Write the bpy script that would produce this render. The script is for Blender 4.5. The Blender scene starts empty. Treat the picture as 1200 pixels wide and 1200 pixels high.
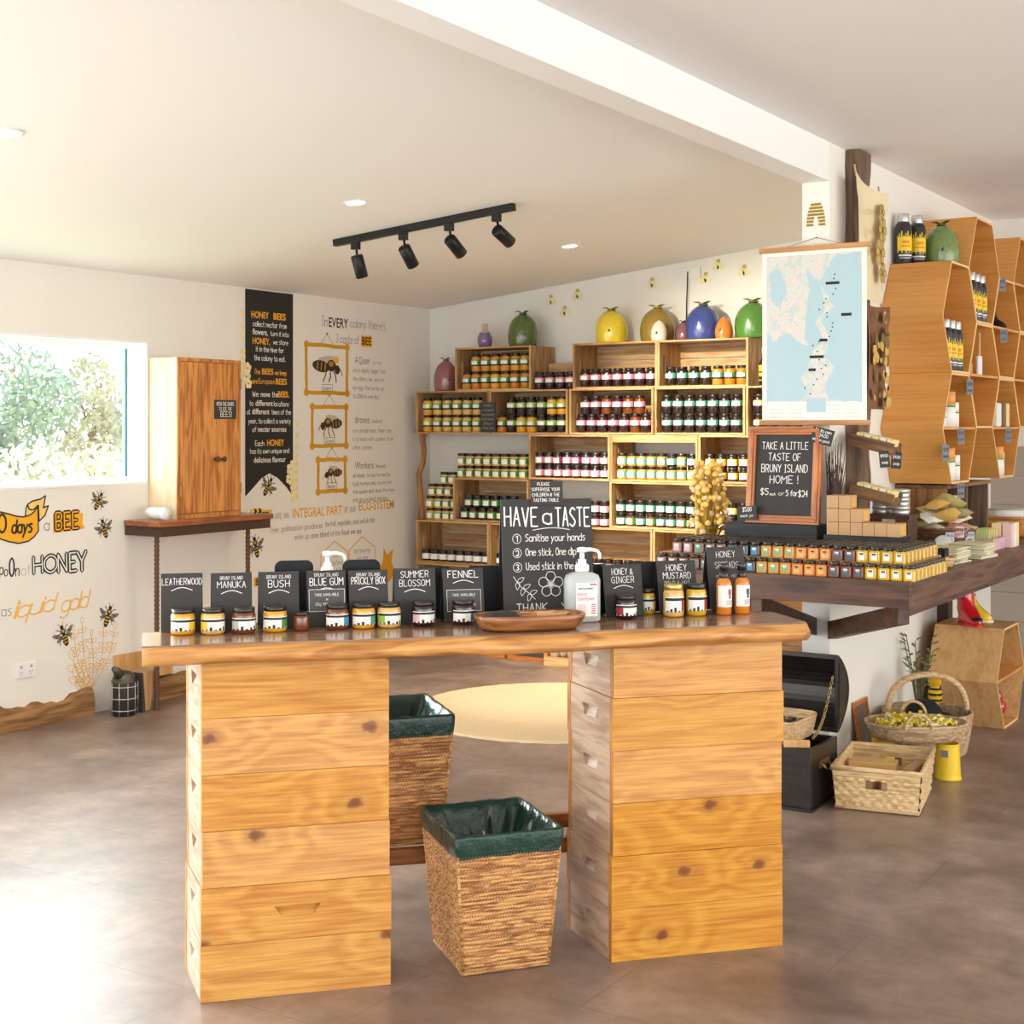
import bpy, bmesh, math, random
from mathutils import Vector, Matrix, Euler
random.seed(7)
R = math.radians
PI = math.pi
scn = bpy.context.scene
COL = scn.collection

# ------------------------------------------------------------------ camera, sky, lights, exposure
EYE = 1.478
cam_data = bpy.data.cameras.new('camera')
cam_data.lens = 50.0
cam_data.sensor_width = 36.0
cam_data.shift_y = -100 / 1200
cam_data.clip_end = 200
cam = bpy.data.objects.new('camera', cam_data)
COL.objects.link(cam)
cam.location = (0, 0, EYE)
cam.rotation_euler = (R(90), 0, R(32.5))
scn.camera = cam

world = bpy.data.worlds.new('sky')
scn.world = world
world.use_nodes = True
bg = world.node_tree.nodes['Background']
bg.inputs[0].default_value = (0.86, 0.94, 1.0, 1)
# hazy sky, far brighter on the side of the left-hand windows where the sun stands
_N, _L = world.node_tree.nodes, world.node_tree.links
_tc = _N.new('ShaderNodeTexCoord')
_dot = _N.new('ShaderNodeVectorMath'); _dot.operation = 'DOT_PRODUCT'
_dot.inputs[1].default_value = Vector((-0.86, 0.45, 0.25)).normalized()
_mr = _N.new('ShaderNodeMapRange'); _mr.interpolation_type = 'SMOOTHSTEP'
_mr.inputs['From Min'].default_value = 0.35; _mr.inputs['From Max'].default_value = 0.98
_mr.inputs['To Min'].default_value = 3.3; _mr.inputs['To Max'].default_value = 24.0
_L.new(_tc.outputs['Generated'], _dot.inputs[0]); _L.new(_dot.outputs['Value'], _mr.inputs['Value']); _L.new(_mr.outputs[0], bg.inputs[1])

scn.view_settings.view_transform = 'Standard'
scn.view_settings.look = 'None'
scn.view_settings.gamma = 1
scn.view_settings.use_curve_mapping = False
scn.view_settings.exposure = 0.04


def area_light(name, loc, rot, sx, sy, power, color=(1, 1, 1)):
    d = bpy.data.lights.new(name, 'AREA')
    d.shape = 'RECTANGLE'
    d.size, d.size_y = sx, sy
    d.energy = power
    d.color = color
    o = bpy.data.objects.new(name, d)
    COL.objects.link(o)
    o.location = loc
    o.rotation_euler = rot
    return o


# daylight through the tall glazed opening in the left wall and the glazed front, plus a warm fill added at right
area_light('daylight_left', (-5.95, 0.6, 1.1), (0, R(-90), 0), 2.0, 4.0, 120, (0.93, 0.97, 1.0))
area_light('daylight_front', (-1.2, -3.4, 1.9), (R(80), 0, 0), 5.0, 2.4, 60, (1.0, 0.97, 0.92))
area_light('warm_fill_right', (4.3, 4.5, 1.7), (0, R(82), 0), 2.4, 6.0, 105, (1.0, 0.77, 0.55))  # added fill lamp that warms the right-hand ceiling and hexagon shelves


def ceil_z(x):
    return 2.29 + 0.107 * (x + 5.77)


# ------------------------------------------------------------------ materials
MATS = {}


def srgb(c):
    return tuple(((v / 12.92) if v <= 0.04045 else ((v + 0.055) / 1.055) ** 2.4) for v in [x / 255 for x in c]) + (1,)


def base_mat(name):
    m = bpy.data.materials.new(name)
    m.use_nodes = True
    nt = m.node_tree
    return m, nt, nt.nodes['Principled BSDF']


def mat(name, c, rough=0.6, metal=0.0, coat=0.0, trans=0.0, emit=0.0, ior=1.45, vary=0.0, scale=8, bump=0.0, alpha=1.0):
    """plain material, with optional procedural colour variation and bump"""
    if name in MATS:
        return MATS[name]
    m, nt, p = base_mat(name)
    col = srgb(c)
    p.inputs['Base Color'].default_value = col
    p.inputs['Roughness'].default_value = rough
    p.inputs['Metallic'].default_value = metal
    p.inputs['Coat Weight'].default_value = coat
    p.inputs['Coat Roughness'].default_value = 0.05
    p.inputs['Transmission Weight'].default_value = trans
    p.inputs['IOR'].default_value = ior
    p.inputs['Alpha'].default_value = alpha
    if emit:
        p.inputs['Emission Color'].default_value = col
        p.inputs['Emission Strength'].default_value = emit
    if vary or bump:
        tc = nt.nodes.new('ShaderNodeTexCoord')
        n = nt.nodes.new('ShaderNodeTexNoise')
        n.inputs['Scale'].default_value = scale
        n.inputs['Detail'].default_value = 5
        nt.links.new(tc.outputs['Object'], n.inputs['Vector'])
        if vary:
            mx = nt.nodes.new('ShaderNodeMix')
            mx.data_type = 'RGBA'
            d = tuple(max(0, v * (1 - vary)) for v in col[:3]) + (1,)
            l = tuple(min(1, v * (1 + vary)) for v in col[:3]) + (1,)
            mx.inputs[6].default_value = d
            mx.inputs[7].default_value = l
            nt.links.new(n.outputs['Fac'], mx.inputs[0])
            nt.links.new(mx.outputs[2], p.inputs['Base Color'])
        if bump:
            b = nt.nodes.new('ShaderNodeBump')
            b.inputs['Strength'].default_value = bump
            b.inputs['Distance'].default_value = 0.01
            nt.links.new(n.outputs['Fac'], b.inputs['Height'])
            nt.links.new(b.outputs['Normal'], p.inputs['Normal'])
    MATS[name] = m
    return m


def wood(name, light, dark, axis='X', rough=0.5, knots=0.0, ring=9.0, fine=60.0, knot_col=(92, 52, 22), coat=0.0, mid=0.5, per_object=True, knot2d=False, bands=26.0, band_amp=0.16, tone=0.0):
    """grain stretched along one axis, growth bands, optional knots"""
    if name in MATS:
        return MATS[name]
    m, nt, p = base_mat(name)
    N, L = nt.nodes, nt.links
    p.inputs['Roughness'].default_value = rough
    p.inputs['Coat Weight'].default_value = coat
    p.inputs['Coat Roughness'].default_value = 0.15
    tc = N.new('ShaderNodeTexCoord')
    vec = tc.outputs['Object']
    if per_object:
        oi = N.new('ShaderNodeObjectInfo')
        sc = N.new('ShaderNodeVectorMath'); sc.operation = 'SCALE'
        sc.inputs[0].default_value = (13.1, 7.7, 9.3)
        L.new(oi.outputs['Random'], sc.inputs['Scale'])
        ad = N.new('ShaderNodeVectorMath'); ad.operation = 'ADD'
        L.new(vec, ad.inputs[0]); L.new(sc.outputs[0], ad.inputs[1])
        vec = ad.outputs[0]

    def mapped(k, s_along, s_across):
        mp = N.new('ShaderNodeMapping')
        s = [s_across] * 3
        s['XYZ'.index(axis)] = s_along
        mp.inputs['Scale'].default_value = s
        L.new(vec, mp.inputs['Vector'])
        return mp.outputs['Vector']
    n1 = N.new('ShaderNodeTexNoise')
    n1.inputs['Scale'].default_value = 1.0
    n1.inputs['Detail'].default_value = 3
    n1.inputs['Distortion'].default_value = 0.4
    L.new(mapped(0, ring * 0.13, ring), n1.inputs['Vector'])
    val = n1.outputs['Fac']
    kfac = None
    if knots:
        v = N.new('ShaderNodeTexVoronoi')
        v.inputs['Scale'].default_value = 1.0
        v.inputs['Randomness'].default_value = 1.0
        if knot2d:
            sp = N.new('ShaderNodeSeparateXYZ'); cb = N.new('ShaderNodeCombineXYZ')
            L.new(mapped(1, knots, knots * 1.5), sp.inputs[0])
            L.new(sp.outputs['X'], cb.inputs['X']); L.new(sp.outputs['Z'], cb.inputs['Y'])
            v.voronoi_dimensions = '2D'
            wn = N.new('ShaderNodeTexNoise'); wn.inputs['Scale'].default_value = 24.0
            L.new(vec, wn.inputs['Vector'])
            ws = N.new('ShaderNodeVectorMath'); ws.operation = 'SCALE'; ws.inputs['Scale'].default_value = .085
            wa = N.new('ShaderNodeVectorMath'); wa.operation = 'ADD'
            L.new(wn.outputs['Color'], ws.inputs[0]); L.new(cb.outputs[0], wa.inputs[0]); L.new(ws.outputs[0], wa.inputs[1])
            L.new(wa.outputs[0], v.inputs['Vector'])
        else:
            L.new(mapped(1, knots, knots * 1.25), v.inputs['Vector'])
        r1 = N.new('ShaderNodeValToRGB')
        r1.color_ramp.elements[0].position = 0.0; r1.color_ramp.elements[0].color = (1, 1, 1, 1)
        r1.color_ramp.elements[1].position = 0.13; r1.color_ramp.elements[1].color = (0, 0, 0, 1)
        e = r1.color_ramp.elements.new(0.036); e.color = (0.85, 0.85, 0.85, 1)
        e = r1.color_ramp.elements.new(0.056); e.color = (0.3, 0.25, 0.25, 1)
        L.new(v.outputs['Distance'], r1.inputs['Fac'])
        kfac = r1.outputs['Color']
        r2 = N.new('ShaderNodeMath'); r2.operation = 'MULTIPLY'; r2.inputs[1].default_value = 0.35
        r3 = N.new('ShaderNodeMapRange')
        r3.inputs['From Min'].default_value = 0.0; r3.inputs['From Max'].default_value = 0.4
        r3.inputs['To Min'].default_value = 1.0; r3.inputs['To Max'].default_value = 0.0
        L.new(v.outputs['Distance'], r3.inputs['Value'])
        L.new(r3.outputs[0], r2.inputs[0])
        a2 = N.new('ShaderNodeMath'); a2.operation = 'ADD'
        L.new(val, a2.inputs[0]); L.new(r2.outputs[0], a2.inputs[1])
        val = a2.outputs[0]
    # growth bands
    mul = N.new('ShaderNodeMath'); mul.operation = 'MULTIPLY'; mul.inputs[1].default_value = bands
    L.new(val, mul.inputs[0])
    sn = N.new('ShaderNodeMath'); sn.operation = 'SINE'
    L.new(mul.outputs[0], sn.inputs[0])
    n2 = N.new('ShaderNodeTexNoise')
    n2.inputs['Scale'].default_value = 1.0; n2.inputs['Detail'].default_value = 4
    L.new(mapped(2, fine * 0.04, fine), n2.inputs['Vector'])
    cmb = N.new('ShaderNodeMath'); cmb.operation = 'MULTIPLY_ADD'
    cmb.inputs[1].default_value = band_amp
    L.new(sn.outputs[0], cmb.inputs[0]); L.new(n2.outputs['Fac'], cmb.inputs[2])
    ramp = N.new('ShaderNodeValToRGB')
    ramp.color_ramp.elements[0].position = mid - 0.28; ramp.color_ramp.elements[0].color = srgb(dark)
    ramp.color_ramp.elements[1].position = mid + 0.2; ramp.color_ramp.elements[1].color = srgb(light)
    L.new(cmb.outputs[0], ramp.inputs['Fac'])
    out = ramp.outputs['Color']
    if kfac is not None:
        mx = N.new('ShaderNodeMix'); mx.data_type = 'RGBA'
        mx.inputs[7].default_value = srgb(knot_col)
        L.new(kfac, mx.inputs[0]); L.new(out, mx.inputs[6])
        out = mx.outputs[2]
    if tone and per_object:
        hs_ = N.new('ShaderNodeHueSaturation')
        mr_ = N.new('ShaderNodeMapRange'); mr_.inputs['To Min'].default_value = 1 - tone; mr_.inputs['To Max'].default_value = 1 + tone * .6
        L.new(oi.outputs['Random'], mr_.inputs['Value']); L.new(mr_.outputs[0], hs_.inputs['Value'])
        mr2 = N.new('ShaderNodeMapRange'); mr2.inputs['To Min'].default_value = 1 + tone; mr2.inputs['To Max'].default_value = 1 - tone * .8
        L.new(oi.outputs['Random'], mr2.inputs['Value']); L.new(mr2.outputs[0], hs_.inputs['Saturation'])
        L.new(out, hs_.inputs['Color']); out = hs_.outputs[0]
    L.new(out, p.inputs['Base Color'])
    b = N.new('ShaderNodeBump'); b.inputs['Strength'].default_value = 0.12; b.inputs['Distance'].default_value = 0.004
    L.new(cmb.outputs[0], b.inputs['Height']); L.new(b.outputs['Normal'], p.inputs['Normal'])
    MATS[name] = m
    return m


def floor_mat():
    m, nt, p = base_mat('floor_tiles')
    N, L = nt.nodes, nt.links
    tc = N.new('ShaderNodeTexCoord')
    mp = N.new('ShaderNodeMapping')
    mp.inputs['Rotation'].default_value = (0, 0, R(0))
    L.new(tc.outputs['Object'], mp.inputs['Vector'])
    br = N.new('ShaderNodeTexBrick')
    br.offset = 0.5
    br.inputs['Scale'].default_value = 1.0
    br.inputs['Brick Width'].default_value = 0.9
    br.inputs['Row Height'].default_value = 0.45
    br.inputs['Mortar Size'].default_value = 0.0012
    br.inputs['Mortar Smooth'].default_value = 0.3
    L.new(mp.outputs[0], br.inputs['Vector'])
    n = N.new('ShaderNodeTexNoise'); n.inputs['Scale'].default_value = 2.6; n.inputs['Detail'].default_value = 7; n.inputs['Distortion'].default_value = 0.6
    L.new(tc.outputs['Object'], n.inputs['Vector'])
    n2 = N.new('ShaderNodeTexNoise'); n2.inputs['Scale'].default_value = 30; n2.inputs['Detail'].default_value = 4
    L.new(tc.outputs['Object'], n2.inputs['Vector'])
    rp = N.new('ShaderNodeValToRGB')
    rp.color_ramp.elements[0].position = 0.3; rp.color_ramp.elements[0].color = srgb((116, 97, 86))
    rp.color_ramp.elements[1].position = 0.72; rp.color_ramp.elements[1].color = srgb((160, 139, 126))
    L.new(n.outputs['Fac'], rp.inputs['Fac'])
    n3 = N.new('ShaderNodeTexNoise'); n3.inputs['Scale'].default_value = 9; n3.inputs['Detail'].default_value = 9; n3.inputs['Roughness'].default_value = 0.7
    L.new(tc.outputs['Object'], n3.inputs['Vector'])
    rp3 = N.new('ShaderNodeValToRGB')
    rp3.color_ramp.elements[0].position = 0.36; rp3.color_ramp.elements[0].color = (0.66, 0.66, 0.68, 1)
    rp3.color_ramp.elements[1].position = 0.64; rp3.color_ramp.elements[1].color = (1.18, 1.14, 1.12, 1)
    L.new(n3.outputs['Fac'], rp3.inputs['Fac'])
    mx = N.new('ShaderNodeMix'); mx.data_type = 'RGBA'; mx.blend_type = 'MULTIPLY'; mx.inputs[0].default_value = 0.8
    L.new(rp.outputs['Color'], mx.inputs[6]); L.new(rp3.outputs['Color'], mx.inputs[7])
    mx2 = N.new('ShaderNodeMix'); mx2.data_type = 'RGBA'
    mx2.inputs[7].default_value = srgb((88, 72, 62))
    L.new(br.outputs['Fac'], mx2.inputs[0]); L.new(mx.outputs[2], mx2.inputs[6])
    L.new(mx2.outputs[2], p.inputs['Base Color'])
    mr = N.new('ShaderNodeMapRange')
    mr.inputs['To Min'].default_value = 0.30; mr.inputs['To Max'].default_value = 0.46
    L.new(n.outputs['Fac'], mr.inputs['Value']); L.new(mr.outputs[0], p.inputs['Roughness'])
    p.inputs['Specular IOR Level'].default_value = 0.85
    b = N.new('ShaderNodeBump'); b.inputs['Strength'].default_value = 0.12; b.inputs['Distance'].default_value = 0.004
    L.new(n2.outputs['Fac'], b.inputs['Height']); L.new(b.outputs['Normal'], p.inputs['Normal'])
    return m


def glass_pane_mat():
    m, nt, p = base_mat('window_glass')
    N, L = nt.nodes, nt.links
    nt.nodes.remove(p)
    t = N.new('ShaderNodeBsdfTransparent'); t.inputs[0].default_value = (0.93, 0.97, 0.96, 1)
    g = N.new('ShaderNodeBsdfGlossy'); g.inputs['Roughness'].default_value = 0.02
    mx = N.new('ShaderNodeMixShader'); mx.inputs[0].default_value = 0.06
    L.new(t.outputs[0], mx.inputs[1]); L.new(g.outputs[0], mx.inputs[2])
    L.new(mx.outputs[0], N['Material Output'].inputs[0])
    return m


def map_mat():
    """printed sheet map: pale blue sea, blotchy pale land with contour lines"""
    m, nt, p = base_mat('printed_map')
    N, L = nt.nodes, nt.links
    tc = N.new('ShaderNodeTexCoord')
    n = N.new('ShaderNodeTexNoise'); n.inputs['Scale'].default_value = 26; n.inputs['Detail'].default_value = 8; n.inputs['Roughness'].default_value = 0.7
    L.new(tc.outputs['Object'], n.inputs['Vector'])
    rp = N.new('ShaderNodeValToRGB')
    e = rp.color_ramp.elements
    e[0].position = 0.36; e[0].color = srgb((222, 222, 212))
    e[1].position = 0.66; e[1].color = srgb((206, 214, 206))
    a = e.new(0.44); a.color = srgb((224, 206, 204))
    a = e.new(0.50); a.color = srgb((220, 222, 214))
    a = e.new(0.56); a.color = srgb((200, 206, 206))
    L.new(n.outputs['Fac'], rp.inputs['Fac'])
    L.new(rp.outputs['Color'], p.inputs['Base Color'])
    p.inputs['Roughness'].default_value = 0.7
    return m


# ------------------------------------------------------------------ mesh builder
class MB:
    def __init__(self):
        self.bm = bmesh.new()

    def _idx(self, faces, mi, smooth):
        for f in faces:
            f.material_index = mi
            f.smooth = smooth

    def poly(self, verts, faces, M=None, mi=0, smooth=False):
        vs = [self.bm.verts.new((M @ Vector(v)) if M is not None else Vector(v)) for v in verts]
        fs = []
        for f in faces:
            try:
                fs.append(self.bm.faces.new([vs[i] for i in f]))
            except ValueError:
                pass
        self._idx(fs, mi, smooth)
        return fs

    def box(self, x0, x1, y0, y1, z0, z1, M=None, mi=0):
        v = [(x0, y0, z0), (x1, y0, z0), (x1, y1, z0), (x0, y1, z0), (x0, y0, z1), (x1, y0, z1), (x1, y1, z1), (x0, y1, z1)]
        f = [(0, 3, 2, 1), (4, 5, 6, 7), (0, 1, 5, 4), (1, 2, 6, 5), (2, 3, 7, 6), (3, 0, 4, 7)]
        return self.poly(v, f, M, mi)

    def prism(self, pts, z0, z1, M=None, mi=0, smooth=False):
        """pts: 2D outline (ccw) in XY, extruded along Z"""
        n = len(pts)
        v = [(x, y, z0) for x, y in pts] + [(x, y, z1) for x, y in pts]
        f = [tuple(range(n - 1, -1, -1)), tuple(range(n, 2 * n))]
        fs = self.poly(v, f + [(i, (i + 1) % n, n + (i + 1) % n, n + i) for i in range(n)], M, mi)
        if smooth:
            for q in fs[2:]:
                q.smooth = True
        return fs

    def lathe(self, prof, seg=20, M=None, mi=0, smooth=True, a0=0.0, a1=2 * PI, cap=True):
        """prof: [(r, z)] bottom to top about Z"""
        full = abs(a1 - a0 - 2 * PI) < 1e-6
        cols = seg if full else seg + 1
        verts, faces = [], []
        for r, z in prof:
            for i in range(cols):
                a = a0 + (a1 - a0) * i / seg
                verts.append((r * math.cos(a), r * math.sin(a), z))
        for k in range(len(prof) - 1):
            for i in range(seg):
                j = (i + 1) % cols if full else i + 1
                faces.append((k * cols + i, k * cols + j, (k + 1) * cols + j, (k + 1) * cols + i))
        nf = len(faces)
        if cap and full:
            if prof[0][0] > 1e-5:
                faces.append(tuple(range(cols - 1, -1, -1)))
            if prof[-1][0] > 1e-5:
                b = (len(prof) - 1) * cols
                faces.append(tuple(range(b, b + cols)))
        fs = self.poly(verts, faces, M, mi, smooth)
        for q in fs[nf:]:
            q.smooth = False
        return fs

    def tube(self, pts, r, seg=8, M=None, mi=0, closed=False):
        pts = [Vector(p) for p in pts]
        n = len(pts)
        rr = r if isinstance(r, (list, tuple)) else [r] * n
        verts, faces = [], []
        up = None
        for i, p in enumerate(pts):
            if closed:
                d = pts[(i + 1) % n] - pts[(i - 1) % n]
            else:
                d = pts[min(i + 1, n - 1)] - pts[max(i - 1, 0)]
            d.normalize()
            if up is None:
                up = Vector((0, 0, 1)) if abs(d.z) < 0.9 else Vector((1, 0, 0))
            a = d.cross(up)
            if a.length < 1e-5:
                a = d.orthogonal()
            a.normalize()
            b = a.cross(d)
            up = b
            for k in range(seg):
                t = 2 * PI * k / seg
                verts.append(p + (a * math.cos(t) + b * math.sin(t)) * rr[i])
        m = n if closed else n - 1
        for i in range(m):
            i2 = (i + 1) % n
            for k in range(seg):
                k2 = (k + 1) % seg
                faces.append((i * seg + k, i2 * seg + k, i2 * seg + k2, i * seg + k2))
        if not closed:
            faces.append(tuple(range(seg)))
            faces.append(tuple((n - 1) * seg + k for k in range(seg - 1, -1, -1)))
        return self.poly(verts, faces, M, mi, True)

    def ball(self, c, r, M=None, mi=0, sub=2):
        rx, ry, rz = r if isinstance(r, (list, tuple)) else (r, r, r)
        T = Matrix.Translation(c) @ Matrix.Diagonal((rx, ry, rz, 1))
        if M is not None:
            T = M @ T
        ret = bmesh.ops.create_icosphere(self.bm, subdivisions=sub, radius=1, matrix=T)
        for v in ret['verts']:
            for f in v.link_faces:
                f.material_index = mi
                f.smooth = True

    def build(self, name, mats, parent=None, bevel=0.0, kind=None, fixn=True, label=None):
        if fixn:
            bmesh.ops.recalc_face_normals(self.bm, faces=self.bm.faces[:])
        me = bpy.data.meshes.new(name)
        self.bm.to_mesh(me)
        self.bm.free()
        for m in (mats if isinstance(mats, (list, tuple)) else [mats]):
            me.materials.append(m)
        o = bpy.data.objects.new(name, me)
        COL.objects.link(o)
        if parent is not None:
            o.parent = parent
        if bevel:
            md = o.modifiers.new('bevel', 'BEVEL')
            md.width = bevel
            md.segments = 2
            md.limit_method = 'ANGLE'
            md.angle_limit = R(40)
        if kind:
            o['kind'] = kind
        if label:
            o['label'] = label
        return o


def tag(o, label, cat, group=None, kind=None):
    o['label'] = label
    o['category'] = cat
    if group:
        o['group'] = group
    if kind:
        o['kind'] = kind
    return o


def thing(name, label, cat, loc=(0, 0, 0), rz=0.0, group=None, kind=None):
    o = bpy.data.objects.new(name, None)
    o.empty_display_size = 0.05
    COL.objects.link(o)
    o.location = loc
    o.rotation_euler = (0, 0, rz)
    return tag(o, label, cat, group, kind)


KIDS = {}


def kids(o):
    if o.name not in KIDS:
        KIDS[o.name] = [c for c in COL.objects if c.parent == o]
    return KIDS[o.name]


def dup(root, loc, rz=None, label=None, group=None):
    r = root.copy()
    COL.objects.link(r)
    r.location = loc
    if rz is not None:
        r.rotation_euler = (0, 0, rz)
    if label:
        r['label'] = label
    if group:
        r['group'] = group
    for ch in kids(root):
        c = ch.copy()
        COL.objects.link(c)
        c.parent = r
        for g in kids(ch):
            d = g.copy()
            COL.objects.link(d)
            d.parent = c
    return r


class Proto:
    """first placement moves the thing itself, later ones copy it"""
    def __init__(self, root):
        self.root, self.used = root, False

    def place(self, loc, rz, label, group=None):
        if not self.used:
            self.used = True
            o = self.root
            o.location = loc
            o.rotation_euler = (0, 0, rz)
            o['label'] = label
            if group:
                o['group'] = group
            return o
        return dup(self.root, loc, rz, label, group)


ORD = ['first', 'second', 'third', 'fourth', 'fifth', 'sixth', 'seventh', 'eighth', 'ninth', 'tenth', 'eleventh', 'twelfth',
       'thirteenth', 'fourteenth', 'fifteenth', 'sixteenth', 'seventeenth', 'eighteenth', 'nineteenth', 'twentieth',
       'twenty-first', 'twenty-second', 'twenty-third', 'twenty-fourth']

# ------------------------------------------------------------------ lettering: a hand-drawn stroke alphabet (grid: x 0-9, cap height 8)
G = {
 'A': '002840 1333', 'B': '0008 ~0838463404 ~0434423000', 'C': '~472806022041', 'D': '0008 ~082846422000', 'E': '48080040 0434',
 'F': '480800 0434', 'G': '~472806022041 414424', 'H': '0008 4048 0444', 'I': '1018 0828 0020', 'J': '~4842301002', 'K': '0008 4804 0440',
 'L': '080040', 'M': '0008245850', 'N': '00084048', 'O': '~280602204246+', 'P': '0008 ~0838463404', 'Q': '~280602204246+ 2240',
 'R': '0008 ~0838463404 2440', 'S': '~47280624422001', 'T': '0848 2820', 'U': '~0802204248', 'V': '082048', 'W': '0810264058', 'X': '0048 0840',
 'Y': '082448 2420', 'Z': '08480040', '&': '~501627360220 ~2043', '0': '~280602204246+', '1': '062820', '2': '~06284642 0040 4200',
 '3': '~07284624422001', '4': '380343 3830', '5': '480805 ~0525432001', '6': '~48260220424404', '7': '084810', '8': '~280624422002244628+',
 '9': '~4024482806044446', '$': '~47280624422001 292z', ',': '110z', '.': '0001', '!': '0803 0100', "'": '0806', '-': '0333', ':': '0001 0405',
 '@': '~354415123142443806022041', '(': '~1806021z', ')': '~0816120z', '/': '0048',
 'a': '~44250401203041 4540', 'b': '0800 ~042544412001', 'c': '~442504012041', 'd': '~44250401203041 4840', 'e': '0343 ~43442504012041',
 'f': '~38271614 1410 0535', 'g': '~442504012041 454z ~4z2x0y', 'h': '0800 ~03254440 4440', 'i': '0500 0706', 'j': '252y ~2y1x0x 2726',
 'k': '0800 3502 0230', 'l': '0800', 'm': '0500 ~0315242 ~23354440', 'n': '0500 ~0325444 4440', 'o': '~250401204144+', 'p': '050x ~042544412001',
 'q': '~442504012041 454x', 'r': '0500 ~032535', 's': '~351504322000', 't': '1811 ~112030 0535', 'u': '~0501204145 4540', 'v': '052045',
 'w': '0510244055', 'x': '0045 0540', 'y': '0520 450x', 'z': '05450040', 'n2': ''}
G['m'] = '0500 ~03152421 2420 ~23354440'
G['n'] = '0500 ~03254440'
YV = {'z': -1, 'y': -2, 'x': -3}


def catmull(p, closed, n=5):
    out = []
    m = len(p)
    rng = range(m) if closed else range(m - 1)
    for i in rng:
        if closed:
            a, b, c, d = p[(i - 1) % m], p[i], p[(i + 1) % m], p[(i + 2) % m]
        else:
            a, b, c, d = p[max(i - 1, 0)], p[i], p[i + 1], p[min(i + 2, m - 1)]
        for k in range(n):
            t = k / n
            out.append(tuple(0.5 * ((2 * b[j]) + (-a[j] + c[j]) * t + (2 * a[j] - 5 * b[j] + 4 * c[j] - d[j]) * t * t
                                    + (-a[j] + 3 * b[j] - 3 * c[j] + d[j]) * t ** 3) for j in (0, 1)))
    out.append(p[0] if closed else p[-1])
    return out


def glyph(ch):
    s = G.get(ch, '')
    lines, mx = [], 0
    for st in s.split():
        sm = st.startswith('~')
        cl = st.endswith('+')
        st = st.strip('~+')
        pts = []
        for i in range(0, len(st) - 1, 2):
            x = int(st[i])
            y = YV.get(st[i + 1], None)
            if y is None:
                y = int(st[i + 1])
            pts.append((float(x), float(y)))
            mx = max(mx, x)
        if sm and len(pts) > 2:
            pts = catmull(pts, cl, 4)
        lines.append(pts)
    return lines, mx


def text_strokes(txt, h, sx=1.0, gap=1.7, jit=0.0, slant=0.0):
    """-> polylines with baseline 0, centred on x=0, cap height h; and total width"""
    k = h / 8
    x = 0.0
    out = []
    for ch in txt:
        if ch == ' ':
            x += 3.2
            continue
        ls, mx = glyph(ch)
        dy = random.uniform(-jit, jit)
        for l in ls:
            out.append([((x + px) * k * sx + slant * py * k, (py + dy) * k) for px, py in l])
        x += mx + gap
    w = (x - gap) * k * sx
    return [[(px - w / 2, py) for px, py in l] for l in out], w


def ribbon(mb, lines, wdt, M, mi=0, z=0.0):
    """thin chalk / paint strokes with round ends, lying in the XY plane of M"""
    hw = wdt / 2
    z00 = z
    cnt = 0
    for l in lines:
        for i in range(len(l) - 1):
            (x0, y0), (x1, y1) = l[i], l[i + 1]
            dx, dy = x1 - x0, y1 - y0
            d = math.hypot(dx, dy)
            if d < 1e-7:
                continue
            ax, ay = dx / d, dy / d
            nx, ny = -ay * hw, ax * hw
            cnt += 1
            z = z00 + 4e-5 * (cnt % 9)
            e = hw * 0.5
            v = [(x0 + nx - ax * e * 0, y0 + ny, z), (x0 - ax * hw, y0 - ay * hw, z), (x0 - nx, y0 - ny, z),
                 (x1 - nx, y1 - ny, z), (x1 + ax * hw, y1 + ay * hw, z), (x1 + nx, y1 + ny, z)]
            mb.poly(v, [(0, 1, 2, 3, 4, 5)], M, mi)


def write(mb, txt, h, M, cx=0, y=0, w=0.1, sx=1.0, mi=0, gap=1.7, jit=0.25, fit=None, slant=0.0, z=0.0, rot=0.0):
    """one line of stroke lettering centred at (cx, y); w = stroke width as a share of h; fit = wanted width"""
    ls, tw = text_strokes(txt, h, sx, gap, jit, slant)
    s = (fit / tw) if fit else 1.0
    c, sn = math.cos(rot), math.sin(rot)
    ls = [[(cx + px * s * c - py * sn, y + px * s * sn + py * c) for px, py in l] for l in ls]
    ribbon(mb, ls, h * w, M, mi, z)


def block(mb, txt, h, M, cx=0, y=0, bold=0.0, fit=None, mi=0, z=0.0, rot=0.0, shear=0.0):
    """solid block lettering from the built-in typeface, centred"""
    cu = bpy.data.curves.new('tmp', 'FONT')
    cu.body = txt
    cu.size = h / 0.73
    cu.offset = bold * h
    cu.resolution_u = 3
    cu.shear = shear
    o = bpy.data.objects.new('tmp', cu)
    COL.objects.link(o)
    dg = bpy.context.evaluated_depsgraph_get()
    me = bpy.data.meshes.new_from_object(o.evaluated_get(dg))
    xs = [v.co.x for v in me.vertices]
    if xs:
        x0, x1 = min(xs), max(xs)
        s = (fit / (x1 - x0)) if fit else 1.0
        c, sn = math.cos(rot), math.sin(rot)
        vs = []
        for v in me.vertices:
            px, py = (v.co.x - (x0 + x1) / 2) * s, v.co.y
            vs.append((cx + px * c - py * sn, y + px * sn + py * c, z))
        mb.poly(vs, [tuple(p.vertices) for p in me.polygons], M, mi)
    bpy.data.objects.remove(o)
    bpy.data.meshes.remove(me)
    bpy.data.curves.remove(cu)


def frame_at(origin, xdir, ydir):
    x = Vector(xdir).normalized()
    y = Vector(ydir).normalized()
    z = x.cross(y)
    return Matrix(((x.x, y.x, z.x, origin[0]), (x.y, y.y, z.y, origin[1]), (x.z, y.z, z.z, origin[2]), (0, 0, 0, 1)))


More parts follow.
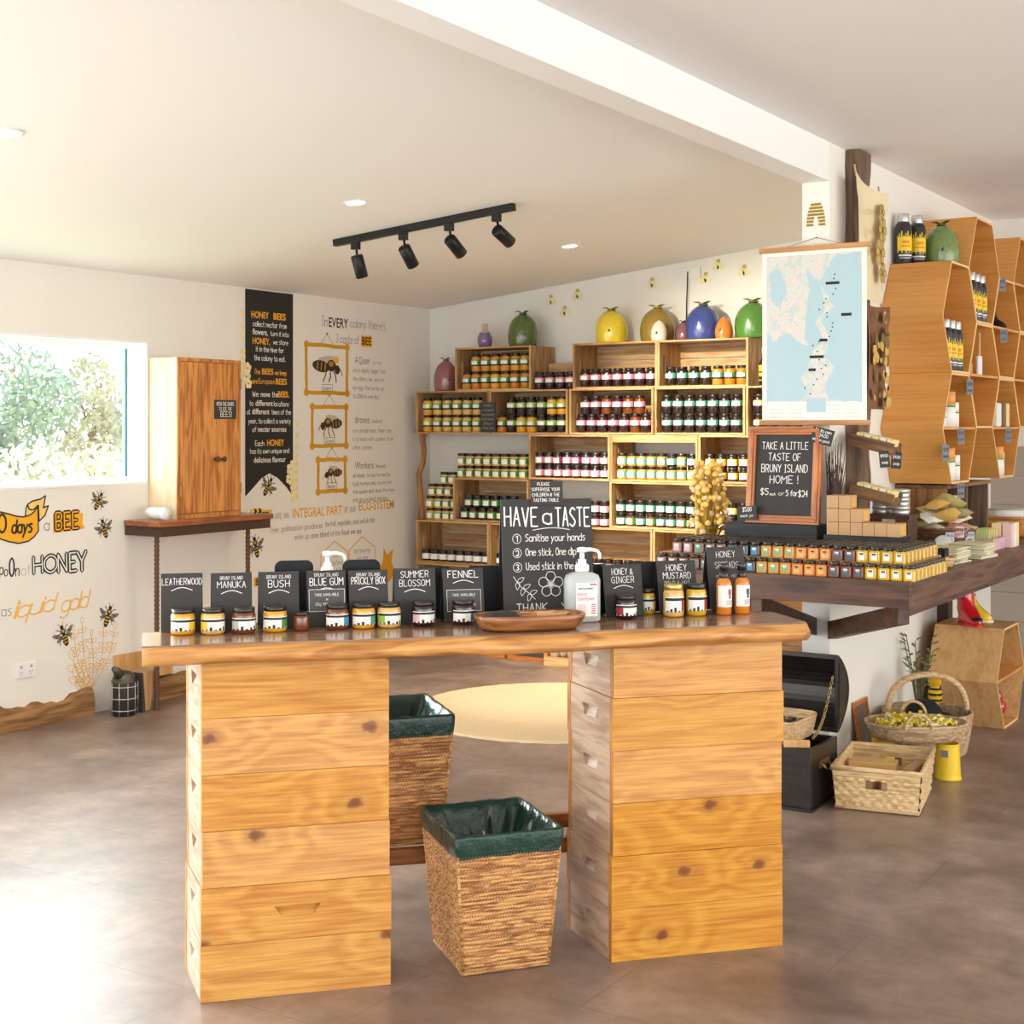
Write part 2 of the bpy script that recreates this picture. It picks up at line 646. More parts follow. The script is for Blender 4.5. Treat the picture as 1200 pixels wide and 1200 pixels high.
# ------------------------------------------------------------------ palette
CREAM = mat('wall_paint', (239, 235, 226), 0.75, vary=0.02, scale=2, bump=0.03)
CEIL = mat('ceiling_paint', (243, 241, 238), 0.8, vary=0.01, scale=1.5)
WHITE = mat('white_paint', (246, 245, 242), 0.5)
CHALK = mat('chalk_white', (236, 234, 228), 0.9)
CHALKG = mat('chalk_grey', (150, 148, 145), 0.9)
SLATE = mat('chalkboard_slate', (58, 56, 54), 0.7, vary=0.1, scale=14)
BLACKB = mat('black_board', (26, 26, 27), 0.55)
BLACKM = mat('black_metal', (24, 24, 24), 0.4, 0.3)
INK = mat('wall_ink_black', (40, 38, 34), 0.7)
INKG = mat('wall_ink_dark_green', (30, 52, 48), 0.7)
GREY = mat('wall_ink_grey', (150, 142, 130), 0.8)
GOLD = mat('wall_ink_gold', (236, 176, 62), 0.7)
AMBER = mat('wall_ink_amber', (246, 176, 34), 0.7)
AMBERL = mat('wall_ink_pale_amber', (250, 208, 120), 0.7)
PALEY = mat('wall_ink_pale_yellow', (238, 222, 160), 0.7)
HIVE = wood('hive_pine', (216, 157, 72), (184, 116, 42), 'X', 0.42, knots=2.3, ring=7, coat=0.15, knot_col=(116, 62, 26), knot2d=True, fine=150, bands=44, band_amp=.11, tone=.08)
HIVE_END = wood('hive_end_pine', (196, 166, 138), (158, 122, 94), 'Y', 0.5, ring=11)
CRATE = wood('crate_pine', (206, 168, 116), (164, 120, 70), 'X', 0.6, ring=12)
CRATE_END = wood('crate_end_pine', (196, 156, 106), (150, 108, 62), 'Z', 0.6, ring=12)
SLAB = wood('slab_top_wood', (168, 130, 102), (124, 90, 68), 'X', 0.22, ring=8, coat=0.4)
SLAB_EDGE = wood('slab_live_edge', (216, 158, 88), (160, 100, 46), 'X', 0.35, ring=14, coat=0.2)
DARKW = wood('dark_counter_wood', (98, 66, 48), (58, 38, 28), 'X', 0.45, ring=14)
DARKWY = wood('dark_counter_wood_side', (112, 80, 62), (66, 44, 34), 'Y', 0.45, ring=14)
HONEYW = wood('hex_plywood', (222, 160, 84), (204, 138, 62), 'X', 0.4, ring=4, coat=0.1, bands=14, fine=90)
HEXBACK = wood('hex_back_pine', (206, 132, 52), (168, 96, 30), 'Z', 0.45, knots=2.2, ring=6)
HEXEDGE = mat('hex_ply_edge', (238, 196, 130), 0.5, vary=0.08, scale=40)
PALEPLY = wood('pale_plywood', (222, 176, 118), (196, 146, 88), 'Z', 0.45, ring=5)
RUSTIC = wood('rustic_old_timber', (140, 102, 66), (84, 56, 34), 'X', 0.7, ring=10)
RUSTICZ = wood('rustic_old_timber_upright', (128, 100, 78), (84, 64, 50), 'Z', 0.75, ring=10)
CABW = wood('cabinet_timber', (222, 152, 76), (160, 90, 34), 'Z', 0.35, ring=16, coat=0.25)
CABSIDE_LIT = wood('cabinet_side_lit', (246, 224, 190), (232, 200, 156), 'Z', 0.4, ring=10, coat=0.2)  # paler than the doors: window light on the side put into its colour
SHELFW = wood('red_timber_shelf', (172, 98, 52), (120, 60, 30), 'Y', 0.3, ring=12, coat=0.3)
LOGW = wood('rough_log_timber', (168, 124, 76), (112, 76, 42), 'Y', 0.8, ring=8, knots=3.0)
FRAMEW = wood('frame_orange_timber', (202, 122, 56), (158, 84, 32), 'X', 0.3, ring=16, coat=0.3)
WICKER = wood('wicker_cane', (214, 162, 100), (142, 88, 44), 'X', 0.5, ring=60, fine=200, band_amp=.25)
WICKERP = wood('pale_wicker', (222, 190, 146), (178, 138, 92), 'X', 0.6, ring=60, fine=160)
RUSHY = wood('rush_weave', (228, 198, 150), (186, 148, 98), 'X', 0.7, ring=50, fine=150)
JUTE = mat('jute', (204, 180, 146), 0.9, vary=0.12, scale=60, bump=0.3)
CARD = mat('kraft_card', (200, 158, 116), 0.8, vary=0.04, scale=30)
CARDL = mat('kraft_card_label', (228, 184, 112), 0.7, vary=0.06, scale=30)
PAPER = mat('paper_white', (240, 238, 230), 0.7)
STEEL = mat('tin_steel', (214, 214, 212), 0.38, 0.75)
GLOSSW = mat('white_plastic', (240, 240, 238), 0.3)
GLASSJ = mat('jar_glass', (255, 255, 255), 0.03, trans=1.0)
LIDB = mat('black_lid', (22, 21, 20), 0.35, 0.0, 0.5)
LIDG = mat('gold_lid', (206, 178, 110), 0.3, 0.8)
HONEYS = {
 'amber': mat('honey_amber', (206, 140, 44), 0.25, coat=1.0),
 'golden': mat('honey_golden', (226, 160, 34), 0.25, coat=1.0),
 'creamed': mat('honey_creamed', (222, 178, 96), 0.35, coat=0.8),
 'orange': mat('honey_orange', (214, 124, 30), 0.25, coat=1.0),
 'dark': mat('jam_dark', (46, 20, 22), 0.2, coat=1.0),
 'brown': mat('honey_brown', (112, 52, 18), 0.2, coat=1.0),
 'green-black': mat('honey_darkest', (36, 24, 20), 0.2, coat=1.0),
 'yellow': mat('mini_yellow', (214, 170, 30), 0.2, coat=1.0),
}
BANDS = {'green': mat('band_green', (70, 140, 66), 0.5), 'lime': mat('band_lime', (150, 190, 70), 0.5), 'pink': mat('band_pink', (214, 130, 150), 0.5),
         'teal': mat('band_teal', (84, 150, 128), 0.5), 'yellow': mat('band_yellow', (240, 190, 40), 0.5), 'berry': mat('band_berry', (150, 50, 90), 0.5),
         'blue': mat('band_blue', (70, 140, 178), 0.5), 'slate': mat('band_slate', (74, 92, 110), 0.5), 'peach': mat('band_peach', (238, 178, 110), 0.5),
         'sage': mat('band_sage', (140, 170, 116), 0.5), 'rose': mat('band_rose', (226, 176, 186), 0.5), 'white': mat('band_white', (238, 234, 226), 0.5),
         'black': mat('band_black', (28, 26, 26), 0.5)}

# ================================================================== THE SETTING
def struct(name, mb, m, bevel=0.0):
    return mb.build(name, m, None, bevel, kind='structure')


mb = MB(); mb.box(-6.0, 4.6, -4.0, 9.5, -0.1, 0.0)
struct('floor', mb, floor_mat())

mb = MB()
XL, XO = -5.77, -5.89
mb.box(XO, XL, -4.0, -1.6, -0.1, 2.4)
mb.box(XO, XL, -1.6, 2.55, 2.1, 2.4)
mb.box(XO, XL, 2.55, 3.0, -0.1, 2.4)
mb.box(XO, XL, 3.0, 5.406, -0.1, 1.17)
mb.box(XO, XL, 3.0, 5.406, 1.937, 2.4)
mb.box(XO, XL, 5.406, 8.12, -0.1, 2.4)
struct('wall_left', mb, CREAM)
mb = MB(); mb.box(XO, -2.238, 8.0, 8.12, -0.1, 2.8)
struct('wall_back', mb, CREAM)
mb = MB(); mb.box(-2.238, -2.115, 5.84, 8.68, -0.05, 2.72)
struct('wall_right', mb, CREAM)
mb = MB(); mb.box(-2.238, -2.115, -4.0, 5.84, 2.525, 2.72)
struct('ceiling_beam', mb, WHITE)
mb = MB()
z0, z1 = ceil_z(-5.9), ceil_z(-2.2)
mb.poly([(-5.9, -4, z0), (-2.2, -4, z1), (-2.2, 8.1, z1), (-5.9, 8.1, z0), (-5.9, -4, z0 + .12), (-2.2, -4, z1 + .12), (-2.2, 8.1, z1 + .12), (-5.9, 8.1, z0 + .12)],
        [(0, 1, 2, 3), (4, 7, 6, 5), (0, 4, 5, 1), (1, 5, 6, 2), (2, 6, 7, 3), (3, 7, 4, 0)])
struct('ceiling', mb, CEIL)
mb = MB(); mb.box(-2.2, 4.6, -4.0, 9.5, 2.69, 2.82)
struct('ceiling', mb, CEIL)
mb = MB()
mb.box(-2.115, 4.6, 8.56, 8.68, -0.05, 2.75)
struct('wall_far', mb, CREAM)
mb = MB()
for k in range(8):
    mb.box(-2.1145, 4.6, 8.545, 8.559, 0.005 + k * 0.17, 0.172 + k * 0.17)
struct('trim_1', mb, mat('far_wall_boards', (176, 162, 148), 0.7))
mb = MB(); mb.box(-2.1145, -2.055, 7.44, 7.52, 0.001, .86)
struct('trim_2', mb, mat('dark_trim', (92, 74, 62), .7, vary=.2, scale=20))

# window in the left wall: reveal lining, frame, glass
win = thing('window_1', 'wide white framed window looking out at pale trees, in the left wall', 'window')
win['kind'] = 'structure'
mb = MB()
mb.box(XO - .02, XL + .004, 5.394, 5.4055, 1.1705, 1.9365)
mb.box(XO - .02, XL + .004, 3.0005, 3.012, 1.1705, 1.9365)
mb.box(XO - .02, XL + .004, 3.012, 5.394, 1.1705, 1.184)
mb.box(XO - .02, XL + .004, 3.012, 5.394, 1.923, 1.9365)
mb.build('reveal_lining', WHITE, win)
mb = MB()
for y in (3.012, 4.18, 5.364):
    mb.box(XO - .03, XO + .006, y, y + .03, 1.184, 1.923)
mb.box(XO - .03, XO + .006, 3.042, 5.364, 1.184, 1.205)
mb.box(XO - .03, XO + .006, 3.042, 5.364, 1.905, 1.923)
mb.build('window_frame', WHITE, win)
mb = MB(); mb.box(XO - .005, XO + .0075, 5.357, 5.3639, 1.21, 1.90); mb.build('seal', mat('teal_seal', (40, 110, 120), .5), win)
GLASS = glass_pane_mat()
mb = MB(); mb.box(XO - .012, XO - .006, 3.042, 4.18, 1.205, 1.905); mb.build('pane', GLASS, win)
mb = MB(); mb.box(XO - .012, XO - .006, 4.21, 5.364, 1.205, 1.905); mb.build('pane', GLASS, win)

# rough live-edge timber along the foot of the left wall
mb = MB()
n = 60
for seg0, seg1, hh, am in ((2.6, 5.0, 0.118, 0.016), (5.24, 7.66, 0.125, 0.005)):
    vs, fs = [], []
    for i in range(n + 1):
        y = seg0 + (seg1 - seg0) * i / n
        h = hh + am * math.sin(y * 9.0) + am * 0.8 * math.sin(y * 23.0 + 1) + am * 0.5 * math.sin(y * 57)
        t = 0.045 + 0.006 * math.sin(y * 14)
        vs += [(XL + .001, y, 0.001), (XL + .001 + t, y, 0.001), (XL + .001 + t * 1.0, y, h * .55), (XL + .001 + t * .75, y, h * .93), (XL + .001, y, h)]
        if i:
            a, b = (i - 1) * 5, i * 5
            fs += [(a + k, a + (k + 1) % 5, b + (k + 1) % 5, b + k) for k in range(5)]
    fs += [(0, 1, 2, 3, 4), tuple(n * 5 + k for k in (4, 3, 2, 1, 0))]
    mb.poly(vs, fs)
struct('baseboard_left', mb, LOGW)

# outside: pale ground and washed-out trees
mb = MB(); mb.box(-60, -6.2, -30, 60, -0.6, -0.4)
struct('ground', mb, mat('dry_grass', (206, 200, 160), 0.9, vary=0.2, scale=1.5))
LEAFS = [mat('leaf_grey_green', (142, 154, 138), 0.8), mat('leaf_green', (132, 152, 116), 0.8), mat('leaf_olive', (164, 158, 136), 0.8), mat('leaf_pale', (190, 188, 164), 0.8)]
BARK = mat('bark', (120, 104, 92), 0.9)


def tree(name, label, loc, h, r, leaf, n=1500, flat=1.0, trunk=True, ls=0.05):
    n = int(n * 1.7)
    t = thing(name, label, 'tree' if trunk else 'shrub', loc, 0, 'trees and shrubs outside the window')
    rnd = random.Random(int(h * 100 + r * 1000 + loc[1] * 10))
    mb = MB()
    blobs = [(rnd.uniform(-r, r) * .6, rnd.uniform(-r, r) * .6, h * rnd.uniform(.35 if trunk else .15, .9), r * rnd.uniform(.35, .6)) for _ in range(9)]
    for i in range(n):
        bx, by, bz, br = blobs[i % 9]
        d = Vector((rnd.gauss(0, 1), rnd.gauss(0, 1), rnd.gauss(0, 1))).normalized() * br * rnd.uniform(.6, 1.05)
        c = Vector((bx + d.x, by + d.y, max(0.05, bz + d.z * flat)))
        a = Vector((rnd.gauss(0, 1), rnd.gauss(0, 1), rnd.gauss(0, 1))).normalized() * ls * rnd.uniform(.6, 1.3)
        b = a.orthogonal().normalized() * ls * .4
        mb.poly([c - a, c + b, c + a, c - b], [(0, 1, 2, 3)])
    mb.build('foliage', leaf, t, fixn=False)
    mb = MB()
    mb.tube([(0, 0, -.02), (.03, .02, h * .3), (-.04, .03, h * .6), (0, 0, h * .85)], [.07 if trunk else .03, .06 if trunk else .025, .04 if trunk else .02, .015])
    for k in range(5):
        a = k * 1.3
        mb.tube([(0, 0, h * (.3 + .08 * k)), (math.cos(a) * r * .5, math.sin(a) * r * .5, h * (.5 + .08 * k))], [.03 if trunk else .012, .01])
    mb.build('trunk', BARK, t)


tree('gum_tree', 'grey-green bushy tree in the middle of the window view', (-11.6, 8.9, -.4), 2.75, .9, LEAFS[0], 2600)
tree('gum_tree', 'fresh green tree at the left of the window view', (-10.3, 7.0, -.4), 2.35, .8, LEAFS[1], 2400)
tree('gum_tree', 'olive toned tree at the right edge of the window view', (-11.8, 10.3, -.4), 2.6, .7, LEAFS[2], 1600)
tree('gum_tree', 'tall thin pale tree far behind the others outside', (-15.5, 12.2, -.4), 3.2, 1.2, LEAFS[2], 1700)
tree('gum_tree', 'tall pale green tree far off at the left outside', (-15.0, 9.4, -.4), 3.0, 1.2, LEAFS[0], 1700)
tree('low_shrub', 'low pale shrub close outside at the right of the window', (-8.6, 7.6, -.4), 1.75, .6, LEAFS[3], 1100, trunk=False)
tree('low_shrub', 'low pale shrub close outside at the left of the window', (-8.4, 6.2, -.4), 1.7, .7, LEAFS[3], 1100, trunk=False)

# ================================================================== THE TASTING TABLE
TO = Vector((-2.63, 2.65, 0))
TA = R(46.9)
TM = Matrix.Translation(TO) @ Matrix.Rotation(TA, 4, 'Z')


def T(u, w, z=0.0):
    return tuple(TM @ Vector((u, w, z)))


table = thing('tasting_table', 'tasting table with live-edge timber top on two stacks of pine beehive boxes', 'table', tuple(TO), TA)


def grip(mb, M, w, h, mi):
    """routed hand grip: wide at the top, deep at the top, sloping out at the bottom. M: x across, y up, z outward; returns ring corner ids"""
    pass


def end_face(mb, M, W, Hh, gw, gh, gz, mi):
    """rectangular face W x Hh (origin lower left) with a routed grip centred at (W/2, gz)"""
    cx = W / 2
    o = [(0, 0, 0), (W, 0, 0), (W, Hh, 0), (0, Hh, 0)]
    g = [(cx - gw * .34, gz - gh / 2, 0), (cx + gw * .34, gz - gh / 2, 0), (cx + gw / 2, gz + gh / 2, 0), (cx - gw / 2, gz + gh / 2, 0)]
    d = [(cx - gw * .34, gz - gh / 2 + .001, -.003), (cx + gw * .34, gz - gh / 2 + .001, -.003), (cx + gw * .46, gz + gh / 2, -.02), (cx - gw * .46, gz + gh / 2, -.02)]
    v = o + g + d
    f = [(0, 1, 5, 4), (1, 2, 6, 5), (2, 3, 7, 6), (3, 0, 4, 7), (4, 5, 9, 8), (5, 6, 10, 9), (6, 7, 11, 10), (7, 4, 8, 11), (8, 9, 10, 11)]
    mb.poly(v, f, M, mi)


EDGEG = wood('hive_board_end_grain', (196, 130, 60), (150, 92, 40), 'Z', 0.5, ring=30)


def hive_box(u0, u1, w0, w1, z0, z1, front_grip=False):
    mb = MB()
    t = .021
    # front and back boards (their own faces built so that the front may carry a grip)
    if front_grip:
        mb.box(u0, u1, w0 + .0205, w0 + t, z0, z1)
        end_face(mb, frame_at((u0, w0, z0), (1, 0, 0), (0, 0, 1)), u1 - u0, z1 - z0, .12, .028, (z1 - z0) * .5, 0)
        mb.poly([(u0, w0, z0), (u0, w0 + t, z0), (u0, w0 + t, z1), (u0, w0, z1)], [(0, 1, 2, 3)], None, 2)
        mb.poly([(u1, w0, z0), (u1, w0 + t, z0), (u1, w0 + t, z1), (u1, w0, z1)], [(0, 1, 2, 3)], None, 2)
        mb.poly([(u0, w0, z0), (u0, w0 + t, z0), (u1, w0 + t, z0), (u1, w0, z0)], [(0, 1, 2, 3)], None, 0)
        mb.poly([(u0, w0, z1), (u0, w0 + t, z1), (u1, w0 + t, z1), (u1, w0, z1)], [(0, 1, 2, 3)], None, 0)
    else:
        for f in mb.box(u0, u1, w0, w0 + t, z0, z1):
            pass
    mb.box(u0, u1, w1 - t, w1, z0, z1)
    e = .0015
    a, b = w0 + t, w1 - t
    mb.poly([(u0 + e, a, z0), (u1 - e, a, z0), (u1 - e, b, z0), (u0 + e, b, z0)], [(0, 3, 2, 1)], None, 1)
    mb.poly([(u0 + e, a, z1), (u1 - e, a, z1), (u1 - e, b, z1), (u0 + e, b, z1)], [(0, 1, 2, 3)], None, 1)
    end_face(mb, frame_at((u0 + e, b, z0), (0, -1, 0), (0, 0, 1)), b - a, z1 - z0, .10, .034, (z1 - z0) * .58, 1)
    end_face(mb, frame_at((u1 - e, a, z0), (0, 1, 0), (0, 0, 1)), b - a, z1 - z0, .10, .034, (z1 - z0) * .58, 1)
    mb.bm.faces.ensure_lookup_table()
    for f in mb.bm.faces:
        if f.material_index == 0:
            c = f.calc_center_median()
            f.normal_update()
            if abs(f.normal.x) > .9:
                f.material_index = 2
    o = mb.build('hive_box', [HIVE, HIVE_END, EDGEG], table, fixn=False)
    for v in o.data.vertices:          # the old boxes are knocked slightly out of square
        v.co.x -= .13 * v.co.y
    return o


HB = 0.1455
for tw, (u0, u1, w0, w1) in enumerate(((0.0, 0.485, 0.0, 0.25), (1.108, 1.612, 0.0, 0.30))):
    for k in range(6):
        j = random.uniform(-.002, .002)
        out = -.004 if (tw == 0 and k in (0, 1)) or (tw == 1 and k in (0, 1, 4)) else 0.0
        hive_box(u0 + j + out, u1 + j - out * .8, w0 + random.uniform(-.001, .001) + out * .4, w1 + j, k * HB + .0006, (k + 1) * HB - .0006,
                 front_grip=(tw == 0 and k == 1))

# live-edge slab
mb = MB()
NS = 70
sec = []
for i in range(NS + 1):
    s = i / NS
    u = -.150 + 1.822 * s
    wf = -.088 + .013 * math.sin(u * 5.2 + .4) + .007 * math.sin(u * 13) + .004 * math.sin(u * 31)
    if u < .25:
        wf += .03 * (1 - (u + .15) / .4)
    if u > 1.62:
        wf += .035 * ((u - 1.62) / .075) ** 2
    wb = .232 + .11 * min(1, max(0, (u - .04) / .12)) + .006 * math.sin(u * 7)
    if u > 1.45:
        wb -= .15 * ((u - 1.45) / .245)
    db = .004 * math.sin(u * 4.0 + 1)
    zt, zb = .925, .8738
    skew = -.045 * (1 - min(1, max(0, (u + .15) / .1))) if u < -.05 else 0
    wv = .004 * math.sin(u * 9 + 2)
    sec.append([(u, wf + .05, zb), (u, wf + .022 + wv, zb + .001), (u, wf + .003 + wv, zb + .010 + db), (u, wf, zb + .024 + db), (u, wf + .008 - wv, zb + .038),
                (u, wf + .024, zt - .003), (u, wf + .034, zt), (u, wb - .012, zt), (u, wb, zt - .012), (u, wb - .004, zb + .006), (u, wb - .02, zb)])
vs = [p for c in sec for p in c]
m_ = len(sec[0])
edge_f, top_f = [], []
for i in range(NS):
    for k in range(m_):
        k2 = (k + 1) % m_
        q = (i * m_ + k, (i + 1) * m_ + k, (i + 1) * m_ + k2, i * m_ + k2)
        (edge_f if (1 <= k <= 4 or 7 <= k <= 9) else top_f).append(q)
vv = [mb.bm.verts.new(p) for p in vs]
for lst, mi in ((edge_f, 1), (top_f, 0)):
    for q in lst:
        f = mb.bm.faces.new([vv[i] for i in q]); f.material_index = mi; f.smooth = mi == 1
for b0 in (0, NS * m_):
    f = mb.bm.faces.new([vv[b0 + k] for k in range(m_)]); f.material_index = 1
mb.build('tabletop', [SLAB, SLAB_EDGE], table)
ZT = .9255

# low timber rack that stands behind the two stacks and carries the second bin
rack = thing('low_rack', 'low brown timber rack of two rails between and behind the beehive stacks', 'rack', T(0, 0, 0), TA)
for w in (.345, .60):
    mb = MB(); mb.box(.28, 1.36, w, w + .03, .205, .25); mb.build('rail', wood('rack_timber', (158, 102, 54), (110, 66, 32), 'X', .45, ring=12), rack, .002)
for u in (.30, 1.31):
    for w in (.345, .60):
        mb = MB(); mb.box(u, u + .03, w, w + .03, 0.0, .204); mb.build('leg', MATS['rack_timber'], rack, .002)
for u in (.42, 1.2):
    mb = MB(); mb.box(u, u + .04, .376, .599, .215, .24); mb.build('crosspiece', MATS['rack_timber'], rack)

# ------------------------------------------------------------------ chalkboard tent signs
def chalk_arc(mb, M, cx, y, w, h, th=.0022):
    ls = [[(cx - w / 2 + w * i / 12, y + h * math.sin(PI * i / 12)) for i in range(13)]]
    ribbon(mb, ls, th, M)


def tent_sign(u, w, wid, h, lines, label, arc=True, tilt=11, leaf=True, name='chalkboard_sign', rz=0.0):
    """a folded chalkboard card: front leaf leaning back, rear leaf leaning against it; lines = (text, cap height, y from the top, fit, weight)"""
    t = thing(name, label, 'sign', T(u, w, ZT), TA + R(rz), 'chalkboard signs along the tasting table')
    Mx = Matrix.Rotation(R(-tilt), 4, 'X')
    mb = MB(); mb.box(-wid / 2, wid / 2, 0, .004, 0.0008, h, Mx)
    mb.build('front_leaf', SLATE, t, .0012)
    if leaf:
        top = Mx @ Vector((0, .0045, h))
        M2 = Matrix.Translation(top) @ Matrix.Rotation(R(tilt * .9), 4, 'X')
        mb = MB(); mb.box(-wid / 2, wid / 2, 0, .003, -(top.z - .001) / math.cos(R(tilt * .9)), -.0005, M2)
        mb.build('rear_leaf', BLACKB, t)
    Mt = Mx @ frame_at((0, -.0006, 0), (1, 0, 0), (0, 0, 1))
    mb = MB()
    ymin = h
    for L in lines:
        txt, ch, yy, fit, wt = L
        y = h - yy - ch
        ymin = min(ymin, y)
        write(mb, txt, ch, Mt, 0, y, wt * .82, fit=fit)
    if arc:
        chalk_arc(mb, Mt, 0, ymin - .016, wid * .5, .008)
    mb.build('chalk_lettering', CHALK, t, fixn=False)
    return t, Mt


SW = .11
tent_sign(-.046, .198, SW, .158, [('LEATHERWOOD', .017, .014, .104, .11)], 'chalkboard tent sign lettered LEATHERWOOD')
tent_sign(.086, .198, SW, .156, [('BRUNY ISLAND', .009, .010, .06, .13), ('MANUKA', .017, .024, .076, .12)], 'chalkboard tent sign lettered BRUNY ISLAND MANUKA')
tent_sign(.214, .198, SW, .156, [('BRUNY ISLAND', .009, .010, .066, .13), ('BUSH', .019, .024, .058, .12)], 'chalkboard tent sign lettered BRUNY ISLAND BUSH')
s4, M4 = tent_sign(.345, .198, SW - .002, .156, [('BRUNY ISLAND', .009, .008, .066, .11), ('BLUE GUM', .02, .021, .092, .12)], 'chalkboard tent sign lettered BRUNY ISLAND BLUE GUM with a pasted note')
tent_sign(.462, .198, SW, .154, [('BRUNY ISLAND', .009, .008, .066, .13), ('PRICKLY BOX', .019, .020, .094, .12)], 'chalkboard tent sign lettered BRUNY ISLAND PRICKLY BOX')
tent_sign(.592, .198, SW + .008, .156, [('SUMMER', .018, .008, .078, .11), ('BLOSSOM', .018, .033, .086, .11)], 'chalkboard tent sign lettered SUMMER BLOSSOM', rz=-3)
s7, M7 = tent_sign(.733, .198, SW + .008, .152, [('FENNEL', .019, .007, .088, .14)], 'chalkboard tent sign lettered FENNEL with a small framed note')
tent_sign(1.212, .198, SW + .012, .152, [('HONEY &', .018, .012, .066, .11), ('GINGER', .018, .036, .07, .11)], 'chalkboard tent sign lettered HONEY & GINGER', rz=4)
tent_sign(1.385, .213, SW + .012, .158, [('HONEY', .018, .012, .064, .12), ('MUSTARD', .018, .036, .086, .12), ('MILD & HOT', .009, .061, .078, .13)],
          'chalkboard tent sign lettered HONEY MUSTARD', arc=False)
s11, M11 = tent_sign(1.545, .208, SW + .014, .196, [('HONEY', .018, .014, .062, .10), ('SPREADS', .018, .046, .076, .08), ('MILD & HOT', .009, .084, .07, .08)],
                     'tallest tent sign at the right end lettered HONEY above two bottles', arc=False, rz=4)
for (t_, M_, y0) in ((s4, M4, .042), (s7, M7, .030)):
    mb = MB(); mb.box(-.05, .05, y0, y0 + .062, .0006, .0016, M_)
    nt_ = mb.build('note_card', mat('note_grey', (78, 76, 74), .6), t_)
    mb = MB()
    ribbon(mb, [[(-.049, y0 + .001), (.049, y0 + .001), (.049, y0 + .061), (-.049, y0 + .061), (-.049, y0 + .001)]], .0012, M_, 0, .002)
    write(mb, 'TAKE AVAILABLE', .007, M_, 0, y0 + .043, .12, fit=.066, z=.002)
    write(mb, 'IN', .005, M_, 0, y0 + .031, .12, z=.002)
    write(mb, '35g 100g 170g', .007, M_, 0, y0 + .017, .12, fit=.064, z=.002)
    mb.build('chalk_lettering', CHALK, nt_, fixn=False)

# the tall HAVE A TASTE board
t, Mh = tent_sign(.985, .205, .272, .345, [('HAVE', .052, .030, .098, .085), ], 'tall chalkboard lettered HAVE a TASTE behind the wooden tray', arc=False, tilt=6)
big = t
for o in list(COL.objects):
    if o.parent == t and o.name.startswith('chalk_lettering'):
        bpy.data.objects.remove(o)
mb = MB()
H_ = .345
write(mb, 'HAVE', .054, Mh, -.078, H_ - .078, .085, fit=.098)
write(mb, 'a', .048, Mh, .001, H_ - .072, .1)
write(mb, 'TASTE', .054, Mh, .077, H_ - .080, .085, fit=.102)
chalk_arc(mb, Mh, .012, H_ - .09, .11, .006, .002)
for k, (num, txt, y, fit) in enumerate((('1', 'Sanitise your hands', .122, .178), ('2', 'One stick, One dip', .163, .150), ('3', 'Used stick in the bin', .204, .172))):
    write(mb, num, .016, Mh, -.092, H_ - y, .16)
    ribbon(mb, [[(-.092 + .0125 * math.cos(a * PI / 9), H_ - y + .008 + .0135 * math.sin(a * PI / 9)) for a in range(19)]], .0016, Mh)
    write(mb, txt, .021, Mh, -.066 + fit / 2, H_ - y, .1, fit=fit)
# leaf spray and flower
st_ = [(-.105, H_ - .222), (-.085, H_ - .25), (-.06, H_ - .27), (-.042, H_ - .288)]
ribbon(mb, [catmull(st_, False)], .0018, Mh)
for (bx, by, a) in ((-.092, H_ - .238, .6), (-.092, H_ - .238, -1.7), (-.075, H_ - .256, .5), (-.075, H_ - .256, -1.9), (-.056, H_ - .272, .4), (-.056, H_ - .272, -1.9)):
    q = [(0, 0), (.008, .006), (.022, .0), (.008, -.006)]
    ribbon(mb, [catmull([(bx + x * math.cos(a) - y * math.sin(a), by + x * math.sin(a) + y * math.cos(a)) for x, y in q], True)], .0015, Mh)
fx, fy = .006, H_ - .247
for k in range(5):
    a = R(90 + 72 * k)
    q = [(.004, 0), (.02, .014), (.035, .008), (.035, -.008), (.02, -.014)]
    ribbon(mb, [catmull([(fx + x * math.cos(a) - y * math.sin(a), fy + x * math.sin(a) + y * math.cos(a)) for x, y in q], True)], .002, Mh)
    for dd in (-.2, .2):
        ribbon(mb, [[(fx, fy), (fx + .012 * math.cos(a + dd), fy + .012 * math.sin(a + dd))]], .0012, Mh)
write(mb, 'THANK', .022, Mh, -.052, H_ - .322, .1, fit=.09)
write(mb, 'YOU', .022, Mh, .062, H_ - .322, .1, fit=.05)
mb.build('chalk_lettering', CHALK, big, fixn=False)
# small notice clipped on its top edge
tp = Mh @ Vector((.0, H_, 0))
t = thing('notice_card', 'small chalkboard notice about supervising children, above the HAVE a TASTE board', 'sign', T(0, 0, 0), TA)
Mn = Matrix.Translation((.985 + .0, .205 + tp.y - .0065, ZT + tp.z - .012)) @ Matrix.Rotation(R(-6), 4, 'X')
mb = MB(); mb.box(-.048, .048, 0, .003, -.004, .064, Mn); mb.build('card', SLATE, t)
Mt = Mn @ frame_at((0, -.0006, 0), (1, 0, 0), (0, 0, 1))
mb = MB()
for k, (s_, f_) in enumerate((('PLEASE', .036), ('SUPERVISE YOUR', .084), ('CHILDREN @ THE', .082), ('TASTING TABLE', .076))):
    write(mb, s_, .0088, Mt, -.003 if k else -.01, .051 - k * .0155, .15, fit=f_)
mb.build('chalk_lettering', CHALK, t, fixn=False)

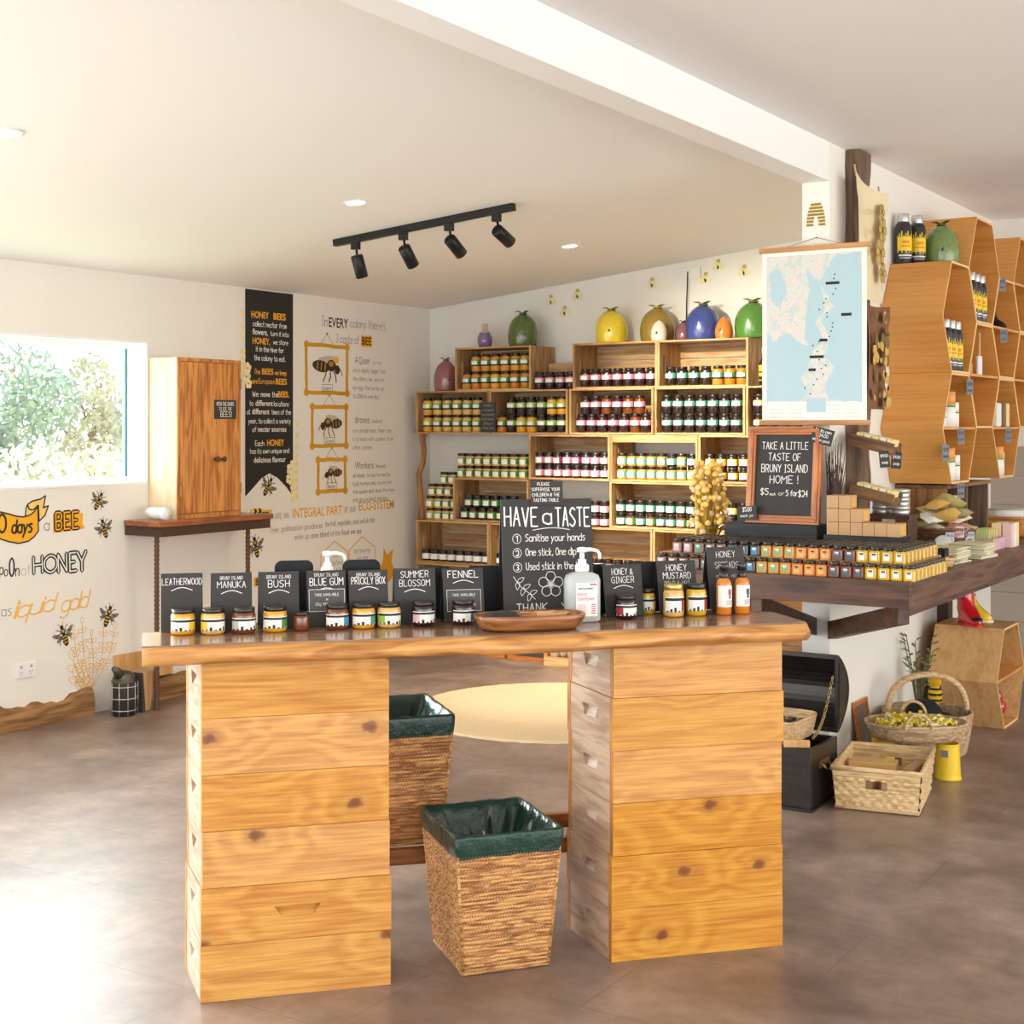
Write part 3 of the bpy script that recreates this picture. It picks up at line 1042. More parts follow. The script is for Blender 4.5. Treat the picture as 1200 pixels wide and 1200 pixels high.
# backs of the boards that face the other side of the table
for k, (u, w, wid, h, rnd_, lab) in enumerate((
        (.262, .300, .108, .178, True, 'black rounded board seen from behind, rising over the BUSH sign'),
        (.452, .300, .108, .176, True, 'black rounded board seen from behind, rising over the PRICKLY BOX sign'),
        (.662, .300, .09, .150, False, 'black board back showing between the SUMMER BLOSSOM and FENNEL signs'),
        (.815, .300, .10, .150, False, 'black board back right of the FENNEL sign'),
        (1.14, .300, .08, .146, False, 'black board back between the sanitiser and the HONEY & GINGER sign'),
        (1.295, .300, .088, .150, False, 'black board back between the GINGER and MUSTARD signs'))):
    t = thing('chalkboard_sign', lab, 'sign', T(u, w, ZT), TA, 'board backs facing away')
    Mx = Matrix.Rotation(R(5), 4, 'X')
    r = .02 if rnd_ else .002
    pts = [(-wid / 2, .001), (wid / 2, .001)]
    for cx, a0 in ((wid / 2 - r, 0), (-wid / 2 + r, 90)):
        pts += [(cx + r * math.cos(R(a0 + 15 * i)), h - r + r * math.sin(R(a0 + 15 * i))) for i in range(7)]
    mb = MB(); mb.prism(pts, -.002, .002, Mx @ frame_at((0, 0, 0), (1, 0, 0), (0, 0, 1)))
    mb.build('panel', BLACKB, t)
    mb = MB(); mb.box(-wid * .3, wid * .3, -.012, .012, .0005, .006); mb.build('foot', BLACKB, t)

# ------------------------------------------------------------------ jars on the table
def arc_patch(mb, r, z0, z1, a0, a1, mi=0, M=None, seg=14):
    mb.lathe([(r, z0), (r, z1)], seg, M, mi, True, R(a0), R(a1), cap=False)


def table_jar(label, u, w, honey, side, r=.032, h=.068, lid=LIDB, lab=True, fruit=None, rz=0.0):
    t = thing('honey_jar', label, 'jar', T(u, w, ZT), TA + R(rz), 'tasting jars on the live-edge table')
    mb = MB()
    mb.lathe([(0, .0004), (r * .9, .0004), (r, .006), (r, h * .70), (r * .93, h * .79), (r * .84, h * .82), (r * .84, h * .86)], 28)
    b = mb.build('glass_body', HONEYS[honey], t)
    mb = MB()
    mb.lathe([(r * .9, h * .82), (r * .93, h * .83), (r * .93, h * .985), (r * .88, h), (0, h)], 28)
    mb.build('lid', lid, t)
    if lab:
        mb = MB(); arc_patch(mb, r + .0006, h * .16, h * .62, -160, -20); lb = mb.build('label', PAPER, t)
        mb = MB(); arc_patch(mb, r + .0010, h * .50, h * .585, -160, -20)
        for k in range(6):
            a = -150 + 22 * k
            arc_patch(mb, r + .0010, h * .16, h * (.2 + .05 * (k % 3)), a, a + 12, seg=3)
        mb.build('label_print', BANDS['black'], lb)
        mb = MB()
        arc_patch(mb, r + .0013, h * .2, h * .5, *((-62, -22) if rz >= 0 else (-158, -118)))
        mb.build('label_picture', side, lb)
    return t


table_jar('honey jar with yellow flower label at left, before LEATHERWOOD sign', -.045, .163, 'golden', BANDS['yellow'])
table_jar('honey jar with yellow flower label between LEATHERWOOD and MANUKA signs', .033, .150, 'creamed', BANDS['yellow'], rz=-1)
table_jar('honey jar with grey and white label before MANUKA sign', .114, .146, 'brown', mat('print_grey', (190, 182, 172), .6), rz=-1)
table_jar('honey jar with dark green label before BUSH sign', .198, .154, 'golden', BANDS['green'])
table_jar('small unlabelled jar of dark honey right of the BUSH sign', .268, .150, 'brown', None, .022, .05, lab=False)
table_jar('honey jar with blue label before BLUE GUM sign', .366, .158, 'brown', BANDS['blue'])
table_jar('honey jar with blue-green label before PRICKLY BOX sign', .439, .158, 'golden', BANDS['teal'])
table_jar('honey jar with bright green leaf label right of PRICKLY BOX sign', .510, .158, 'creamed', BANDS['lime'], rz=-1)
table_jar('dark jar with pink flower label before SUMMER BLOSSOM sign', .606, .160, 'dark', BANDS['rose'], rz=-1)
table_jar('dark jar with black and white label before FENNEL sign', .719, .156, 'dark', BANDS['slate'])
table_jar('dark jar with red label before HONEY & GINGER sign', 1.198, .158, 'dark', mat('band_red', (170, 50, 50), .5), rz=-1)
table_jar('tall mustard jar with gold lid, left of the mustard pair', 1.350, .170, 'creamed', MATS['band_red'], .030, .095, LIDG)
table_jar('tall mustard jar with black lid, right of the mustard pair', 1.424, .178, 'yellow', MATS['band_red'], .030, .094)
# a jar that shows behind the mustard sign
table_jar('jar with yellow label half hidden behind the mustard sign', 1.297, .245, 'yellow', BANDS['yellow'], .022, .075)


def dressing_bottle(label, u, w, col, rz=0):
    t = thing('dressing_bottle', label, 'bottle', T(u, w, ZT), TA + R(rz), 'pair of sauce bottles by the HONEY sign')
    mb = MB()
    r, h = .0225, .095
    mb.lathe([(0, .0004), (r * .92, .0004), (r, .004), (r, .088), (r * .9, .1), (r * .55, .107), (r * .52, .112)], 24)
    mb.build('glass_body', HONEYS['orange'], t)
    mb = MB()
    mb.lathe([(r * .62, .108), (r * .64, .109), (r * .64, .125), (r * .5, .127), (r * .5, .128), (r * .62, .129), (r * .62, .147), (r * .55, .15), (0, .15)], 24)
    mb.build('cap', LIDB, t)
    mb = MB(); arc_patch(mb, r + .0006, .024, .086, -160, -10); lb = mb.build('label', PAPER, t)
    mb = MB()
    arc_patch(mb, r + .001, .06, .076, -80, -50, seg=5); arc_patch(mb, r + .001, .048, .06, -74, -54, seg=4)
    for k in range(4):
        arc_patch(mb, r + .001, .03 + .004 * k, .0315 + .004 * k, -95, -35, seg=5)
    mb.build('label_print', col, lb)


dressing_bottle('sauce bottle with red print on white label, left one of the pair', 1.507, .168, mat('print_rust', (180, 90, 60), .6))
dressing_bottle('sauce bottle with blue-grey print on white label, right one of the pair', 1.566, .172, mat('print_slate', (60, 84, 100), .6))

# hand sanitiser pump bottle
def pump_bottle(name, label, loc, rz, s=1.0, cat='bottle'):
    t = thing(name, label, cat, loc, rz, 'hand sanitiser pump bottles')
    mb = MB()

    def rr(wx, wy, z, n=28):
        e = .55
        return [(wx * math.copysign(abs(math.cos(2 * PI * i / n)) ** e, math.cos(2 * PI * i / n)), wy * math.copysign(abs(math.sin(2 * PI * i / n)) ** e, math.sin(2 * PI * i / n)), z) for i in range(n)]
    rings = [rr(.046, .026, .0005), rr(.051, .03, .006), rr(.051, .03, .118), rr(.046, .027, .132), rr(.03, .02, .139), rr(.016, .016, .141), rr(.016, .016, .15)]
    n = 28
    vs = [tuple(c * s for c in p) for q in rings for p in q]
    fs = [(k * n + i, k * n + (i + 1) % n, (k + 1) * n + (i + 1) % n, (k + 1) * n + i) for k in range(len(rings) - 1) for i in range(n)]
    fs += [tuple(range(n - 1, -1, -1)), tuple(range((len(rings) - 1) * n, len(rings) * n))]
    mb.poly(vs, fs, None, 0, True)
    mb.build('bottle_body', mat('clear_gel_plastic', (222, 226, 222), .18, coat=.6, trans=.35, ior=1.2), t)
    mb = MB()
    S_ = Matrix.Scale(s, 4)
    mb.lathe([(.019, .143), (.02, .144), (.02, .16), (.017, .162), (.012, .166), (.012, .176), (.007, .177), (.007, .196), (.014, .197), (.015, .2), (.015, .208), (.008, .211), (0, .211)], 20, S_)
    mb.tube([(0, 0, .203), (.025, 0, .204), (.045, 0, .2), (.052, 0, .19), (.053, 0, .176)], [.007, .006, .0055, .005, .0045], 10, S_)
    mb.build('pump', GLOSSW, t)
    mb = MB(); mb.box(-.027, .036, -.0312, -.0302, .018, .112, S_); lb = mb.build('label', PAPER, t)
    M_ = S_ @ frame_at((0, -.0316, 0), (1, 0, 0), (0, 0, 1))
    mb = MB()
    write(mb, 'microshield', .006, M_, .001, .094, .16, fit=.04)
    mb.build('label_lettering', INK, lb, fixn=False)
    mb = MB()
    write(mb, 'Hand', .009, M_, -.010, .077, .12, fit=.026); write(mb, 'Sanitiser', .009, M_, .003, .064, .12, fit=.05)
    mb.box(.014, .034, -.0317, -.0313, .106, .110, S_)
    for k in range(5):
        mb.box(-.022, .0 + .004 * (k % 2), -.0317, -.0313, .03 + .005 * k, .0312 + .005 * k, S_)
        mb.box(.018, .031, -.0317, -.0313, .026 + .006 * k, .0285 + .006 * k, S_)
    mb.build('label_lettering', mat('print_red', (206, 60, 84), .6), lb)
    return t


pump_bottle('sanitiser_bottle', 'clear hand sanitiser pump bottle before the HAVE a TASTE board', T(1.058, .128, ZT), TA, 1.0)
pump_bottle('sanitiser_bottle', 'white pump bottle standing behind the BLUE GUM sign', T(.358, .302, ZT), TA, .95)

# wooden tray with lids and tasting sticks
tr = thing('wooden_tray', 'long oval wooden tray on the tasting table', 'tray', T(.876, .022, ZT), TA)
mb = MB()
n = 40


def oval(a, b, z, e=.62):
    return [(a * math.copysign(abs(math.cos(2 * PI * i / n)) ** e, math.cos(2 * PI * i / n)), b * math.copysign(abs(math.sin(2 * PI * i / n)) ** e, math.sin(2 * PI * i / n)), z) for i in range(n)]


rings = [oval(.125, .05, .0005), oval(.14, .062, .01), oval(.151, .07, .03), oval(.154, .072, .041), oval(.150, .069, .043), oval(.146, .065, .04), oval(.135, .055, .015), oval(.12, .045, .009)]
vs = [p for q in rings for p in q]
fs = [(k * n + i, k * n + (i + 1) % n, (k + 1) * n + (i + 1) % n, (k + 1) * n + i) for k in range(len(rings) - 1) for i in range(n)]
fs += [tuple(range(n - 1, -1, -1)), tuple(range((len(rings) - 1) * n, len(rings) * n))]
mb.poly(vs, fs, None, 0, True)
mb.build('tray_body', wood('tray_acacia', (172, 110, 64), (104, 60, 32), 'X', .3, ring=16, coat=.3), tr)
t = thing('mesh_cover', 'crumpled dark mesh pouch lying in the left half of the wooden tray', 'pouch', T(.800, .022, ZT + .026), TA)
mb = MB()
vs, fs = [], []
for i in range(13):
    for j in range(9):
        x, y = (i / 12 - .5) * .098, (j / 8 - .5) * .062
        e = max(0, 1 - (x / .052) ** 4) * max(0, 1 - (y / .034) ** 4)
        vs.append((x, y, .0005 + .024 * e ** .6 + .003 * math.sin(x * 160 + y * 90) * e))
for i in range(12):
    for j in range(8):
        fs.append((i * 9 + j, (i + 1) * 9 + j, (i + 1) * 9 + j + 1, i * 9 + j + 1))
mb.poly(vs, fs, None, 0, True)
mb.build('pouch', mat('black_mesh', (48, 48, 50), .5, vary=.5, scale=240, bump=.5), t)
rnd = random.Random(3)
STK = mat('stick_wood', (226, 180, 128), .6, vary=.06, scale=50)
proto = None
for k in range(26):
    u, w = .918 + rnd.uniform(-.024, .034), .022 + rnd.uniform(-.028, .028)
    zz = ZT + .022 + .0018 * (k // 2)
    a = TA + R(rnd.uniform(-14, 14))
    if proto is None:
        mb = MB(); mb.box(-.045, .045, -.0025, .0025, 0, .0014)
        s_ = mb.build('tasting_stick', STK)
        proto = s_
    else:
        s_ = proto.copy(); COL.objects.link(s_)
    s_.location = T(u, w, zz); s_.rotation_euler = (0, 0, a)
    tag(s_, 'thin pale wooden tasting stick in the heap at right of the wooden tray', 'stick', 'tasting sticks in the tray')

# ------------------------------------------------------------------ woven baskets
def woven(mb, prof, nu=72, rows=30, amp=.003, n_exp=2.0, ribs=18, mi=0, M=None):
    """prof(t) -> (a, b, z) for t in 0..1; n_exp: 2 = ellipse, big = rectangle; over-under weave relief on the outside"""
    e = 2.0 / n_exp
    vs, fs = [], []
    for k in range(rows + 1):
        a, b, z = prof(k / rows)
        for i in range(nu):
            th = 2 * PI * i / nu
            c, s = math.cos(th), math.sin(th)
            x = a * math.copysign(abs(c) ** e, c)
            y = b * math.copysign(abs(s) ** e, s)
            sg = math.sin(ribs * th + (PI if (k // 2) % 2 else 0))
            o = amp * sg * (1 if k % 2 else .2)
            d = math.hypot(x, y) or 1
            vs.append((x + x / d * o, y + y / d * o, z))
    for k in range(rows):
        for i in range(nu):
            j = (i + 1) % nu
            fs.append((k * nu + i, k * nu + j, (k + 1) * nu + j, (k + 1) * nu + i))
    mb.poly(vs, fs, M, mi, True)


def weave_side(mb, p00, p10, p01, p11, nx, nz, amp, mi=0, out=None, x_grad=True):
    """bilinear wall with small raised horizontal stitches"""
    p00, p10, p01, p11 = map(Vector, (p00, p10, p01, p11))
    nrm = (p10 - p00).cross(p01 - p00).normalized()
    vs, fs = [], []
    for k in range(nz + 1):
        t = k / nz
        for i in range(nx + 1):
            s = i / nx
            p = p00.lerp(p10, s).lerp(p01.lerp(p11, s), t)
            row = k // 2
            o = amp * ((1 if k % 2 else 0) * (.30 + .70 * max(0, math.cos(PI * (i / 2 + row)))))
            vs.append(p + nrm * o)
    for k in range(nz):
        for i in range(nx):
            a = k * (nx + 1) + i
            fs.append((a, a + 1, a + nx + 2, a + nx + 1))
    mb.poly(vs, fs, None, mi, False)


BAG = mat('bin_bag_green_black', (18, 54, 44), .32, coat=.35, vary=.35, scale=26, bump=1.0)


def wicker_bin(label, loc, rz, a0=.122, a1=.150, h=.385, dp=1.12):
    t = thing('wicker_bin', label, 'bin', loc, rz, 'wicker bins of the tasting table')
    mb = MB()
    zt = h - .03
    A, B = a0, a0 + (a1 - a0) * zt / h
    c0 = [(-A, -A * dp, .006), (A, -A * dp, .006), (A, A * dp, .006), (-A, A * dp, .006)]
    c1 = [(-B, -B * dp, zt), (B, -B * dp, zt), (B, B * dp, zt), (-B, B * dp, zt)]
    for i in range(4):
        j = (i + 1) % 4
        weave_side(mb, c0[i], c0[j], c1[i], c1[j], 128, 64, .006)
    mb.poly([(p[0] * .97, p[1] * .97, .004) for p in c0], [(3, 2, 1, 0)])
    for i in range(4):
        mb.tube([c0[i], c1[i]], .005, 8)
        mb.tube([c0[i], c0[(i + 1) % 4]], .005, 8)
    mb.build('basket_body', WICKER, t, fixn=False)
    # liner: cuff folded over the rim, crumpled inside
    mb = MB()
    rnd = random.Random(int(loc[0] * 1000))
    n = 64

    def sq(a, i):
        s = (i / n) * 4
        k = int(s); f = s - k
        c = [(-a, -a), (a, -a), (a, a), (-a, a)]
        p, q = c[k % 4], c[(k + 1) % 4]
        return p[0] + (q[0] - p[0]) * f, (p[1] + (q[1] - p[1]) * f) * dp
    levels = [(B + .003 - .002, h - .062, .001), (B + .0045, h - .036, .002), (a1 + .004, h - .008, .001), (a1 + .002, h + .0005, .001), (a1 - .006, h - .001, .001),
              (a1 - .014, h - .03, .005), (a1 - .032, h - .075, .012), (a1 - .046, h - .12, .014), (a1 - .060, h - .17, .016), (a1 - .08, h - .22, .016)]
    vs, fs = [], []
    for li, (a, z, j) in enumerate(levels):
        for i in range(n):
            x, y = sq(a, i)
            w_ = math.sin(i * 1.7 + li * .9) * j + rnd.uniform(-j, j) * .7
            d = math.hypot(x, y)
            vs.append((x - x / d * (w_ if li > 4 else abs(w_) * -.4), y - y / d * (w_ if li > 4 else abs(w_) * -.4), z + (rnd.uniform(-.002, .002) if li in (0, 3) else 0)))
    for k in range(len(levels) - 1):
        for i in range(n):
            j = (i + 1) % n
            fs.append((k * n + i, k * n + j, (k + 1) * n + j, (k + 1) * n + i))
    fs.append(tuple(range((len(levels) - 1) * n, len(levels) * n)))
    mb.poly(vs, fs, None, 0, True)
    mb.build('bin_liner', BAG, t, fixn=False)
    return t


wicker_bin('front wicker bin with green-black liner, on the floor between the beehive stacks', T(.795, .150, 0), TA + R(5))
wicker_bin('rear wicker bin with green-black liner, raised on the low rack', T(.575, .515, .2505), TA + R(3))
sk = None
for k, (du, dw, a, b) in enumerate(((.06, -.02, 28, 12), (.005, -.05, -20, -8), (-.03, -.03, 10, 25), (.03, -.06, -35, 5))):
    mb = MB(); mb.tube([(0, 0, 0), (0, 0, .10)], .0022, 6)
    s_ = mb.build('tasting_stick', STK)
    s_.location = T(.795 + du, .148 + dw, .30); s_.rotation_euler = (R(b), R(a), TA)
    tag(s_, 'used wooden tasting stick lying in the front wicker bin', 'stick', 'used sticks in the bin')
    s_.location.z = .262

# round jute rug
mb = MB()
nr, na = 34, 96
vs, fs = [(0, 0, .012)], []
for k in range(1, nr + 1):
    for rr_, zz in ((k - .62, .0125), (k, .009 if k < nr else .001)):
        for i in range(na):
            a = 2 * PI * i / na
            r = .77 * rr_ / nr
            vs.append((r * math.cos(a), r * math.sin(a), zz + .0012 * math.sin(i * 9 + k)))
tot = nr * 2
for i in range(na):
    fs.append((0, 1 + i, 1 + (i + 1) % na))
for k in range(tot - 1):
    for i in range(na):
        j = (i + 1) % na
        a, b = 1 + k * na, 1 + (k + 1) * na
        fs.append((a + i, b + i, b + j, a + j))
mb.poly(vs, fs, None, 0, True)
rug = mb.build('round_rug', JUTE)
rug.location = (-3.77, 6.36, .0)
tag(rug, 'round braided jute rug on the floor behind the tasting table', 'rug')

# ================================================================== THE WALL OF CRATES
YF, YB = 7.685, 7.985
CW, CH = .586, .283


def make_crate(back=True):
    t = thing('wooden_crate', '', 'crate')
    D = YB - YF
    # end boards with a hand slot (seen from inside as a bright slot)
    for s in (0, 1):
        x0 = 0 if s == 0 else CW - .014
        mb = MB()
        sl0, sl1, sz0, sz1 = .055, .078, .085, .195
        mb.box(x0, x0 + .014, 0, sl0, 0, CH)
        mb.box(x0, x0 + .014, sl1, D, 0, CH)
        mb.box(x0, x0 + .014, sl0, sl1, 0, sz0)
        mb.box(x0, x0 + .014, sl0, sl1, sz1, CH)
        mb.build('end_board', CRATE_END, t)
    mb = MB()
    for k in range(3):
        mb.box(.0142, CW - .0142, .002 + k * .1, .094 + k * .1, 0.0, .011)
    mb.build('bottom_slats', CRATE, t)
    mb = MB()
    for k in range(3):
        mb.box(.0142, CW - .0142, .002 + k * .1, .094 + k * .1, CH - .011, CH)
    mb.build('top_slats', CRATE, t)
    if back:
        mb = MB()
        for k in range(3):
            mb.box(.0142, CW - .0142, D - .012, D, .012 + k * .088, .012 + k * .088 + .08)
        mb.build('back_slats', CRATE, t)
    else:
        mb = MB()
        mb.box(.0142, CW - .0142, D - .012, D, .012, .05)
        mb.build('back_rail', CRATE, t)
        mb = MB()
        mb.box(.0142, CW - .0142, 0, .012, CH - .045, CH - .0115)
        mb.build('front_rail', CRATE, t)
    return t


ROWZ = [0.0, .286, .572, .858, 1.144, 1.430, 1.712]
CR = {  # key: (x, row, description)
 'p': (-5.340, 6, 'left crate of the top row, under the big dark green pot'),
 'q': (-4.447, 6, 'middle crate of the top row, under the yellow pot'),
 'r': (-3.859, 6, 'right crate of the top row, under the blue pot'),
 'a': (-5.660, 5, 'leftmost crate of the second row, propped on the branch'),
 'b': (-5.070, 5, 'second crate from the left in the second row'),
 'c': (-4.472, 5, 'third crate from the left in the second row'),
 'd': (-3.879, 5, 'fourth crate from the left in the second row'),
 'e': (-3.288, 5, 'second-row crate half hidden behind the map'),
 'A': (-4.770, 4, 'left crate of the third row, full of dark jars'),
 'B': (-4.180, 4, 'middle crate of the third row, open at the back'),
 'C': (-3.590, 4, 'right crate of the third row, behind the dried flowers'),
 'D': (-5.357, 3, 'left crate of the fourth row beside the pyramid of jars'),
 'E': (-4.185, 3, 'in the fourth row left of the dried flowers'),
 'F': (-3.595, 3, 'in the fourth row behind the framed chalkboard'),
 'G': (-5.660, 2, 'leftmost crate of the fifth row with one line of small jars'),
 'H': (-5.070, 2, 'in the fifth row behind the HAVE a TASTE board'),
 'I': (-4.480, 2, 'in the fifth row behind the sanitiser bottle'),
 'J': (-3.890, 2, 'in the fifth row behind the mustard sign'),
 'K': (-3.300, 2, 'rightmost crate of the fifth row'),
}
for rw in (0, 1):
    for k in range(5):
        CR['%d%d' % (rw, k)] = (-5.660 + .59 * k, rw, '%s from the left in the %s row above the floor' % (ORD[k], ('lowest', 'second')[rw]))
pc, pb = Proto(make_crate()), Proto(make_crate(False))
for k, (x, rw, d) in CR.items():
    (pb if k == 'B' else pc).place((x, YF, ROWZ[rw] + .0008), 0, 'open pine crate, ' + d, 'pine crates stacked against the back wall')

# crooked branch that props the overhanging crate
mb = MB()
mb.tube([(-5.634, 7.714, .8575), (-5.637, 7.716, .95), (-5.645, 7.714, 1.06), (-5.652, 7.712, 1.16), (-5.62, 7.714, 1.24), (-5.612, 7.714, 1.32), (-5.625, 7.714, 1.395), (-5.62, 7.714, 1.429)],
        [.024, .021, .019, .02, .019, .018, .02, .027], 10)
o = mb.build('prop_branch', wood('branch_wood', (176, 124, 74), (120, 78, 42), 'Z', .7, ring=20))
tag(o, 'crooked bare branch propping up the leftmost overhanging crate', 'branch')

# loose slatted board lying behind the four jars between two top crates
mb = MB(); mb.box(-4.752, -4.452, 7.90, 7.98, 1.7135, 1.885); o = mb.build('slat_board', CRATE, bevel=.002)
tag(o, 'low pine board standing behind four dark jars in the top row', 'board')

# ------------------------------------------------------------------ shelf jars
PROTO = {}


def shelf_jar(kind, honey, band, lid='black'):
    key = (kind, honey, band, lid)
    if key in PROTO:
        return PROTO[key]
    t = thing('honey_jar', '', 'jar')
    r, h = {'tall': (.0345, .113), 'squat': (.0315, .080), 'small': (.031, .074)}[kind]
    mb = MB()
    if kind == 'tall':
        mb.lathe([(0, .0004), (r * .9, .0004), (r, .006), (r, h * .74), (r * .95, h * .80), (r * .78, h * .85), (r * .78, h * .88)], 18)
        l0, l1, lr = h * .34, h * .64, r * .84
        lz = h * .85
    else:
        mb.lathe([(0, .0004), (r * .93, .0004), (r, .005), (r, h * .70), (r * .92, h * .78), (r * .9, h * .82)], 18)
        l0, l1, lr = h * .16, h * .60, r * .97
        lz = h * .76
    mb.build('glass_body', HONEYS[honey], t)
    mb = MB(); mb.lathe([(lr * .97, lz), (lr, lz + .001), (lr, h - .002), (lr * .95, h - .0003), (0, h - .0003)], 18)
    mb.build('lid', LIDB if lid == 'black' else LIDG, t)
    mb = MB(); arc_patch(mb, r + .0005, l0, l1, -142, -48, seg=8); lb = mb.build('label', PAPER, t)
    mb = MB(); arc_patch(mb, r + .0005, l0, l1, -48, 10, seg=5)
    arc_patch(mb, r + .0007, l1 - h * .05, l1 + h * .035, -142, 10, seg=9)
    mb.build('label_band', BANDS[band], lb)
    if kind == 'tall':
        mb = MB()
        arc_patch(mb, r + .0010, l0 - h * .03, l0 + h * .06, -140, 8, seg=9)
        mb.build('label_edge', BANDS['black'], lb)
    PROTO[key] = Proto(t)
    return PROTO[key]


def jar_row(kind, x0, z, cols, place, pitch=.0755, y=None, bands=None, dy=0.0):
    """cols: list of (honey, band) or None"""
    yy = (YF + .052 if y is None else y) + dy
    n_by = {}
    for i, c in enumerate(cols):
        if c is None:
            continue
        honey, band = c
        nm = 'dark' if honey in ('dark', 'green-black') else honey
        lab = '%s jar with %s label, %s from left, %s' % (nm, band, ORD[i], place)
        shelf_jar(kind, honey, band).place((x0 + pitch * i, yy + random.uniform(-.003, .003), z), R(random.uniform(-7, 7)), lab, 'jars of honey and preserves in the pine crates')


def row(s, table):
    return [table.get(ch) for ch in s]


K = {'a': ('amber', 'green'), 'o': ('orange', 'green'), 'g': ('golden', 'lime'), 'c': ('creamed', 'green'), 'd': ('dark', 'pink'), 'D': ('green-black', 'lime'),
     't': ('green-black', 'teal'), 'T': ('amber', 'teal'), 'y': ('dark', 'yellow'), 'b': ('brown', 'pink'), 'k': ('green-black', 'green'), 'p': ('dark', 'berry'), 'w': ('dark', 'white'),
     'B': ('brown', 'teal'), 'm': ('brown', 'green')}
TI = .0125   # thickness under the jars


def fill(crate, lower, upper, kind='tall', words='', x_off=.062, pitch=.0755, up_off=0.0, dz=.1135):
    x, rw, _ = CR[crate]
    z = ROWZ[rw] + TI
    jar_row(kind, x + x_off, z, row(lower, K), 'lower line, ' + words, pitch)
    if upper:
        jar_row(kind, x + x_off + up_off, z + dz, row(upper, K), 'upper line, ' + words, pitch)


fill('p', 'aoagaoa', ' aaaaaa', words='crate under dark green pot')
fill('q', 'ddddddd', None, words='crate under yellow pot', x_off=.064, pitch=.0768)
fill('r', 'ttttToo', None, words='crate under blue pot', x_off=.066, pitch=.0768)
jar_row('tall', -4.715, 1.7125, row('dddd', K), 'between two top crates', .0755)
fill('a', 'gcccccc'[:6], 'gccccc', words='leftmost raised crate', x_off=.066, pitch=.0800)
fill('b', 'oDggDDD', ' DDDDgg', words='second crate, second row', x_off=.066)
fill('c', 'dddddbd', 'ddbdbb', words='third crate, second row', x_off=.060, up_off=.03)
fill('d', 'ttttttt', 'ttttttt', words='fourth crate, second row', x_off=.062)
fill('e', 'yyyyy', 'ykyky', words='crate beside the map', x_off=.062)
fill('A', 'dddddddd', 'ddpdpddd', 'squat', 'left crate, third row', x_off=.055, pitch=.0675, dz=.0805)
fill('B', 'TTTTTTTT', 'TTTTTtTt', 'squat', 'crate with open back', x_off=.056, pitch=.0675, dz=.0805)
fill('C', 'yyyyyyy', 'yyyyyy', 'squat', 'crate behind dried flowers', x_off=.056, pitch=.072, dz=.0805)
fill('D', 'kmkmkkk', 'kkkkkk', 'squat', 'left fourth-row crate', x_off=.066, pitch=.07, up_off=.03, dz=.0805)
fill('E', 'tmtmttmt', 'tttttttt', 'squat', 'crate left of dried flowers', x_off=.054, pitch=.068, dz=.0805)
fill('F', 'yyyyyyy', 'yyyyyyy', 'squat', 'crate behind framed chalkboard', x_off=.056, pitch=.072, dz=.0805)
fill('G', 'wwwwwwww', None, 'small', 'leftmost lowest crate', x_off=.055, pitch=.0685)
fill('H', 'kkkkkkk', None, 'small', 'lowest crate behind tall board', x_off=.055, pitch=.0685)
fill('I', 'ddwdddwd', None, 'small', 'lowest crate behind sanitiser', x_off=.055, pitch=.0685)
fill('J', 'kkkkkkkk', None, 'small', 'lowest crate behind mustard sign', x_off=.055, pitch=.0685)
# two lines on the crate top at the left, under the overhang, and the stepped pyramid below
zt = ROWZ[3] + CH + .0016
jar_row('squat', -5.318, zt, row('ccccccccc'[:8], K), 'lower line, left crate top', .0685)
jar_row('squat', -5.318, zt + .0805, row('cccccccc', K), 'upper line, left crate top', .0685)
zg = ROWZ[2] + CH + .0016
jar_row('squat', -5.572, zg, row('gccc', K), 'bottom line, stepped pyramid', .0655)
jar_row('squat', -5.572, zg + .0805, row('gccc', K), 'second line up, stepped pyramid', .0655)
jar_row('squat', -5.555, zg + .161, row('ccc', K), 'third line up, stepped pyramid', .0655)
jar_row('squat', -5.457, zg + .2415, row('cc', K), 'top line, stepped pyramid', .0655)
# between the HAVE a TASTE board and the fourth-row crate
zi = ROWZ[2] + CH + .0016
jar_row('squat', -4.72, zi, row('dddddddd', K), 'lower line, bare shelf by tall board', .068)
jar_row('squat', -4.72, zi + .0805, row('dddddddd', K), 'upper line, bare shelf by tall board', .068)
# a dark bottle beside the map
def syrup_bottle(loc, label, group=None):
    t = thing('dark_bottle', label, 'bottle', loc, 0, group)
    mb = MB()
    mb.lathe([(0, .0004), (.028, .0004), (.03, .004), (.03, .125), (.027, .14), (.013, .165), (.0125, .2)], 20)
    mb.build('glass_body', HONEYS['green-black'], t)
    mb = MB(); mb.lathe([(.0135, .19), (.014, .191), (.014, .222), (0, .223)], 16); mb.build('cap', STEEL, t)
    mb = MB(); arc_patch(mb, .0306, .03, .12, -150, -10); lb = mb.build('label', BANDS['yellow'], t)
    mb = MB(); arc_patch(mb, .0310, .035, .055, -140, -20); arc_patch(mb, .0310, .075, .085, -140, -20); mb.build('label_print', BANDS['black'], lb)


zt = ROWZ[5] + CH + .0016
syrup_bottle((-3.20, YF + .06, zt), 'dark bottle with yellow label on the crates beside the map')
syrup_bottle((-3.12, YF + .07, zt), 'dark bottle with yellow label mostly hidden behind the map edge')

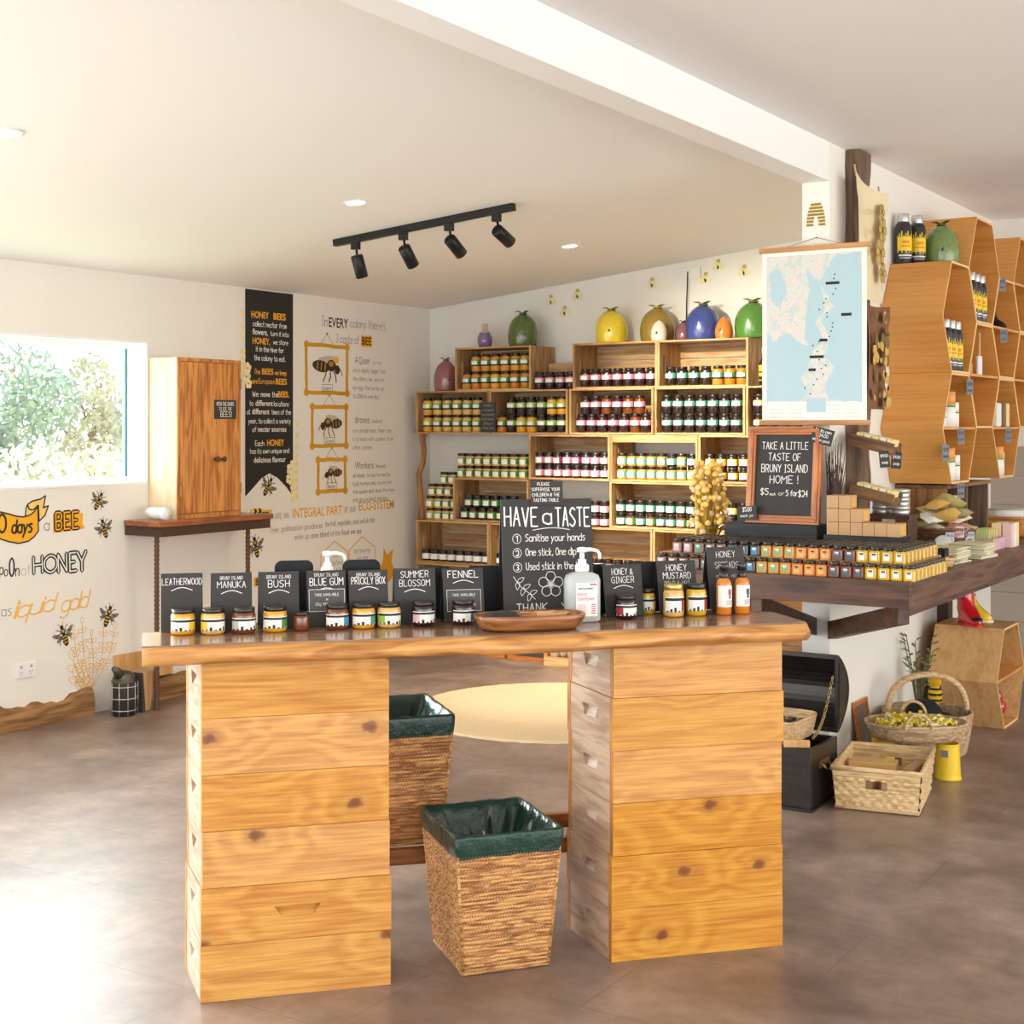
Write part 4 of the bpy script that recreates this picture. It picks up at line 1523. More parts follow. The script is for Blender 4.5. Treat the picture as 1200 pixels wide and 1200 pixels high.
# small black price card on the second row
t = thing('price_card', 'small black handwritten card between the first two second-row crates', 'sign', (-5.075, YF - .006, ROWZ[5] + .0))
mb = MB(); mb.box(-.058, .058, -.003, 0, .012, .205); mb.build('card', SLATE, t)
mb = MB()
Mt = frame_at((0, -.0036, 0), (1, 0, 0), (0, 0, 1))
for k in range(6):
    write(mb, ('HONEY', 'creamed', 'raw and pure', 'local bees', '250g or', '500g jars')[k], .014, Mt, 0, .178 - .029 * k, .13, fit=(.07, .085, .096, .09, .07, .088)[k])
mb.build('chalk_lettering', CHALKG, t, fixn=False)

# framed boards and a box leaning at the foot of the crates
for k, (x0, x1) in enumerate(((-5.21, -4.915), (-4.895, -4.60))):
    t = thing('framed_chalkboard', '%s of two orange-framed boards leaning on the floor below the crates' % ('left', 'right')[k], 'board', (0, YF - .06, 0), 0, 'framed boards on the floor')
    Mx = Matrix.Rotation(R(-5), 4, 'X')
    mb = MB(); mb.box(x0 + .02, x1 - .02, .004, .01, .02, .24, Mx); mb.build('panel', SLATE, t)
    mb = MB()
    for b in ((x0, x1, .001, .026), (x0, x1, .234, .26)):
        mb.box(b[0], b[1], 0, .018, b[2], b[3], Mx)
    mb.box(x0, x0 + .025, 0, .018, .026, .234, Mx); mb.box(x1 - .025, x1, 0, .018, .026, .234, Mx)
    mb.build('frame', FRAMEW, t)
t = thing('sack_box', 'wooden box holding pale jute bundles on the floor below the crates', 'box', (-4.36, YF - .16, 0))
mb = MB()
mb.box(-.2, .2, 0, .012, .001, .06); mb.box(-.2, -.188, .012, .14, .001, .3); mb.box(.188, .2, .012, .14, .001, .3); mb.box(-.188, .188, .128, .14, .001, .3); mb.box(-.188, .188, .012, .128, .001, .012)
mb.build('box_body', CRATE, t)
mb = MB()
for k in range(6):
    mb.ball((-.155 + .062 * k, .07, .10 + .02 * (k % 2)), (.036, .05, .085), sub=2)
mb.build('jute_bundle', JUTE, t)

# ------------------------------------------------------------------ ceramic beehive pots
POTS = {}


def hive_pot(label, loc, r, h, col, leaf=(120, 122, 50), bump=True, leaves=True, bee=True, cat='pot', style='dome', rz=0.0, ribs=True):
    t = thing('beehive_pot', label, cat, loc, rz, 'ceramic beehive pots on top of the shelves')
    cm = mat('glaze_%d_%d_%d' % col, col, .2, coat=.8, vary=.16, scale=60, bump=.35 if bump else 0)
    mb = MB()
    prof = [(0, .0005), (r * .88, .0005), (r * .93, h * .02)]
    n = 22
    for i in range(n + 1):
        s = i / n
        a = s
        base = r * ((1 - (max(0, a - .30) / .70) ** 2.3) ** .52 if a > .30 else .93 + .07 * math.sin(a / .30 * PI / 2))
        if style == 'egg':
            base = r * ((1 - (max(0, a - .25) / .75) ** 2.0) ** .60 if a > .25 else .9 + .1 * math.sin(a / .25 * PI / 2))
        rr = base * (1 + (.012 * math.cos(i * PI) if ribs else 0))
        prof.append((max(rr, r * .10), h * (.03 + .89 * s)))
    if bump:
        # scale-like dimples
        seg = 36
        verts, faces = [], []
        for k, (rr, z) in enumerate(prof):
            for i in range(seg):
                a = 2 * PI * (i + .5 * (k % 2)) / seg
                q = rr * (1 + .024 * ((i + k // 2) % 2) * (1 if 3 < k < n else 0))
                verts.append((q * math.cos(a), q * math.sin(a), z))
        for k in range(len(prof) - 1):
            for i in range(seg):
                j = (i + 1) % seg
                faces.append((k * seg + i, k * seg + j, (k + 1) * seg + j, (k + 1) * seg + i))
        faces.append(tuple(range((len(prof) - 1) * seg, len(prof) * seg)))
        mb.poly(verts, faces, None, 0, True)
    else:
        mb.lathe(prof, 32)
    mb.build('pot_body', cm, t)
    if leaves:
        lm = mat('glaze_leaf_%d' % leaf[0], leaf, .3, coat=.5)
        mb = MB()
        mb.lathe([(r * .26, h * .90), (r * .30, h * .925), (r * .2, h * .95), (0, h * .955)], 14)
        for k, a in enumerate((R(-20), R(100), R(200))):
            c, s = math.cos(a), math.sin(a)
            L = r * .62
            q = [(0, -.1, .945), (.45, -.2, .985), (1, 0, 1.0), (.45, .2, .985), (0, .1, .945), (.5, 0, 1.012)]
            vs = [((x * c - y * s) * L, (x * s + y * c) * L, z * h) for x, y, z in q]
            mb.poly(vs, [(0, 1, 5, 4), (1, 2, 5), (2, 3, 5), (3, 4, 5)])
            vs = [((x * c - y * s) * L, (x * s + y * c) * L, z * h - .004) for x, y, z in q]
            mb.poly(vs, [(4, 5, 1, 0), (5, 2, 1), (5, 3, 2), (5, 4, 3)])
        mb.build('leaf_knob', lm, t, fixn=False)
    if bee:
        mb = MB()
        a = -100 + (int(r * 10000) * 37) % 70
        mb.ball((r * math.cos(R(a)), r * math.sin(R(a)), h * .34), (.007, .007, .010), sub=1)
        mb.build('bee_relief', mat('glaze_bee', (90, 66, 30), .3, coat=.5), t)
    return t


T1 = ROWZ[6] + CH + .0016
T2 = ROWZ[5] + CH + .0016
YP = YF + .14
hive_pot('dusty pink beehive pot on the leftmost crate of the second row', (-5.497, YP - .02, T2), .080, .225, (156, 96, 98), leaf=(134, 110, 56))
hive_pot('large dark green beehive pot on the left top crate', (-4.900, YP, T1), .097, .232, (86, 104, 46), leaf=(84, 100, 44))
hive_pot('bright yellow beehive pot on the middle top crate', (-4.247, YP, T1), .103, .226, (240, 210, 54), leaf=(150, 128, 60), bump=False)
hive_pot('olive brown beehive pot right of the yellow pot', (-3.95, YP + .045, T1), .107, .232, (146, 122, 50), leaf=(170, 150, 30))
hive_pot('small cream speckled egg pot before the olive pot', (-3.872, YP - .092, T1), .050, .135, (226, 206, 188), leaves=False, style='egg', bump=False, ribs=False)
hive_pot('small mauve honey pot left of the blue pot', (-3.772, YP + .04, T1), .052, .13, (128, 82, 92), leaves=True, leaf=(126, 80, 92), style='egg', bump=False, bee=False)
hive_pot('cobalt blue beehive pot on the right top crate', (-3.622, YP, T1), .104, .232, (54, 70, 138), leaf=(96, 112, 50))
hive_pot('small orange egg pot between the blue and green pots', (-3.462, YP - .06, T1), .053, .142, (216, 122, 50), leaves=False, style='egg', bump=False)
hive_pot('leaf green beehive pot at the right end of the top crates', (-3.28 - .02, YP, T1), .108, .236, (78, 128, 52), leaf=(110, 106, 50))
t = thing('honey_pot', 'small purple two-handled honey pot with a pink bear lid', 'pot', (-5.185, YP - .02, T1))
mb = MB(); mb.lathe([(0, .0005), (.034, .0005), (.046, .02), (.050, .048), (.046, .075), (.036, .09), (.038, .098), (.034, .1)], 24)
for s in (-1, 1):
    mb.ball((s * .05, 0, .06), (.008, .008, .016), sub=1)
mb.build('pot_body', mat('glaze_purple', (134, 108, 152), .2, coat=.8), t)
mb = MB(); mb.lathe([(.03, .1), (.03, .104), (.02, .112), (0, .114)], 20)
mb.ball((0, 0, .135), (.023, .02, .024))
for s in (-1, 1):
    mb.ball((s * .017, 0, .155), .008, sub=1)
mb.ball((0, -.019, .131), (.008, .006, .006), sub=1)
mb.build('lid', mat('glaze_pink', (226, 186, 168), .3, coat=.5), t)
# cable dropping from a ceiling socket plate
t = thing('wall_plate', 'square cream wall plate with a hanging cord above the blue pot', 'socket', (-3.79, 7.998, 2.36))
mb = MB(); mb.box(-.07, .07, -.012, 0, 0.03, .10); mb.build('plate', CREAM, t, .002)
mb = MB(); mb.tube([(-.01, -.016, .075), (-.012, -.016, 0), (-.018, -.016, -.12), (-.02, -.014, -.3)], .0035, 6); mb.build('cord', BLACKM, t)

# ================================================================== THE LEFT WALL: painted lettering and decals
LW = frame_at((XL + .0012, 0, 0), (0, 1, 0), (0, 0, 1))


def lw(dz):
    return frame_at((XL + .0012 + dz, 0, 0), (0, 1, 0), (0, 0, 1))


def decal(name, label, mats, fill_, cat='wall decal', group=None):
    mb = MB()
    fill_(mb)
    o = mb.build(name, mats, None, fixn=False)
    return tag(o, label, cat, group)


def zz(x, y):
    px = x / 6.667
    return (4.46 + .00503 * px + .0000016 * px * px, 1.478 - ((70 + y / 6.667) / 1667) * (6.86 + .0046 * px))


def bee(label, M, cx, cy, s, rot, group='painted bees on the left wall'):
    t = thing('painted_bee', label, 'wall decal', (0, 0, 0), 0, group)
    c, sn = math.cos(rot), math.sin(rot)

    def P(x, y):
        return (cx + (x * c - y * sn) * s, cy + (x * sn + y * c) * s)

    def ell(mb, x, y, a, b, th=0, mi=0, z=0.0, n=12):
        ct, st = math.cos(th), math.sin(th)
        mb.poly([P(x + a * math.cos(2 * PI * i / n) * ct - b * math.sin(2 * PI * i / n) * st,
                   y + a * math.cos(2 * PI * i / n) * st + b * math.sin(2 * PI * i / n) * ct) + (z,) for i in range(n)], [tuple(range(n))], M, mi)
    mb = MB()
    ell(mb, 0, .22, .14, .15, 0, 0, .0004); ell(mb, 0, .42, .10, .09, 0, 0, .0004)
    ell(mb, 0, -.18, .16, .30, 0, 0, .0004)
    for sx in (-1, 1):
        for (x1, y1, x2, y2) in ((.12, .25, .34, .42), (.12, .18, .42, .10), (.10, .05, .36, -.28)):
            ribbon(mb, [[P(sx * x1, y1), P(sx * (x1 + x2) / 2, (y1 + y2) / 2 + .05), P(sx * x2, y2)]], .035 * s, M, 0, .0003)
        ribbon(mb, [[P(sx * .04, .48), P(sx * .14, .62)]], .025 * s, M, 0, .0003)
    mb.build('body', INK, t, fixn=False)
    mb = MB()
    for y, a in ((-.02, .13), (-.16, .15), (-.30, .11)):
        mb.poly([P(-a, y - .035) + (.0008,), P(a, y - .035) + (.0008,), P(a, y + .03) + (.0008,), P(-a, y + .03) + (.0008,)], [(0, 1, 2, 3)], M)
    ell(mb, 0, .24, .09, .07, 0, 0, .0008)
    mb.build('stripes', mat('bee_gold', (206, 160, 50), .7), t, fixn=False)
    mb = MB()
    for sx in (-1, 1):
        ell(mb, sx * .34, .12, .30, .10, sx * .55, 0, .0)
        ell(mb, sx * .27, -.06, .20, .07, sx * -.25, 0, .0)
    mb.build('wings', mat('bee_wing', (128, 122, 108), .7), t, fixn=False)
    return t


for (y, z, s, r, lab) in ((5.065, 1.089, .10, -.5, 'painted bee below the right end of the window'), (5.105, .945, .105, .3, 'painted bee right of the word BEE'),
                          (5.128, .485, .115, -.35, 'painted bee right of the words liquid gold'), (4.845, .42, .115, .35, 'painted bee at the top left of the golden branch'),
                          (6.352, 1.118, .125, -.6, 'painted bee in the notch of the black banner'), (6.25, .765, .13, .25, 'painted bee between the shelf leg and the wall lettering')):
    bee(lab, LW, y, z, s, r)

# the amber ribbon with "0 days"
def f_(mb):
    P = [zz(*p) for p in ((-300, 180), (-150, 170), (0, 200), (60, 214), (120, 232), (180, 238), (230, 222), (262, 196), (290, 150), (295, 345), (262, 392), (215, 428), (140, 445), (60, 430), (0, 410), (-150, 395), (-300, 410))]
    mb.poly([p + (0,) for p in P], [tuple(range(len(P) - 1, -1, -1))], lw(.0002), 0)
    Q = [zz(*p) for p in ((192, 232), (198, 170), (210, 140), (245, 115), (310, 98), (350, 72), (333, 165), (372, 150), (345, 225), (300, 270), (294, 150), (262, 196), (230, 222))]
    mb.poly([p + (0,) for p in Q], [tuple(range(len(Q) - 1, -1, -1))], lw(.0), 1)
    ribbon(mb, [P + [P[0]], Q[:11], [zz(*p) for p in ((210, 145), (222, 178), (250, 182), (275, 165), (290, 145))]], .0075, lw(.0005), 2)
    write(mb, '0', .088, lw(.0006), zz(14, 320)[0], zz(14, 360)[1], .13, 2 and .9, 3)
    write(mb, 'days', .062, lw(.0006), zz(165, 320)[0], zz(165, 352)[1] - .004, .17, mi=3, fit=.115, slant=.15)
decal('ribbon_decal', 'amber painted ribbon with the words 0 days, under the window', [AMBER, AMBERL, INKG, INK], f_)


def f_(mb):
    write(mb, 'a', .055, LW, zz(360, 330)[0], zz(360, 342)[1], .09)
decal('wall_lettering', 'small grey letter a between the ribbon and the word BEE', GREY, f_)


def inline(mb, txt, h, cx, y, fit, rot=0.0, mo=1, mi=0):
    block(mb, txt, h, lw(.0005), cx, y, .045, fit, mi, 0, rot)
    ls, tw = text_strokes(txt, h * .86, 1.0, 2.6)
    s = fit * .90 / tw
    c, sn = math.cos(rot), math.sin(rot)


def f_(mb):
    q = [zz(*p) for p in ((408, 235), (412, 210), (648, 205), (645, 285), (662, 325), (620, 335), (440, 362), (412, 362))]
    mb.poly([p + (0,) for p in q], [tuple(range(7, -1, -1))], LW, 0)
    for k, ch in enumerate('BEE'):
        x = zz(455 + 67 * k, 0)[0]
        for wd, mi, dz in ((.29, 1, .0004), (.09, 0, .0012)):
            write(mb, ch, .083, lw(dz), x, zz(455 + 67 * k, 346 - 5 * k)[1] + .008, wd, mi=mi, jit=0, fit=.036, rot=.02)
decal('wall_lettering', 'painted word BEE in striped capitals on an amber patch', [AMBER, INK], f_)


def f_(mb):
    for k, (ch, x, w) in enumerate((('H', 292, .052), ('O', 392, .070), ('N', 485, .052), ('E', 568, .040), ('Y', 640, .056))):
        px, pz = zz(x, 688 - .06 * (x - 292))
        for wd, mi, dz in ((.27, 0, .0003), (.085, 1, .0010)):
            write(mb, ch, .080 + .004 * k, lw(dz), px, pz + .009, wd, mi=mi, jit=0, fit=w, rot=.03)
decal('wall_lettering', 'painted word HONEY in dark green inline capitals', [INKG, CREAM], f_)


def f_(mb):
    for ch, x, h, w, y in (('p', 8, .044, .020, 690), ('o', 44, .040, .017, 700), ('O', 88, .070, .024, 702), ('n', 130, .046, .020, 698)):
        px, pz = zz(x, y)
        write(mb, ch, h * 1.25, LW, px, pz, .10, jit=0, fit=w)
decal('wall_lettering', 'narrow dark painted letters p o o n at the left edge', INK, f_)


def f_(mb):
    write(mb, 'of', .05, LW, *zz(198, 690), .07)
decal('wall_lettering', 'pale grey painted word of, left of HONEY', mat('wall_ink_pale_grey', (190, 182, 170), .8), f_)


def f_(mb):
    write(mb, 'as', .05, LW, zz(47, 0)[0], zz(47, 1012)[1], .08)
decal('wall_lettering', 'small grey painted word as, left of liquid gold', GREY, f_)


def f_(mb):
    write(mb, 'liquid', .085, LW, zz(258, 0)[0], zz(258, 1000)[1] + .002, .095, gap=.6, slant=.3, fit=.235, jit=.1, rot=.06)
    write(mb, 'gold', .085, LW, zz(578, 0)[0], zz(578, 958)[1], .095, gap=.6, slant=.3, fit=.165, jit=.1, rot=.06)
decal('wall_lettering', 'golden painted script words liquid gold', mat('wall_ink_script_gold', (240, 190, 100), .7), f_)


def f_(mb):
    # stems with outlined leaves
    base = (5.02, .125)
    stems = [((4.905, .44), -.05), ((4.96, .47), -.03), ((5.02, .40), .02), ((5.10, .43), .04), ((5.175, .42), .06), ((4.90, .29), -.04), ((4.92, .20), -.05), ((4.96, .17), -.02)]
    for (tip, bend) in stems:
        mid = ((base[0] + tip[0]) / 2 + bend * .6, (base[1] + tip[1]) / 2)
        c = catmull([base, mid, tip], False, 6)
        ribbon(mb, [c], .003, LW)
        n = 5 if tip[1] > .35 else 2
        for k in range(n + 1):
            i = int((len(c) - 1) * (.35 + .65 * k / n))
            x, y = c[i]
            for sgn in ((-1, 1) if k < n else (0,)):
                a = PI / 2 + sgn * .95 + (tip[0] - base[0]) * -2
                L = .034 if tip[1] > .35 else .06
                q = [(0, 0), (L * .5, L * .3), (L, 0), (L * .5, -L * .3)]
                ribbon(mb, [catmull([(x + px * math.cos(a) - py * math.sin(a), y + px * math.sin(a) + py * math.cos(a)) for px, py in q], True)], .0026, LW)
decal('branch_decal', 'golden line drawing of a leafy branch low on the left wall', GOLD, f_)

# the black banner with its lettering
t = thing('wall_banner', 'tall black banner with swallowtail foot and white and gold lettering', 'banner')
zt0, zt1 = 2.283, 2.283
mb = MB()
q = [(6.159, zt0), (6.576, zt1), (6.576, 1.055), (6.52, 1.11), (6.44, 1.17), (6.367, 1.2), (6.30, 1.175), (6.22, 1.115), (6.159, 1.07)]
mb.prism(q[::-1], 0, .0012, lw(0))
mb.build('cloth', mat('banner_black', (44, 42, 38), .8), t)
LB = lw(.0016)
bz = lambda py: 1.478 + (500 - py) * .00493
mw, mg = MB(), MB()
cx = 6.37
for txt, py, h, fit, kind in (
        ('collect nectar from', 380, .030, .29, 'w'), ('it in the hive for', 410, .030, .24, 'w'), ('the colony to eat.', 420.5, .030, .27, 'w'),
        ('year, to collect a variety', 496, .028, .37, 'w'), ('has its own unique and', 532, .028, .34, 'w')):
    write(mw, txt, h, LB, cx, bz(py), .13, fit=fit, jit=.1)
write(mw, 'turn it into', .028, LB, cx + .085, bz(390), .13, fit=.16); block(mw, 'flowers,', .036, LB, cx - .085, bz(390), .02, .13)
write(mw, 'we store', .028, LB, cx + .095, bz(400), .13, fit=.13)
write(mw, 'We', .03, LB, cx - .125, bz(464), .13, fit=.05); block(mw, 'move', .032, LB, cx - .04, bz(464), .02, .08); write(mw, 'the', .03, LB, cx + .045, bz(464), .13, fit=.05)
write(mw, 'to', .028, LB, cx - .16, bz(475), .13, fit=.03); block(mw, 'different', .034, LB, cx - .05, bz(475), .02, .15); write(mw, 'locations', .028, LB, cx + .10, bz(475), .13, fit=.13)
write(mw, 'at', .028, LB, cx - .185, bz(485), .13, fit=.025); block(mw, 'different', .034, LB, cx - .08, bz(485), .02, .15); write(mw, 'times of the', .028, LB, cx + .10, bz(485), .13, fit=.17)
write(mw, 'of', .028, LB, cx - .135, bz(506), .13, fit=.03); block(mw, 'nectar sources', .032, LB, cx + .02, bz(506), .02, .25)
write(mw, 'Each', .030, LB, cx - .09, bz(523), .13, fit=.075)
block(mw, 'delicious flavour', .034, LB, cx, bz(543), .02, .28)
mw.build('white_lettering', CHALK, t, fixn=False)
block(mg, 'HONEY', .040, LB, cx - .085, bz(370), .03, .15); block(mg, 'BEES', .040, LB, cx + .085, bz(370), .03, .11)
block(mg, 'HONEY,', .038, LB, cx - .075, bz(401), .03, .15)
write(mg, 'The', .028, LB, cx - .11, bz(437), .13, fit=.05); block(mg, 'BEES', .036, LB, cx - .02, bz(437), .03, .1); write(mg, 'we keep', .028, LB, cx + .095, bz(437), .13, fit=.10)
write(mg, 'are', .028, LB, cx - .13, bz(448.5), .13, fit=.04); block(mg, 'European', .034, LB, cx - .03, bz(448.5), .0, .14); block(mg, 'BEES', .036, LB, cx + .10, bz(448.5), .03, .1)
block(mg, 'BEES.', .036, LB, cx + .12, bz(464), .03, .1)
block(mg, 'HONEY', .038, LB, cx + .05, bz(523), .03, .15)
mg.build('gold_lettering', mat('banner_gold', (246, 176, 44), .7), t, fixn=False)

# pale blossom clusters at the banner's edges
def blossom(label, pts, r):
    def f(mb):
        for (y, z, k) in pts:
            for i in range(5):
                a = 2 * PI * i / 5 + y * 9
                q = [(y + r * k * (.55 * math.cos(a) + .45 * math.cos(2 * PI * j / 8)), z + r * k * (.55 * math.sin(a) + .45 * math.sin(2 * PI * j / 8)), .0005 * i) for j in range(8)]
                mb.poly(q, [tuple(range(8))], lw(.0018 if y > 6.15 else .0002), i % 2)
    decal('blossom_decal', label, [mat('blossom_cream', (248, 234, 190), .7), PALEY], f)


blossom('pale blossom decal at the left edge of the black banner', [(6.145, 1.80 + .035 * k + .0, .8) for k in range(4)] + [(6.175, 1.82, .9), (6.165, 1.77, 1.0), (6.185, 1.73, .8), (6.13, 2.0, .5), (6.13, 2.06, .5), (6.13, 2.14, .5)], .04)
blossom('pale blossom decal at the lower right edge of the black banner', [(6.585, 1.05 + .05 * k, .85) for k in range(5)] + [(6.555, 1.22, .9), (6.545, 1.16, .8), (6.60, 1.30, .5), (6.61, 1.36, .5), (6.615, 1.43, .45), (6.62, 1.5, .4)], .045)


def f_(mb):
    write(mb, 'In', .062, LW, 6.875, 2.108, .08, fit=.05, mi=1)
    block(mb, 'EVERY', .062, LW, 7.01, 2.106, .02, .19, 0)
    write(mb, "colony there's", .056, LW, 7.31, 2.116, .07, fit=.36, mi=1)
    write(mb, '3 caste of', .054, LW, 7.10, 2.010, .075, fit=.23, mi=1)
    mb.poly([(7.238, 1.995, 0), (7.352, 1.998, 0), (7.352, 2.072, 0), (7.238, 2.068, 0)], [(0, 1, 2, 3)], LW, 2)
    block(mb, 'BEE', .052, lw(.0005), 7.295, 2.010, .03, .095, 0)
decal('wall_lettering', "painted heading In EVERY colony there's 3 caste of BEE", [INK, GREY, AMBER], f_)


def para(label, head, hz, hy, tail, lines, z0, dz, y0, wds):
    def f(mb):
        block(mb, head, .05, LW, y0 + hy / 2 + .02, hz, -.004, hy, 0)
        write(mb, tail, .022, LW, y0 + hy + .10, hz + .003, .1, fit=.10, mi=1)
        for k, (l, wd) in enumerate(zip(lines, wds)):
            write(mb, l, .026, LW, y0 + wd / 2, z0 - dz * k, .1, fit=wd, mi=1, jit=.1)
    decal('wall_lettering', label, [mat('wall_ink_soft', (112, 106, 98), .7), GREY], f)


para('grey wall paragraph about the queen, right of the top bee frame', 'A Queen', 1.885, .15, '(one)', ('and is slightly bigger than', 'the others, her job is to', 'lay eggs. She can lay up', 'to 2000 in one day!'), 1.83, .056, 7.155, (.34, .32, .32, .27))
para('grey wall paragraph about drones, right of the middle bee frame', 'drones', 1.50, .15, '(hundreds)', ('are all male bees. Their role', 'is to mate with queens from', 'other colonies.'), 1.44, .054, 7.155, (.40, .42, .2))
para('grey wall paragraph about workers, right of the lowest bee frame', 'Workers', 1.205, .19, '(thousands)', ('all female, forage for nectar,', 'build honeycomb, nurse and', 'the queen and clean the hive,', 'and also protect the hive.'), 1.15, .052, 7.155, (.40, .40, .44, .37))


def f_(mb):
    mb.poly([(6.20, .915, 0), (6.385, .925, 0), (6.385, .985, 0), (6.20, .978, 0)], [(0, 1, 2, 3)], LW, 0)
    block(mb, 'BEES', .045, lw(.0005), 6.30, .928, .03, .12, 2)
    write(mb, 'ARE AN', .034, LW, 6.475, .925, .09, fit=.12, mi=1)
    block(mb, 'INTEGRAL PART', .06, LW, 6.81, .922, .02, .47, 0)
    write(mb, 'OF OUR', .034, LW, 7.125, .93, .09, fit=.11, mi=1)
    block(mb, 'ECO-SYSTEM', .06, LW, 7.40, .935, .02, .37, 0)
    write(mb, 'Their', .034, LW, 6.41, .845, .09, fit=.08, mi=1)
    block(mb, 'pollination produces', .038, LW, 6.665, .845, -.003, .38, 1)
    write(mb, 'the fruit, vegetables, seeds and oils that', .032, LW, 7.13, .852, .09, fit=.50, mi=1)
    write(mb, 'make up', .032, LW, 6.66, .79, .09, fit=.13, mi=1)
    block(mb, 'one third', .038, LW, 6.83, .788, 0, .17, 3)
    write(mb, 'of the', .032, LW, 6.98, .79, .09, fit=.09, mi=1)
    block(mb, 'food we eat', .038, LW, 7.14, .788, 0, .2, 3)
decal('wall_lettering', 'gold wall lettering BEES ARE AN INTEGRAL PART OF OUR ECO-SYSTEM', [GOLD, GREY, INK, MATS['wall_ink_soft']], f_)


def hexa(cy, cz, r, lab, lines):
    def f(mb):
        ribbon(mb, [[(cy + r * math.cos(R(90 + 60 * k)), cz + r * math.sin(R(90 + 60 * k))) for k in range(7)]], .007, LW, 0)
        for k, l in enumerate(lines):
            write(mb, l, .028, LW, cy, cz + .055 - .05 * k, .1, mi=1, fit=.16 if len(l) > 8 else .11)
    decal('wall_lettering', lab, [GOLD, GREY], f)


hexa(6.97, .60, .155, 'left gold hexagon outline with grey words low on the wall', ('I am', 'satisfied', 'and full'))
hexa(7.25, .61, .155, 'right gold hexagon outline with grey words low on the wall', ('by buying', 'you are', 'helping bees'))


def f_(mb):
    q = [(7.44, .54), (7.47, .60), (7.475, .68), (7.51, .63), (7.58, .66), (7.56, .58), (7.60, .5), (7.5, .42), (7.45, .46)]
    mb.poly([p + (0,) for p in q], [tuple(range(8, -1, -1))], LW, 0)
decal('maple_decal', 'pointed orange leaf decal low on the wall near the corner', mat('leaf_orange', (238, 170, 40), .7), f_)


def f_(mb):
    mb.poly([(6.235, .535, 0), (6.35, .54, 0), (6.35, .598, 0), (6.235, .592, 0)], [(0, 1, 2, 3)], LW, 0)
    block(mb, 'BEES', .042, lw(.0005), 6.293, .545, .03, .09, 1)
    write(mb, 'are busy', .03, LW, 6.45, .55, .1, fit=.14, mi=2)
decal('wall_lettering', 'small gold BEES patch beside the MANUKA and BUSH signs', [GOLD, INK, GREY], f_)


# three painted frames with bees
def bee_side(mb, M, cx, cy, s, mi0, mi1, mi2, queen=False, head=1):
    def ell(x, y, a, b, th, mi, dz):
        n = 16
        ct, sn = math.cos(th), math.sin(th)
        mb.poly([(cx + head * (x + a * math.cos(2 * PI * i / n) * ct - b * math.sin(2 * PI * i / n) * sn) * s,
                  cy + (y + a * math.cos(2 * PI * i / n) * sn + b * math.sin(2 * PI * i / n) * ct) * s, dz) for i in range(n)], [tuple(range(n))], M, mi)
    ell(-.10, .20, .34, .10, .15, mi2, .0002)
    ell(-.28, .03, .34 if queen else .28, .15, -.12, mi0, .0006)
    ell(.13, .06, .18, .15, 0, mi0, .0007)
    ell(.36, -.04, .11, .12, 0, mi0, .0008)
    for k in range(3):
        ell(-.42 + .15 * k, .045 - .01 * k, .025, .13, -.12, mi1, .0011)
    ell(.12, .10, .10, .07, 0, mi1, .0012)
    for (x0, x1, x2) in ((-.05, -.12, -.2), (.08, .1, .02), (.2, .3, .32)):
        ribbon(mb, [[(cx + head * x0 * s, cy - .05 * s), (cx + head * x1 * s, cy - .22 * s), (cx + head * x2 * s, cy - .36 * s)]], .035 * s, M, mi0, .0009)
    ribbon(mb, [[(cx + head * .42 * s, cy + .02 * s), (cx + head * .52 * s, cy - .08 * s), (cx + head * .56 * s, cy - .18 * s)]], .025 * s, M, mi0, .0009)
    if queen:
        mb.poly([(cx + head * x * s, cy + y * s, .0014) for x, y in ((.22, .16), (.40, .12), (.44, .30), (.36, .22), (.32, .34), (.28, .24), (.2, .32))], [tuple(range(7))], M, 3)


